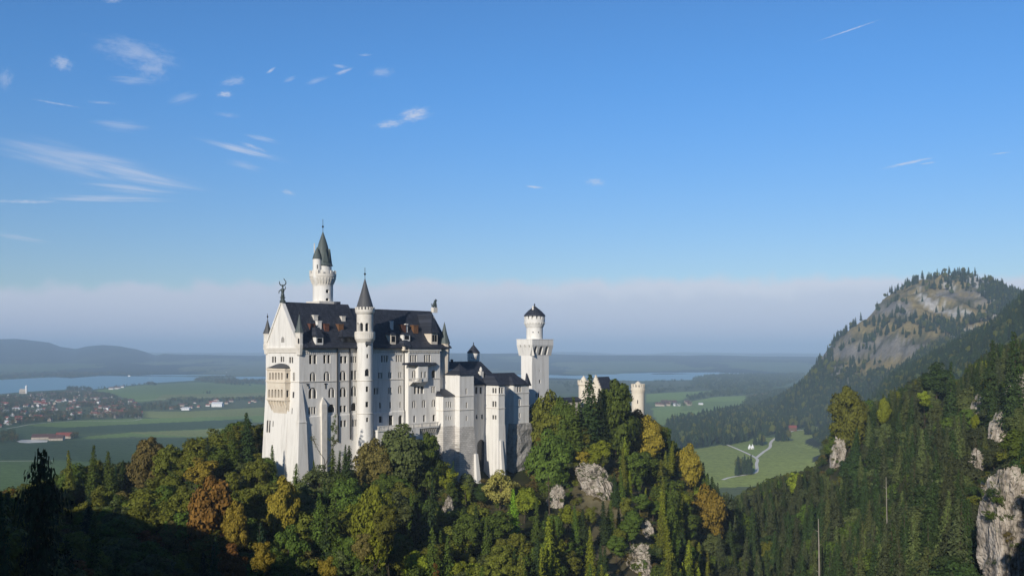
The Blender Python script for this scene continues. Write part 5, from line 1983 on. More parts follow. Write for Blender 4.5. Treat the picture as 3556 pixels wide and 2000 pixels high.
# the wood's skyline: nothing on the near slopes stands higher than this (photograph pixels)
LIM = np.array([(-600, 1690), (0, 1690), (200, 1650), (250, 1600), (400, 1590), (450, 1570), (500, 1535), (600, 1545), (700, 1510), (780, 1475), (850, 1445), (900, 1480), (915, 1505), (960, 1530), (1010, 1580), (1040, 1605),
                (1075, 1595), (1110, 1560), (1200, 1535), (1290, 1535), (1320, 1500), (1380, 1485), (1450, 1495), (1500, 1560), (1540, 1590), (1570, 1600), (1620, 1625), (1660, 1695), (1690, 1650), (1750, 1650), (1780, 1690),
                (1845, 1650), (1852, 1530), (1870, 1405), (1900, 1375), (1960, 1375), (1985, 1405), (2020, 1335), (2060, 1375), (2110, 1335), (2150, 1330), (2200, 1400), (2205, 1430), (2240, 1440), (2300, 1470), (2340, 1530), (2400, 1580),
                (2450, 1605), (2500, 1675), (2560, 1725), (2600, 1680), (2700, 1645), (2850, 1605), (2890, 1490), (2920, 1400), (2990, 1365), (3030, 1390), (3100, 1350), (3160, 1310), (3250, 1290), (3330, 1310), (3400, 1235), (3450, 1190),
                (3556, 1165), (4300, 1000)], float)
CLIP_OUT = 500

ROCKS = [  # px, py of the middle, distance, width, height in photograph pixels, lean, label
    (2062, 1672, 350, 112, 120, -.25, 'pale jagged limestone crag below the tall spruces in the middle'),
    (1552, 1778, 288, 46, 110, .2, 'narrow pinkish rock outcrop among dark trees below the stone bases'),
    (2215, 1950, 288, 105, 120, .1, 'grey and white broken rock at the foot of the dry slope'),
    (2913, 1578, 425, 44, 125, .05, 'small pale rock pillar in dark trees beside the meadow'),
    (3398, 1440, 335, 46, 130, .3, 'slanting grey rock spire on the dark wooded slope'),
    (3470, 1500, 305, 54, 120, .1, 'brownish rock tower right of the slanting rock spire'),
    (3392, 1610, 310, 58, 100, .15, 'scattered pale rock below the slanting rock spire'),
    (3522, 1850, 200, 150, 420, -.06, 'tall pale cliff face above the lower right corner'),
    (3562, 1370, 290, 100, 165, .1, 'rounded grey rock face below the topmost right trees'),
    (1932, 1728, 312, 70, 84, .2, 'pinkish boulder with bare trunk below the golden narrow tree'),
    (2250, 1850, 300, 44, 84, -.2, 'low tan rock on the dry slope above the broken rock'),
    (3440, 1700, 260, 50, 90, .1, 'small tan rock left of the tall cliff face'),
]
def stand(px, py_bottom, d0):
    """the distance at which the slope meets the line of sight under a rock"""
    Y = np.arange(140.0, 700.0, 4.0)
    g = ground((px - CX) / F * Y, Y)
    hit_ = np.nonzero((HY - py_bottom) / F * Y <= g)[0]
    return float(Y[hit_[0]]) if len(hit_) else d0


ROCKS = [(qx, qy, min(stand(qx, qy + qh * .4, qd), 620.0), qw, qh, ln, lb) for qx, qy, qd, qw, qh, ln, lb in ROCKS]
print('rocks', [(r[0], round(r[2])) for r in ROCKS])
rs = np.random.RandomState(42)
cand = []
for Y0, Y1, step in ((52, 150, 6.0), (150, 420, 5.6), (420, 760, 6.2)):
    for Y in np.arange(Y0, Y1, step):
        for X in np.arange(-.68 * Y - 8, .68 * Y + 8, step):
            cand.append((X + rs.uniform(-.42, .42) * step, Y + rs.uniform(-.42, .42) * step))
cand = np.array(cand)
H0 = ground(cand[:, 0], cand[:, 1])
TREES = []
for (X, Y), z in zip(cand, H0):
    px = CX + X / Y * F
    r1, r2, r3, r4 = rs.rand(4)
    if z < -150 or (Y < 140 and px > 360 and px < 3250) or (Y < 200 and 900 < px < 3150):
        continue
    rx, ry = X - X0, Y - 300
    u, v = rx * EU[0] + ry * EU[1], rx * EV[0] + ry * EV[1]
    if (-6 < u < 66 and -5.5 < v < 32) or (22 < u < 60 and -8 < v < 2) or (50 < u < 104 and -17 < v < 32) or (100 < u < 200 and 0 < v < 32):
        continue
    right = px > 2470
    dry = (abs(px - 2120) < 165 and 1640 < HY - (z + 8) / Y * F < 2100 and 245 < Y < 372)
    if dry and r4 < .5:
        continue
    if right:
        kind = 'spruce' if r1 < .76 else 'broadleaf'
        colour = ('dark green', 'dull green', 'dull green', 'grey-green', 'dark green')[int(r2 * 5)] if kind == 'spruce' else ('grey-green', 'dull green', 'olive' if r4 < .35 else 'dull green', 'dark green', 'green', 'grey-green' if r4 < .8 else 'yellow-green')[int(r2 * 6)]
    elif px < 1000:
        kind = 'spruce' if r1 < .16 else 'broadleaf'
        colour = ('dark green', 'blue-green', 'green')[int(r2 * 3)] if kind == 'spruce' else ('olive', 'green', 'olive', 'brown' if r4 < .3 else 'olive', 'green', 'grey-green', 'olive', 'rust-orange' if r4 < .15 else 'green')[int(r2 * 8)]
    elif px < 1780:
        kind = 'spruce' if r1 < .42 else 'broadleaf'
        colour = ('dark green', 'green', 'green')[int(r2 * 3)] if kind == 'spruce' else ('olive', 'green', 'green', 'grey-green', 'green', 'olive', 'yellow-green' if r4 < .4 else 'dark green', 'brown' if r4 < .2 else 'yellow-green')[int(r2 * 8)]
    else:
        kind = 'spruce' if r1 < .74 else 'broadleaf'
        colour = ('dark green', 'green', 'olive', 'yellow-green', 'green', 'yellow-green')[int(r2 * 6)] if kind == 'spruce' else ('olive', 'green', 'olive', 'yellow-green', 'green', 'golden' if r4 < .2 else 'yellow-green', 'brown' if r4 < .15 else 'green')[int(r2 * 7)]
    h = (rs.uniform(11 if right else 15, 28) if kind == 'spruce' else rs.uniform(10, 18)) * (.62 if dry else 1)
    wf = rs.uniform(.72, 1.0) if kind == 'spruce' else rs.uniform(.75, 1.25)
    lim = np.interp(px, LIM[:, 0], LIM[:, 1]) + rs.uniform(0, 22)
    hmax = (HY - lim) / F * Y - z
    if hmax < h * .42:
        continue
    if h > hmax:
        h = hmax
    ok = True
    top, bot = HY - (z + h) / Y * F, HY - z / Y * F
    wpx = h * .3 / Y * F
    for (qx, qy, qd, qw, qh, ln, lb) in ROCKS:
        if abs(px - qx) < qw * .5 + wpx * (1.0 if qw > 130 else .4) and qd - 170 < Y < qd + 4 and top < qy + qh * .25 and bot > qy - qh * .5:
            ok = False
    if not ok:
        continue
    TREES.append(dict(X=X, Y=Y, z=z, h=h, kind=kind, colour=colour, wf=wf, px=px, top=top, bot=bot, rot=rs.uniform(0, 6.28), i=int(rs.randint(0, 30)), label=None))

SPECIAL = [  # px, top, distance, kind, colour, width px, label
    (1146, 1432, 299, 'column', 'green', 30, 'narrow ivy green tree against the palace wall beside the slim buttress'),
    (1390, 1482, 316, 'mound', 'grey-green', 205, 'huge rounded grey-green tree right in front of the balustraded terrace'),
    (1296, 1528, 308, 'mound', 'brown', 120, 'brownish round tree at the foot of the stair tower'),
    (1480, 1508, 318, 'mound', 'green', 110, 'dark round tree under the right end of the terrace'),
    (748, 1662, 258, 'mound', 'rust-orange', 190, 'large glowing orange tree in the dark wood at lower left'),
    (825, 1740, 250, 'mound', 'golden', 90, 'smaller amber tree right beside the large glowing orange tree'),
    (1300, 1692, 254, 'mound', 'yellow-green', 150, 'broad yellow-green tree on the slope under the stair tower'),
    (1365, 1745, 250, 'broadleaf', 'olive', 110, 'olive tree touching the right side of the broad yellow-green tree'),
    (1867, 1512, 350, 'column', 'golden', 46, 'narrow golden yellow tree beside the rough masonry base'),
    (1862, 1600, 345, 'broadleaf', 'brown', 66, 'brown-yellow tree directly below the narrow golden tree'),
    (1788, 1690, 298, 'spruce', 'lime', 74, 'bright lime green conifer below the rough masonry base'),
    (1800, 1850, 246, 'spruce', 'olive', 110, 'tall olive conifer under the bright lime conifer'),
    (1735, 1632, 320, 'broadleaf', 'pale yellow', 112, 'thin pale yellow tree against the white buttressed wing'),
    (1620, 1668, 318, 'column', 'yellow-green', 50, 'narrow yellow-green tree under the stone block bases'),
    (2250, 1445, 402, 'mound', 'golden', 100, 'golden orange tree below the lone round gate tower'),
    (2212, 1425, 414, 'mound', 'rust-orange', 96, 'rusty brown tree hugging the foot of the gate tower'),
    (2392, 1545, 415, 'mound', 'golden', 84, 'upper golden tree on the steep right edge of the crag'),
    (2452, 1690, 384, 'mound', 'golden', 120, 'lower golden tree on the steep right edge of the crag'),
    (2028, 1294, 374, 'spruce', 'dark green', 150, 'tallest dark spruce in front of the stepped gable'),
    (2084, 1345, 378, 'spruce', 'dark green', 92, 'dark spruce between the tallest spruce and the broad green tree'),
    (2002, 1372, 366, 'spruce', 'green', 104, 'green spruce left of the tallest dark spruce'),
    (2138, 1326, 388, 'mound', 'green', 150, 'broad green tree standing before the gatehouse'),
    (1908, 1366, 372, 'mound', 'olive', 140, 'spreading olive tree at the foot of the square tower'),
    (1962, 1385, 368, 'mound', 'green', 90, 'green broadleaf tree between square tower and tall spruces'),
    (1900, 1500, 346, 'mound', 'green', 150, 'bright green tree right of the narrow golden tree'),
    (2950, 1347, 480, 'mound', 'olive', 120, 'tall olive-brown tree at the left shoulder of the wooded hillside'),
    (3068, 1384, 462, 'mound', 'yellow-green', 46, 'small bright yellow tree on the dark wooded hillside'),
    (3215, 1352, 440, 'broadleaf', 'yellow-green', 46, 'small yellow-green tree high on the wooded hillside'),
    (3252, 1262, 480, 'broadleaf', 'dark green', 120, 'large dark green tree on the upper edge of the hillside'),
    (3395, 1440, 325, 'broadleaf', 'yellow-green', 34, 'small yellow-green bush beside the slanting rock spire'),
    (3300, 1250, 430, 'spruce', 'dark green', 90, 'dark spruce right of the large dark green hillside tree'),
    (3430, 1172, 390, 'spruce', 'dark green', 110, 'tall dark spruce on the skyline of the right hillside'),
    (3525, 1145, 360, 'spruce', 'dark green', 120, 'highest dark spruce at the right end of the hillside'),
    (138, 1548, 84, 'pine', 'blue-green', 200, 'near black layered conifer against the green fields'),
    (30, 1700, 80, 'spruce', 'blue-green', 130, 'near black spruce left of the layered conifer'),
    (785, 1890, 208, 'broadleaf', 'rust-orange', 110, 'reddish tree at the bottom below the large orange tree'),
    (918, 1868, 198, 'broadleaf', 'golden', 84, 'sparse golden tree at the bottom right of the reddish tree'),
    (1125, 1928, 208, 'broadleaf', 'golden', 70, 'small amber tree at the bottom under the palace'),
    (1482, 1946, 214, 'column', 'rust-orange', 42, 'narrow orange tree at the very bottom under the terrace'),
    (862, 1428, 330, 'spruce', 'dark green', 90, 'dark spruce just left of the palace west front'),
    (815, 1480, 326, 'spruce', 'green', 80, 'shorter spruce left of the dark spruce by the west front'),
    (905, 1468, 338, 'broadleaf', 'olive', 70, 'olive tree touching the lower left edge of the palace'),
    (515, 1524, 330, 'mound', 'brown', 130, 'brown domed tree on the left skyline of the wood'),
    (575, 1545, 328, 'broadleaf', 'olive', 100, 'olive tree just right of the brown domed skyline tree'),
    (705, 1588, 312, 'broadleaf', 'golden', 110, 'dull golden-brown tree on the ridge left of the palace'),
    (242, 1560, 320, 'spruce', 'olive', 80, 'leftmost pointed conifer tip on the left skyline'),
    (316, 1540, 325, 'spruce', 'green', 84, 'middle pointed conifer tip on the left skyline'),
    (386, 1562, 325, 'spruce', 'green', 76, 'right pointed conifer tip on the left skyline'),
    (1270, 1840, 236, 'broadleaf', 'brown', 74, 'tan leaved tree low under the yellow-green tree'),
    (970, 1660, 268, 'mound', 'golden', 110, 'amber-brown tree below the palace west corner'),
]
for (px, top, Y, kind, colour, wpx, label) in SPECIAL:
    X = (px - CX) / F * Y
    z = gz(X, Y)
    h = (HY - top) / F * Y - z
    p = PROTO[kind][0]
    w = wpx * Y / F
    if h < 4:
        print('SPECIAL low', label, round(h, 1))
        z, h = z - 5, h + 5
    sx = w / (2 * p.R)
    ch = min(h, {'broadleaf': 1.55 * w, 'column': 4.5 * w, 'mound': 1.6 * w, 'spruce': 4.2 * w, 'pine': 99}[kind] + 2)
    TREES.append(dict(X=X, Y=Y, z=z, h=h, ch=ch, kind=kind, colour=colour, sx=sx, px=px, top=top, bot=HY - (z + h - ch) / Y * F, rot=random.uniform(0, 6.28), i=random.randint(0, 30), label=label, wpx=wpx))
# keep the space in front of each special tree clear
sp = [t for t in TREES if t['label']]
keep = []
for t in TREES:
    bad = False
    if not t['label']:
        wp = t['h'] * .3 / t['Y'] * F
        for s in sp:
            if abs(t['px'] - s['px']) < s['wpx'] * .42 + wp * .5 and s['Y'] - 55 < t['Y'] < s['Y'] + 2.0 and t['top'] < s['top'] + min(150, (s['bot'] - s['top']) * .62) and t['bot'] > s['top']:
                bad = True
                break
    if not bad:
        keep.append(t)
TREES = keep
for t in TREES:
    p = PROTO[t['kind']][t['i'] % len(PROTO[t['kind']])]
    t['sz'] = t['h'] / p.H
    if 'sx' not in t:
        t['sx'] = t['sz'] * t['wf'] * (1.05 if t['kind'] == 'broadleaf' else 1.0)
    t['wpx'] = 2 * p.R * t['sx'] / t['Y'] * F
# which of them the view shows, front to back
gw, gh = 712, 400
seen = np.zeros((gh, gw), bool)
TREES.sort(key=lambda t: t['Y'])
for t in TREES:
    x0, x1 = int((t['px'] - t['wpx'] * .4) / 5), int((t['px'] + t['wpx'] * .4) / 5) + 1
    y0, y1 = int((t['top'] + (t['bot'] - t['top']) * .08) / 5), int((t['top'] + (t['bot'] - t['top']) * .9) / 5) + 1
    x0, x1, y0, y1 = max(0, x0), min(gw, x1), max(0, y0), min(gh, y1)
    t['vis'] = 0
    if x1 > x0 and y1 > y0:
        s = seen[y0:y1, x0:x1]
        t['vis'] = int((~s).sum())
        s[:] = True
single = [t for t in TREES if t['label']]
for fam, cap in (('spruce', 280), ('broadleaf', 280)):
    pool = sorted([t for t in TREES if not t['label'] and t['kind'] == fam and t['vis'] > 5], key=lambda t: -t['vis'])
    single += pool[:cap - sum(1 for t in single if t['kind'] == fam)]
ids = {id(t) for t in single}
rest = [t for t in TREES if id(t) not in ids]
print('TREES', len(TREES), 'single', len(single), 'rest', len(rest))


def region(t):
    x, y = t['px'], (t['top'] + t['bot']) / 2
    if x > 2480:
        return 'near the top of the right hillside' if y < 1420 else ('halfway up the right hillside' if y < 1640 else ('low on the right hillside' if y < 1830 else 'at the bottom of the right hillside'))
    if x > 1780:
        return 'around the gatehouse' if y < 1530 else ('on the crag below the gatehouse' if y < 1760 else 'at the foot of the crag')
    if x > 1500:
        return 'under the buttressed wing' if y < 1820 else 'far below the buttressed wing'
    if x > 1240:
        return 'under the terrace' if y < 1760 else 'far below the terrace'
    if x > 900:
        return 'under the palace' if y < 1730 else 'far below the palace'
    return 'on the ridge left of the palace' if y < 1680 else 'in the shaded wood at lower left'


def short(t):
    w = 'small' if t['h'] < 12 else ('tall' if t['h'] > 19 else 'medium')
    return w, t['colour'], NOUN[t['kind']]


taken = set()
for t in single:
    if t['label']:
        taken.add(t['label'])
vis_ = [t for t in single if t['vis'] > 3]
PXY = np.array([(t['px'], t['top'] + (t['bot'] - t['top']) * .4) for t in vis_])
for t in single:
    if t['label']:
        continue
    sz, co, no = short(t)
    base_l = f"{sz} {co} {no} {region(t)}"
    me_ = np.array((t['px'], t['top'] + (t['bot'] - t['top']) * .4))
    d = np.linalg.norm(PXY - me_, axis=1)
    lab = base_l
    for k in np.argsort(d)[1:14]:
        o = vis_[k]
        if o is t:
            continue
        dx_, dy_ = me_ - PXY[k]
        rel = ('right of' if dx_ > 0 else 'left of') if abs(dx_) > abs(dy_) else ('below' if dy_ > 0 else 'above')
        s2, c2, n2 = short(o)
        if (c2, n2) == (co, no):
            continue
        cand_l = f"{base_l}, {rel} a {c2} {n2}"
        if len(cand_l.split()) > 16:
            cand_l = f"{sz} {co} {no} {region(t)}, {rel} {c2} {n2.split()[0] if n2 != 'narrow tree' else 'tree'}"
        if cand_l not in taken and len(cand_l.split()) <= 16:
            lab = cand_l
            break
    t['label'] = lab
    taken.add(lab)
for t in single:
    grp = {'mound': None, 'spruce': 'spruces', 'broadleaf': 'broadleaf trees', 'pine': None, 'column': 'narrow trees'}[t['kind']]
    reg = 'on the right hillside' if t['px'] > 2480 else ('around the castle crag' if t['px'] > 1240 else 'in the wood on the left')
    set_tree(t['kind'], t['i'], t['colour'], t['X'], t['Y'], t['z'], t['sx'], t['h'], t.get('ch', t['h']), t['rot'], t['label'], f"{grp} {reg}" if grp else None)

# ---- masses that nobody would count: one object each, its trees set out on points
def scatter(name, protos, pts):
    """pts: (x, y, z, sx, sz, rot, index) in world coordinates"""
    pts = np.array(pts, float)
    col_ = bpy.data.collections.new(name + ' kinds')
    for k, me in enumerate(protos):
        o = bpy.data.objects.new(f"{name}_kind_{k:02d}", me)
        col_.objects.link(o)
    me = bpy.data.meshes.new(name)
    me.vertices.add(len(pts))
    me.vertices.foreach_set('co', pts[:, :3].astype(np.float32).ravel())
    a = me.attributes.new('scl', 'FLOAT_VECTOR', 'POINT')
    a.data.foreach_set('vector', np.stack([pts[:, 3], pts[:, 3], pts[:, 4]], 1).astype(np.float32).ravel())
    a = me.attributes.new('turn', 'FLOAT_VECTOR', 'POINT')
    a.data.foreach_set('vector', np.stack([np.sin(pts[:, 5] * 7) * .06, np.cos(pts[:, 5] * 11) * .06, pts[:, 5]], 1).astype(np.float32).ravel())
    a = me.attributes.new('kind', 'INT', 'POINT')
    a.data.foreach_set('value', pts[:, 6].astype(np.int32))
    o = link(name, me)
    tag(o, kind='stuff')
    ng = bpy.data.node_groups.new(name, 'GeometryNodeTree')
    ng.interface.new_socket('Geometry', in_out='INPUT', socket_type='NodeSocketGeometry')
    ng.interface.new_socket('Geometry', in_out='OUTPUT', socket_type='NodeSocketGeometry')
    N, L = ng.nodes, ng.links
    gi, go = N.new('NodeGroupInput'), N.new('NodeGroupOutput')
    ci = N.new('GeometryNodeCollectionInfo')
    ci.inputs['Collection'].default_value = col_
    ci.inputs['Separate Children'].default_value = True
    ci.inputs['Reset Children'].default_value = True
    ip = N.new('GeometryNodeInstanceOnPoints')
    ip.inputs['Pick Instance'].default_value = True

    def attr(nm, ty):
        n = N.new('GeometryNodeInputNamedAttribute')
        n.data_type = ty
        n.inputs['Name'].default_value = nm
        return n.outputs['Attribute']
    L.new(gi.outputs[0], ip.inputs['Points'])
    L.new(ci.outputs[0], ip.inputs['Instance'])
    L.new(attr('kind', 'INT'), ip.inputs['Instance Index'])
    L.new(attr('scl', 'FLOAT_VECTOR'), ip.inputs['Scale'])
    er = N.new('FunctionNodeEulerToRotation')
    L.new(attr('turn', 'FLOAT_VECTOR'), er.inputs[0])
    L.new(er.outputs[0], ip.inputs['Rotation'])
    L.new(ip.outputs[0], go.inputs[0])
    md = o.modifiers.new('trees', 'NODES')
    md.node_group = ng
    return o


def recolour(me, colour):
    m2 = me.copy()
    m2.materials[0] = LEAF[colour]
    return m2


KINDS, KIDX = [], {}
for kind, cols in (('spruce', ('dark green', 'blue-green', 'green', 'olive', 'grey-green', 'yellow-green', 'dull green')), ('broadleaf', ('dull green', 'green', 'olive', 'dark green', 'grey-green', 'brown', 'yellow-green', 'golden', 'rust-orange'))):
    for k, c in enumerate(cols):
        KIDX[(kind, c)] = len(KINDS)
        KINDS.append(recolour(PROTO[kind][k % 5].crown, c))
for name, sel in (('hillside_forest', lambda t: t['px'] > 2480), ('forest', lambda t: t['px'] <= 2480)):
    pts = [(t['X'], t['Y'], t['z'] + CAMZ, t['sx'], t['sz'], t['rot'], KIDX[(t['kind'], t['colour'])]) for t in rest if sel(t)]
    scatter(name, KINDS, pts)

# bushes and scrub that fill the gaps between the near trees
rs = np.random.RandomState(77)
rsb = np.random.RandomState(400)
bush = [quads_mesh('scrub', *broad_points(np.random.RandomState(500 + i), 4.0, 3.0, 14, 70, .0), rsb, LEAF[c]) for i, c in enumerate(('green', 'olive', 'dark green', 'brown', 'grey-green'))]
pts = []
n = 7000
Yr = np.exp(rs.uniform(math.log(150), math.log(640), n))
tr = rs.uniform(-.62, .62, n)
Xr = tr * Yr
Zr = ground(Xr, Yr)
for X, Y, z in zip(Xr, Yr, Zr):
    rx, ry = X - X0, Y - 300
    u, v = rx * EU[0] + ry * EU[1], rx * EV[0] + ry * EV[1]
    if z < -140 or (-1 < u < 66 and -1 < v < 32) or (55 < u < 104 and -12 < v < 32) or (104 < u < 200 and 2 < v < 30):
        continue
    px = CX + X / Y * F
    s = rs.uniform(.4, 1.25)
    dryz = abs(px - 2120) < 170 and 245 < Y < 372
    if dryz:
        s *= .75
    lim = np.interp(px, LIM[:, 0], LIM[:, 1])
    if HY - (z + 4 * s) / Y * F < lim - 4:
        continue
    py = HY - (z + 2 * s) / Y * F
    if any(abs(px - q[0]) < q[3] * .5 and q[2] - 140 < Y < q[2] + 3 and abs(py - q[1]) < q[4] * .5 for q in ROCKS):
        continue
    k = rs.randint(0, 5)
    if dryz:
        k = 3 if rs.rand() < .65 else 1
    pts.append((X, Y, z + CAMZ - .3, s, s, rs.uniform(0, 6.3), k))
for (qx, qy, qd, qw, qh, ln, lb) in ROCKS:
    for k in range(26):
        e = rs.uniform(-.7, .7)
        g = rs.uniform(-.6, .7) if abs(e) > .25 else rs.uniform(.05, .7)
        rad = max(qw, qh * .5) / 2 * qd / F
        Y = qd + rad * .35 - rad * rs.uniform(.55, 1.05) * math.sqrt(max(.1, 1 - e * e * 1.6))
        s = rs.uniform(.25, .75) * (.6 if qw < 80 else 1)
        pts.append(((qx + e * qw - g * qh * ln - CX) / F * Y, Y, CAMZ + (HY - qy - g * qh) / F * Y - 1.5 * s, s, s * rs.uniform(.8, 1.3), rs.uniform(0, 6.3), rs.randint(0, 5)))
scatter('undergrowth', bush, pts)

# the mountain's own wood, and the belt of conifers beyond the meadow
rs = np.random.RandomState(78)
mk = [recolour(PROTO['spruce'][0].crown, 'dark green'), recolour(PROTO['spruce'][1].crown, 'blue-green'), recolour(PROTO['broadleaf'][0].crown, 'dark green'), recolour(PROTO['broadleaf'][1].crown, 'grey-green'), recolour(PROTO['broadleaf'][2].crown, 'olive')]
pts = []
n = 40000
Yr = np.sqrt(rs.uniform(880 ** 2, 3150 ** 2, n))
tr = rs.uniform(.24, .66, n)
Xr = tr * Yr
Zr = ground(Xr, Yr)
cl = fbm(Xr / 60 + 50, Zr / 50 + Yr / 160, 2)
pxr, pyr = CX + tr * F, HY - Zr / Yr * F
face = (Yr > 2250) & (Zr > -55)
for X, Y, z, c, px, py, f in zip(Xr, Yr, Zr, cl, pxr, pyr, face):
    if z < -183:
        continue
    if f:
        crest = np.interp(px, [2848, 2907, 3033, 3084, 3183, 3269, 3399, 3517], [1234, 1163, 1069, 1018, 978, 959, 970, 1010])
        lowleft = px < 3040 and py > 1150
        rightend = px > 3400 and py < 1100
        p_ = .012
        if c > .62:
            p_ = .28
        if lowleft and c > .54:
            p_ = .36
        if rightend:
            p_ = .6 if px > 3430 else .15
        if abs(py - crest) < 12:
            p_ = max(p_, .22)
        mid = 3190 < px < 3330 and 1110 < py < 1230 and c > .5
        if mid:
            p_ = .45
        if rs.rand() > p_:
            continue
    k = rs.randint(0, 5) if rs.rand() < .5 else rs.randint(0, 2)
    h = rs.uniform(13, 24) * (1.2 if f else 1)
    if k < 2:
        pts.append((X, Y, z + CAMZ, h / 20 * 1.15, h / 20, rs.uniform(0, 6.3), k))
    else:
        pts.append((X, Y, z + CAMZ, h / 20 * .95, h / 22, rs.uniform(0, 6.3), k))
scatter('mountain_forest', mk, pts)
print('mountain', len(pts))


def fill(poly_px, zf, spacing, rs, edge=.0):
    poly = [flat(*zf(*p)) for p in poly_px]
    xs, ys = [p[0] for p in poly], [p[1] for p in poly]
    nx = int((max(xs) - min(xs)) * (max(ys) - min(ys)) / spacing ** 2)
    X, Y = rs.uniform(min(xs), max(xs), nx), rs.uniform(min(ys), max(ys), nx)
    m = inside(poly, X, Y)
    return X[m], Y[m]


belt = []
for poly, sp_ in (([(560, 905), (640, 850), (930, 790), (1180, 750), (1330, 742), (1700, 760), (2100, 770), (2085, 830), (1850, 885), (1690, 905), (1545, 950), (1300, 985), (1060, 1035), (850, 1070), (640, 1085), (560, 1000)], 10.0),
                  ([(1195, 1325), (1205, 1290), (1300, 1280), (1335, 1310)], 8.0), ([(1550, 1010), (1560, 985), (1640, 980), (1690, 1010)], 8.0), ([(1840, 955), (1850, 930), (1915, 925), (1925, 950)], 8.0),
                  ([(1370, 1045), (1385, 1025), (1430, 1030), (1470, 1030), (1440, 1050)], 9.0), ([(1070, 1045), (1100, 1030), (1300, 1000), (1290, 1012), (1130, 1048)], 9.0)):
    X, Y = fill(poly, ZC, sp_, rs)
    belt += list(zip(X, Y))
pts = []
for X, Y in belt:
    z = gz(X, Y) + CAMZ
    k = rs.randint(0, 5) if rs.rand() < .4 else rs.randint(0, 2)
    h = rs.uniform(17, 32)
    pts.append((X, Y, z, h / 20 * (1.1 if k < 2 else .85), h / (20 if k < 2 else 18), rs.uniform(0, 6.3), k))
scatter('meadow_woods', mk, pts)

fk = [quads_mesh('far wood', *broad_points(np.random.RandomState(600 + i), 14.0, 9.0, 16, 26, .0), rsb, LEAF[c]) for i, c in enumerate(('dark green', 'blue-green', 'dark green', 'grey-green', 'brown'))]
for f_ in fk:
    pass
pts = []
TOWN = [(-60, 590), (170, 572), (330, 560), (600, 545), (860, 545), (1010, 560), (1100, 600), (1230, 650), (1290, 735), (1295, 795), (1000, 805), (700, 812), (320, 835), (180, 862), (-60, 895)]
WOODS = [
    (ZC, [(368, 460), (800, 452), (815, 500), (790, 545), (600, 558), (368, 572)], 34, .45), (ZC, [(812, 428), (950, 405), (1110, 398), (1830, 390), (1830, 430), (1660, 500), (1520, 540), (1000, 545), (800, 520)], 30, 1),
    (ZC, [(725, 605), (1000, 558), (1300, 546), (1520, 540), (1320, 588), (1010, 598), (800, 635)], 20, 1), (ZC, [(440, 680), (460, 655), (780, 655), (790, 688), (600, 695)], 17, .8), (ZC, [(1230, 720), (1300, 620), (1530, 548), (1900, 500), (2200, 500), (2200, 760), (1330, 745), (1180, 745)], 19, 1),
    (ZC, [(-100, 470), (368, 470), (368, 520), (-100, 520)], 34, .6), (ZC, [(-900, 470), (-100, 470), (-100, 560), (-900, 600)], 34, .4),
    (ZB, [(x, y + (26 if y < 620 else 0)) for x, y in TOWN], 13, .9), (ZB, [(600, 550), (620, 522), (800, 518), (845, 545)], 20, 1), (ZB, [(1300, 492), (1390, 476), (1440, 498)], 16, 1), (ZB, [(1770, 455), (1830, 432), (1950, 420), (2110, 418), (2190, 445), (2420, 448), (2420, 505), (2200, 500), (1960, 480)], 24, .85),
    (ZB, [(1290, 690), (1510, 660), (1520, 640), (1700, 618), (1880, 632), (2440, 610), (2440, 655), (2200, 660), (1800, 690), (1640, 720), (1400, 730), (1300, 735)], 17, .75), (ZB, [(-60, 1030), (-60, 945), (120, 940), (180, 1000), (170, 1022)], 11, 1), (ZB, [(640, 985), (650, 965), (720, 968), (730, 985)], 9, 1),
    (ZB, [(1150, 800), (1160, 760), (1290, 740), (1298, 795)], 12, 1), (ZB, [(180, 855), (330, 820), (700, 800), (720, 815), (330, 840)], 12, .9), (ZB, [(1850, 572), (1940, 568), (1940, 574), (1850, 576)], 14, .6), (ZB, [(-60, 620), (700, 600), (690, 720), (300, 720), (-60, 700)], 22, .45),
    (ZB, [(0, 448), (500, 424), (650, 432), (900, 412), (900, 385), (600, 370), (0, 385)], 42, .9), (ZB, [(900, 412), (1450, 392), (1500, 370), (950, 370)], 46, .6), (ZB, [(1740, 378), (2420, 366), (2420, 340), (1800, 345)], 46, .9), (ZB, [(1210, 500), (1100, 512), (850, 530), (850, 534), (1300, 497)], 16, .8),
]
for zf, poly, sp_, dens in WOODS:
    X, Y = fill(poly, zf, sp_, rs)
    k_ = rs.rand(len(X)) < dens
    if dens < 1:
        k_ &= fbm(X / 120, Y / 200, 3) > (.52 - .1 * dens if dens < .8 else .36)
    for x, y in zip(X[k_], Y[k_]):
        sc = rs.uniform(.6, 1.15) * max(.55, sp_ / 24)
        pts.append((x, y, CAMZ - 190.5, sc, rs.uniform(.75, 1.2) * (1.0 if sp_ < 24 else 1.1), rs.uniform(0, 6.3), rs.randint(0, 4) if zf is ZC or rs.rand() < .75 else 4))
print('woods', len(pts))
scatter('woods', fk, pts)


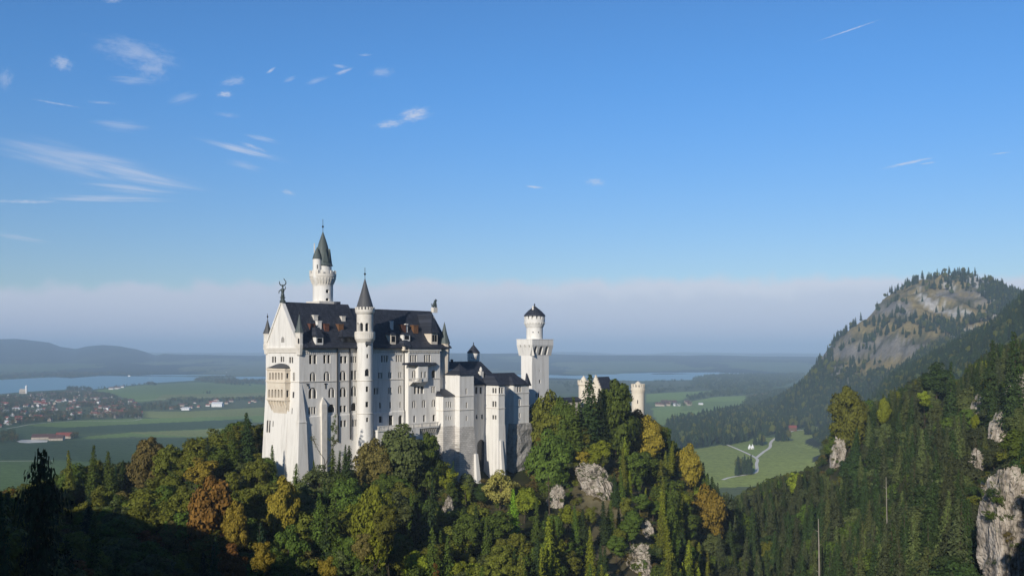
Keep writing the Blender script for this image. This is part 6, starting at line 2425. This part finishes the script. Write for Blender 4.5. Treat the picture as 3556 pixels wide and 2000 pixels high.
# ------------------------------------------------------------------ rocks, dead trunks and the bare tree
def moss(N, L, b, tc):
    # ledges that face the sky carry turf and moss, the faces show streaked limestone with cracks
    mp = N.new('ShaderNodeMapping')
    mp.inputs['Scale'].default_value = (1, 1, .35)
    L.new(tc.outputs['Position'], mp.inputs[0])
    n1 = N.new('ShaderNodeTexNoise')
    n1.inputs['Scale'].default_value = .5
    n1.inputs['Detail'].default_value = 8
    n1.inputs['Roughness'].default_value = .7
    L.new(mp.outputs[0], n1.inputs['Vector'])
    cr = N.new('ShaderNodeValToRGB')
    e = cr.color_ramp.elements
    e[0].position, e[0].color = .34, (.09, .082, .07, 1)
    e[1].position, e[1].color = .62, (.56, .505, .44, 1)
    k = cr.color_ramp.elements.new(.47)
    k.color = (.38, .33, .275, 1)
    L.new(n1.outputs[0], cr.inputs[0])
    sp = N.new('ShaderNodeSeparateXYZ')
    L.new(tc.outputs['Normal'], sp.inputs[0])
    n2 = N.new('ShaderNodeTexNoise')
    n2.inputs['Scale'].default_value = .35
    n2.inputs['Detail'].default_value = 5
    L.new(tc.outputs['Position'], n2.inputs['Vector'])
    ad = N.new('ShaderNodeMath')
    ad.operation = 'MULTIPLY_ADD'
    ad.inputs[1].default_value = 1.6
    L.new(n2.outputs[0], ad.inputs[0])
    L.new(sp.outputs[2], ad.inputs[2])
    mr = N.new('ShaderNodeMapRange')
    mr.inputs[1].default_value, mr.inputs[2].default_value = 1.0, 1.3
    L.new(ad.outputs[0], mr.inputs[0])
    mx = N.new('ShaderNodeMix')
    mx.data_type = 'RGBA'
    mx.inputs[7].default_value = (.06, .07, .022, 1)
    L.new(mr.outputs[0], mx.inputs[0])
    L.new(cr.outputs[0], mx.inputs[6])
    L.new(mx.outputs[2], b.inputs['Base Color'])


M['rock'] = mat('pale weathered limestone', (.40, .36, .32), .95, .1, bump=(.9, 1.0, 1.0), build=moss)


def blob_rock(px, py, Y, wpx, hpx, lean, label, seed):
    rs_ = np.random.RandomState(seed)
    X, z = (px - CX) / F * Y, (HY - py) / F * Y
    w, h = wpx * Y / F / 2, hpx * Y / F / 2
    top, bot = z + h, min(z - h, gz(X, Y) - 3)
    z, h = (top + bot) / 2, (top - bot) / 2
    n, m = 110, 90
    th, ph = np.meshgrid(np.linspace(0, 2 * math.pi, n, endpoint=False), np.linspace(.02, math.pi - .02, m))
    d = np.stack([np.cos(th) * np.sin(ph), np.sin(th) * np.sin(ph), np.cos(ph)], -1)
    sgn = np.sign(d) * np.abs(d) ** .72
    o = rs_.uniform(0, 90)
    f = .70 + .75 * (fbm(d[..., 0] * 1.7 + o + d[..., 2] * .6, d[..., 1] * 1.7 + d[..., 2] * 1.5 + o, 3) - .3)
    f += .12 * (np.floor(fbm(d[..., 0] * 2.2 + o, d[..., 2] * 2.6 + o, 2) * 7) / 7 - .5)
    f += -.30 * np.abs(fbm(d[..., 0] * 5 + o, d[..., 2] * 3 + d[..., 1] * 4 + o, 3) - .5) + .16 * (fbm(d[..., 0] * 11 + o, d[..., 2] * 9 + d[..., 1] * 8, 2) - .5) + .09 * (fbm(d[..., 0] * 27 + o, d[..., 2] * 16 + d[..., 1] * 20, 2) - .5)
    P = sgn * f[..., None] * np.array((w, max(w, h * .5), h)) * 1.12
    P[..., 0] += P[..., 2] * lean
    ii, jj = np.meshgrid(np.arange(m - 1), np.arange(n), indexing='ij')
    q = np.stack([ii * n + jj, ii * n + (jj + 1) % n, (ii + 1) * n + (jj + 1) % n, (ii + 1) * n + jj], -1).reshape(-1, 4)
    me = np_mesh('rock_outcrop', P.reshape(-1, 3), q, [M['rock']], smooth=False)
    ob = link('rock_outcrop', me, (X, Y + max(w, h * .5) * .35, CAMZ + z))
    tag(ob, label, 'rock')


for k, (px, py, Y, w, h, ln, lb) in enumerate(ROCKS):
    blob_rock(px, py, Y, w, h, ln, lb, 900 + k)

for (px, y0, y1, Y, r, lab) in ((2843, 1800, 1960, 318, .42, 'tall pale dead trunk low on the right hillside'), (3238, 1665, 1770, 268, .2, 'thin pale dead trunk right of the tall dead trunk'),
                                (3078, 1655, 1760, 320, .26, 'dark leaning dead trunk between the two pale trunks'), (1906, 1652, 1752, 300, .3, 'broken bare trunk rising beside the pinkish boulder')):
    X = (px - CX) / F * Y
    zt, zb = (HY - y0) / F * Y, min((HY - y1) / F * Y, gz(X, Y))
    T = thing('dead_tree', lab, 'dead tree', (X, Y, CAMZ + zb))
    b = MB()
    tube(b, [Vector((X, Y, CAMZ + zb - 1)), Vector((X + .2, Y, CAMZ + zb + (zt - zb) * .5)), Vector((X - .1, Y, CAMZ + zt))], [r, r * .8, r * .3], 8)
    b.build('trunk', M['bark'] if px < 2000 else M['dead_wood'], T, smooth=True)
    for i in range(5):
        f = .35 + .13 * i
        a = i * 2.2
        s = MB()
        z = CAMZ + zb + (zt - zb) * f
        tube(s, [Vector((X + .1, Y, z)), Vector((X + .1 + math.cos(a) * 1.3, Y + math.sin(a) * 1.3, z + .5))], [r * .3, .03], 5)
        s.build('branch', M['dead_wood'], T)
# bare forked tree before the palace wall
X, Y = (1118 - CX) / F * 297, 297.0
z0, z1 = gz(X, Y), (HY - 1438) / F * 297
T = thing('bare_tree', 'thin forked tree with few leaves against the palace wall', 'tree', (X, Y, CAMZ + z0))
b = MB()
rs = np.random.RandomState(8)
tips = []


def grow(p, d, l, r, depth):
    q = p + d * l
    tube(b, [p, p + d * l * .5 + Vector(rs.randn(3) * .04 * l), q], [r, r * .85, r * .65], 5)
    tips.append(q)
    if depth:
        for _ in range(2 if depth > 1 else 3):
            nd = (d + Vector((rs.randn() * .3, rs.randn() * .3, rs.uniform(.1, .4)))).normalized()
            grow(q, nd, l * rs.uniform(.42, .6), r * .6, depth - 1)


hgt = z1 - z0
grow(Vector((X, Y, CAMZ + z0 - .5)), Vector((.1, 0, 1)).normalized(), hgt * .38, .2, 4)
b.build('trunk', M['bark'], T)
tp_ = np.array([tuple(q) for q in tips for _ in range(5)])
C = tp_ + rs.randn(*tp_.shape) * .35
me = quads_mesh('crown', C - np.array((X, Y, CAMZ + z0)), rs.randn(*C.shape), rs.uniform(.08, .17, len(C)), rs, LEAF['olive'])
c = link('crown', me)
c.parent = T
# ================================================================== the valley: houses, farms, boats
M['house_wall'] = mat('white house render', (.62, .60, .57), .85, .2)
M['cream_wall'] = mat('cream house render', (.42, .36, .29), .85, .2)
M['red_tiles'] = mat('red roof tiles', (.27, .075, .05), .85, .2, noise=(.5, (.18, .06, .045), .4, .7))
M['brown_tiles'] = mat('brown roof tiles', (.13, .075, .06), .85, .2, noise=(.5, (.09, .06, .05), .4, .7))
M['metal_roof'] = mat('pale sheet roof', (.62, .63, .64), .6, .3)
M['white'] = mat('white paint', (.74, .74, .73), .6, .3)


def house_mesh(L_, W_, h, rise, wall_m, roof_m, over=.5):
    b = MB()
    x, y = L_ / 2, W_ / 2
    b.hexa([(-x, -y, -.5), (x, -y, -.5), (x, y, -.5), (-x, y, -.5)], [(-x, -y, h), (x, -y, h), (x, y, h), (-x, y, h)], 0)
    for s in (-1, 1):
        b.poly([(s * x, -y, h), (s * x, y, h), (s * x, 0, h + rise)], 0)
    xo, yo = x + over, y + over
    e = h - over * rise / y
    for s in (-1, 1):
        b.hexa([(-xo, s * yo, e + .05), (xo, s * yo, e + .05), (xo, 0, h + rise + .05), (-xo, 0, h + rise + .05)], [(-xo, s * yo, e + .3), (xo, s * yo, e + .3), (xo, 0, h + rise + .3), (-xo, 0, h + rise + .3)], 1)
    b.hexa([(x * .3, y * .2, h), (x * .3 + .8, y * .2, h), (x * .3 + .8, y * .2 + .8, h), (x * .3, y * .2 + .8, h)], [(x * .3, y * .2, h + rise + .9), (x * .3 + .8, y * .2, h + rise + .9), (x * .3 + .8, y * .2 + .8, h + rise + .9), (x * .3, y * .2 + .8, h + rise + .9)], 0)
    for k in range(4):                                         # rows of dark windows, standing proud of the render
        for s in (-1, 1):
            wx = -x + L_ * (k + .5) / 4
            for zz in (1.2, 4.0):
                if zz + 1.3 < h:
                    b.hexa([(wx - .5, s * (y + .02), zz), (wx + .5, s * (y + .02), zz), (wx + .5, s * (y - .05), zz), (wx - .5, s * (y - .05), zz)], [(wx - .5, s * (y + .02), zz + 1.3), (wx + .5, s * (y + .02), zz + 1.3), (wx + .5, s * (y - .05), zz + 1.3), (wx - .5, s * (y - .05), zz + 1.3)], 2)
    me = bpy.data.meshes.new('house')
    me.from_pydata(b.V, [], b.Fc)
    for m in (M[wall_m], M[roof_m], M['glass']):
        me.materials.append(m)
    me.polygons.foreach_set('material_index', b.Mi)
    return me


HM = {(wl, rf, k): house_mesh(*dim, wl, rf) for wl in ('house_wall', 'cream_wall') for rf in ('red_tiles', 'brown_tiles') for k, dim in enumerate(((14, 10, 6, 3.8), (20, 11, 6.5, 4.2), (12, 9, 5, 3.5)))}
WNAME = {'house_wall': 'white', 'cream_wall': 'cream'}
RNAME = {'red_tiles': 'red', 'brown_tiles': 'brown'}


def put_house(X, Y, rot, key, label, group, s=1.0, name='house', cat='house'):
    o = link(name, HM[key], (X, Y, CAMZ - 190))
    o.rotation_euler = (0, 0, rot)
    o.scale = (s, s, s)
    return tag(o, label, cat, group)


rs = np.random.RandomState(31)
used_l = {}
# the village left of the palace
HX, HYY = fill([(x, y + (16 if y < 620 else 0)) for x, y in TOWN], ZB, 21, rs)
order = np.argsort(HYY)
n = 0
pos = []
order = rs.permutation(len(HX))
for k in order:
    X, Y = HX[k], HYY[k]
    if any((X - a) ** 2 + (Y - b) ** 2 < 17 ** 2 for a, b in pos):
        continue
    if rs.rand() > .7 or n >= 205:
        continue
    pos.append((X, Y))
    n += 1
    px, py = CX + X / Y * F, HY + 190 / Y * F
    red = py > 1395 and rs.rand() < .8
    key = ('house_wall' if rs.rand() < .45 else 'cream_wall', 'red_tiles' if red else 'brown_tiles', int(rs.randint(0, 3)))
    where = 'along the lake shore edge of the village' if py < 1372 else ('in the upper part of the village' if py < 1395 else ('in the middle of the village' if py < 1418 else ('in the red roofed part of the village' if py < 1440 else 'on the near edge of the village')))
    put_house(X, Y, rs.uniform(-.5, .5) + (1.57 if rs.rand() < .4 else 0) + .2, key, f"{WNAME[key[0]]} house with {RNAME[key[1]]} roof {where}", f"{WNAME[key[0]]} {RNAME[key[1]]} roofed houses {where}", rs.uniform(.75, 1.1))
print('houses', n)
# the hamlet to its right, farms across the lake, the right-hand valley
def strip(zf, poly, count, where, wl=('house_wall',), rf=('brown_tiles',), s=(1, 1.3)):
    X, Y = fill(poly, zf, 12, rs)
    idx = rs.permutation(len(X))[:count]
    for k in idx:
        key = (wl[rs.randint(0, len(wl))], rf[rs.randint(0, len(rf))], int(rs.randint(0, 3)))
        put_house(X[k], Y[k], rs.uniform(-.4, .4), key, f"{WNAME[key[0]]} {RNAME[key[1]]} roofed house {where}", f"houses {where}", rs.uniform(*s))


strip(ZB, [(1290, 720), (1520, 700), (1700, 640), (1850, 630), (2400, 640), (2400, 660), (1650, 715)], 18, 'in the hamlet between village and palace', ('house_wall', 'cream_wall', 'cream_wall'), ('brown_tiles', 'brown_tiles', 'red_tiles'), (.7, 1.0))
strip(ZB, [(0, 352), (150, 335), (450, 318), (520, 325), (430, 378), (240, 382), (0, 365)], 30, 'on the far lake shore', ('cream_wall', 'house_wall'), ('brown_tiles',), (1.2, 2.2))
strip(ZB, [(1000, 525), (1150, 512), (1150, 522), (1000, 535)], 7, 'by the near lake shore field')
strip(ZC, [(440, 690), (460, 660), (780, 660), (785, 685)], 14, 'in the farm hamlet right of the gate tower', ('cream_wall',), ('brown_tiles',))
strip(ZC, [(1040, 262), (1100, 245), (1340, 285), (1350, 298), (1180, 296)], 46, 'in the pale distant town', ('house_wall', 'cream_wall'), ('brown_tiles', 'red_tiles'), (2.5, 4))
strip(ZC, [(1380, 732), (1620, 730), (1620, 737), (1380, 740)], 7, 'at the foot of the mountain wood', ('house_wall',), ('brown_tiles',), (.8, 1))


def hall(zf, x0, x1, yb, hgt, dep, label, mt='white', rf='metal_roof', name='hall', cat='building', rot=0.0, rise=2.5):
    """a long low building standing on the valley floor between two places in the view"""
    a, c = Vector((*flat(*zf(x0, yb)), 0)), Vector((*flat(*zf(x1, yb)), 0))
    L_ = (c - a).length
    T = thing(name, label, cat, ((a.x + c.x) / 2, a.y + dep / 2, CAMZ - 190))
    me = house_mesh(L_, dep, hgt, rise, 'house_wall', rf)
    me.name = 'hall'
    body, roof = MB(), MB()
    for poly in me.polygons:
        pts = [me.vertices[v].co.copy() for v in poly.vertices]
        for p in pts:
            x, y = p.x * math.cos(rot) - p.y * math.sin(rot), p.x * math.sin(rot) + p.y * math.cos(rot)
            p.x, p.y, p.z = x + T.location.x, y + T.location.y, p.z + T.location.z
        (roof if poly.material_index == 1 else body).poly(pts, 1 if poly.material_index == 2 else 0)
    body.build('wall', [M[mt], M['glass']], T)
    roof.build('roof', M[rf], T)
    return T


hall(ZB, 282, 470, 990, 5, 22, 'long farm building with dark roof, leftmost of the farm group in the fields', 'cream_wall', 'brown_tiles', 'farm_building', 'farm', .25, 6)
hall(ZB, 440, 560, 1000, 5, 20, 'low brown roofed barn in the middle of the farm group in the fields', 'cream_wall', 'brown_tiles', 'farm_building', 'farm', .2, 6)
hall(ZB, 500, 640, 982, 5.5, 20, 'long farm building with bright red roof at the farm group in the fields', 'cream_wall', 'red_tiles', 'farm_building', 'farm', .1, 7)
ys = MB()
ys.poly([(x, y, CAMZ - 190 + .1) for x, y in [flat(*ZB(*p)) for p in ((150, 1005), (200, 992), (290, 992), (440, 996), (430, 1014), (260, 1022), (180, 1018))]])
tag(ys.build('yard', M['gravel']), kind='structure')
hall(ZC, 632, 692, 684, 6, 18, 'long white barn in the farm hamlet right of the gate tower', rf='metal_roof', name='barn', cat='barn')
hall(ZC, 862, 900, 672, 4, 12, 'small pale shed alone in the green field', rf='metal_roof', name='shed', cat='shed')
hall(ZC, 578, 720, 862, 6, 26, 'long pale industrial shed beyond the crag trees', rf='metal_roof', name='industrial_shed', cat='building')
hall(ZC, 735, 915, 858, 6, 20, 'longest low industrial shed behind the conifer belt', rf='metal_roof', name='industrial_shed', cat='building')
hall(ZC, 766, 818, 892, 7, 20, 'short white industrial shed among the conifers', rf='metal_roof', name='industrial_shed', cat='building')
hall(ZC, 600, 640, 895, 6, 20, 'grey roofed shed next to the crag trees', rf='metal_roof', name='industrial_shed', cat='building')
for i, (x, y, w, lb) in enumerate(((1418, 244, 34, 'uppermost white hall on the far plain'), (1402, 290, 32, 'white hall below the uppermost hall on the far plain'), (1694, 276, 28, 'white hall nearest the mountain on the far plain'))):
    hall(ZC, x - w / 2, x + w / 2, y, 40, 50, lb, rf='metal_roof', name='hall', cat='building', rise=16)
hall(ZB, 512, 540, 330, 14, 30, 'white hall on the meadows across the lake', rf='metal_roof', name='hall', cat='building', rise=4)
hall(ZB, 1120, 1140, 364, 12, 24, 'pale hall by the far shore above the white boat', rf='metal_roof', name='hall', cat='building', rise=4)
hall(ZB, 1895, 1925, 268, 24, 30, 'pale farm on the far hills left of the palace', rf='metal_roof', name='hall', cat='building', rise=6)
hall(ZB, 1660, 1730, 722, 6, 16, 'long white building on the near side of the hamlet', rf='metal_roof', name='hall', cat='building', rise=3)
hall(ZB, 1935, 2030, 692, 10, 20, 'broad white hall in the hamlet nearest the palace', rf='metal_roof', name='hall', cat='building', rise=6)
hall(ZB, 1170, 1212, 668, 12, 18, 'big white house at the right end of the village', 'white', 'brown_tiles', 'house', 'house', 0, 6)
hall(ZB, 945, 990, 735, 12, 14, 'tall white house in the red roofed part of the village', 'white', 'brown_tiles', 'house', 'house', 0, 6)
hall(ZB, 885, 905, 672, 11, 14, 'white house above the red roofs of the village', 'white', 'brown_tiles', 'house', 'house', 0, 5)
hall(ZB, 105, 175, 728, 7, 18, 'long pale roofed hall on the left of the village', 'white', 'metal_roof', 'hall', 'building', .2, 3)
hall(ZB, 20, 62, 745, 6, 16, 'pale roofed shed at the left end of the village', 'white', 'metal_roof', 'shed', 'shed', .2, 3)
hall(ZB, 330, 382, 738, 6, 16, 'pale roofed hall in the middle of the village', 'white', 'metal_roof', 'hall', 'building', -.3, 4)
hall(ZB, 30, 82, 845, 5, 14, 'white roofed barn on the near left edge of the village', 'white', 'metal_roof', 'barn', 'barn', .1, 3)

# the church above the lake
cx_, cy_ = flat(*ZB(222, 572))
T = thing('church', 'yellow church with white onion tower by the lake shore', 'church', (cx_, cy_, CAMZ - 190))
b = MB()
s = cy_ / F
q = lambda x, z: (cx_ + x * s, z * s)
zc0 = CAMZ - 190
b.hexa([(cx_ - 22, cy_, zc0), (cx_ + 4, cy_, zc0), (cx_ + 4, cy_ + 14, zc0), (cx_ - 22, cy_ + 14, zc0)], [(cx_ - 22, cy_, zc0 + 14), (cx_ + 4, cy_, zc0 + 14), (cx_ + 4, cy_ + 14, zc0 + 14), (cx_ - 22, cy_ + 14, zc0 + 14)])
b.build('nave', M['cream_wall'], T)
b = MB()
b.hexa([(cx_ - 23, cy_ - 1, zc0 + 14.01), (cx_ + 3, cy_ - 1, zc0 + 14.01), (cx_ + 3, cy_ + 15, zc0 + 14.01), (cx_ - 23, cy_ + 15, zc0 + 14.01)], [(cx_ - 22, cy_ + 6.9, zc0 + 21), (cx_ + 3, cy_ + 6.9, zc0 + 21), (cx_ + 3, cy_ + 7.1, zc0 + 21), (cx_ - 22, cy_ + 7.1, zc0 + 21)])
b.build('roof', M['cream_wall'], T)
b = MB()
tube(b, [Vector((cx_ + 7, cy_ + 4, zc0)), Vector((cx_ + 7, cy_ + 4, zc0 + 26)), Vector((cx_ + 7, cy_ + 4, zc0 + 30)), Vector((cx_ + 7, cy_ + 4, zc0 + 34)), Vector((cx_ + 7, cy_ + 4, zc0 + 38))], [4.6, 4.6, 5.2, 3.8, .5], 14)
b.build('tower', M['white'], T)
b = MB()
for k in range(5):
    x = cx_ - 19 + k * 5
    b.hexa([(x, cy_ - .06, zc0 + 4), (x + 1.6, cy_ - .06, zc0 + 4), (x + 1.6, cy_ + .2, zc0 + 4), (x, cy_ + .2, zc0 + 4)], [(x, cy_ - .06, zc0 + 9), (x + 1.6, cy_ - .06, zc0 + 9), (x + 1.6, cy_ + .2, zc0 + 9), (x, cy_ + .2, zc0 + 9)])
b.build('window', M['glass'], T)

# boats on the lake
for (x, y, w, lb) in ((1183, 414, 30, 'larger white boat on the lake left of the palace'), (1373, 436, 14, 'small white boat right of the larger boat'), (2072, 380, 18, 'white boat near the far shore right of the wooded spit'), (2408, 366, 14, 'white sail close beside the palace edge')):
    X, Y = flat(*ZB(x, y))
    s = w * .3795 * Y / F
    T = thing('boat', lb, 'boat', (X, Y, CAMZ - 189.2))
    z = CAMZ - 189.2
    b = MB()
    hull = lambda k, zz: [(X + a * s / 2 * k, Y + c * s * .16 * k, zz) for a, c in ((-1, -.7), (.6, -1), (1.05, 0), (.6, 1), (-1, .7))]
    b.hexa(hull(.85, z - .3), hull(1, z + s * .12))
    b.build('hull', M['white'], T)
    b = MB()
    b.hexa([(X + a * s * .3, Y + c * s * .1, z + s * .12 + .01) for a, c in ((-1, -1), (1, -1), (1, 1), (-1, 1))], [(X + a * s * .24, Y + c * s * .09, z + s * .3) for a, c in ((-1, -1), (1, -1), (1, 1), (-1, 1))])
    b.build('cabin', M['white'], T)
    b = MB()
    tube(b, [Vector((X, Y, z + s * .3)), Vector((X, Y, z + s * .6))], s * .02)
    b.build('mast', M['white'], T)

# hut with the red roof and two white tents on the meadow
a = flat(*ZC(1715, 912))
X, Y = a
zg_ = gz(X, Y)
T = thing('hut', 'brick hut with bright red roof at the upper end of the meadow path', 'hut', (X, Y, CAMZ + zg_))
z = CAMZ + zg_
b = MB()
hw = 10.5
b.hexa([(X - hw, Y, z - 1), (X + hw, Y, z - 1), (X + hw, Y + 12, z - 1), (X - hw, Y + 12, z - 1)], [(X - hw, Y, z + 8), (X + hw, Y, z + 8), (X + hw, Y + 12, z + 8), (X - hw, Y + 12, z + 8)])
b.build('wall', M['orange_brick'], T)
b = MB()
b.hexa([(X - hw - 1, Y - 1, z + 8.01), (X + hw + 1, Y - 1, z + 8.01), (X + hw + 1, Y + 13, z + 8.01), (X - hw - 1, Y + 13, z + 8.01)], [(X - hw - 1, Y + 5.8, z + 13), (X + hw + 1, Y + 5.8, z + 13), (X + hw + 1, Y + 6.2, z + 13), (X - hw - 1, Y + 6.2, z + 13)])
b.build('roof', M['red_tiles'], T)
b = MB()
for k in range(4):
    x = X - hw + 2 + k * 4.6
    b.hexa([(x, Y - .06, z + 2), (x + 2.2, Y - .06, z + 2), (x + 2.2, Y + .2, z + 2), (x, Y + .2, z + 2)], [(x, Y - .06, z + 5.5), (x + 2.2, Y - .06, z + 5.5), (x + 2.2, Y + .2, z + 5.5), (x, Y + .2, z + 5.5)])
b.build('window', M['frame'], T)
for (x, lb) in ((1326, 'left white pointed tent on the meadow between the paths'), (1352, 'right white pointed tent on the meadow between the paths')):
    X, Y = flat(*ZC(x, 1076))
    T = thing('tent', lb, 'tent', (X, Y, CAMZ - 190), 'white tents on the meadow')
    b = MB()
    tube(b, [Vector((X, Y, CAMZ - 190)), Vector((X, Y, CAMZ - 187.4)), Vector((X, Y, CAMZ - 187.39)), Vector((X, Y, CAMZ - 184.2)), Vector((X, Y, CAMZ - 180.6))], [3.2, 3.2, 3.7, 2.0, .1], 10)
    b.build('canopy', M['white'], T)
    b = MB()
    b.hexa([(X - .7, Y - 3.4, CAMZ - 190), (X + .7, Y - 3.4, CAMZ - 190), (X + .7, Y - 2.9, CAMZ - 190), (X - .7, Y - 2.9, CAMZ - 190)], [(X - .7, Y - 3.4, CAMZ - 187.8), (X + .7, Y - 3.4, CAMZ - 187.8), (X + .7, Y - 2.9, CAMZ - 187.8), (X - .7, Y - 2.9, CAMZ - 187.8)])
    b.build('doorway', M['frame'], T)

# ================================================================== haze: the even air over the valley
HAZE_DENSITY = 9.0e-5
b = MB()
x_, y0_, y1_, z0_, z1_ = 95000, -1300, 62000, CAMZ - 191.5, CAMZ + 262
b.hexa([(-x_, y0_, z0_), (x_, y0_, z0_), (x_, y1_, z0_), (-x_, y1_, z0_)], [(-x_, y0_, z1_), (x_, y0_, z1_), (x_, y1_, z1_), (-x_, y1_, z1_)])
hz_o = b.build('haze', [])
hm = bpy.data.materials.new('pale haze')
hm.use_nodes = True
N, L = hm.node_tree.nodes, hm.node_tree.links
N.clear()
pv = N.new('ShaderNodeVolumePrincipled')
pv.inputs['Color'].default_value = (.56, .765, 1.0, 1)
pv.inputs['Density'].default_value = HAZE_DENSITY
pv.inputs['Anisotropy'].default_value = -0.13
if 'Density Attribute' in pv.inputs:
    pv.inputs['Density Attribute'].default_value = ''
mo = N.new('ShaderNodeOutputMaterial')
L.new(pv.outputs[0], mo.inputs['Volume'])
hz_o.data.materials.append(hm)
tag(hz_o, kind='stuff')
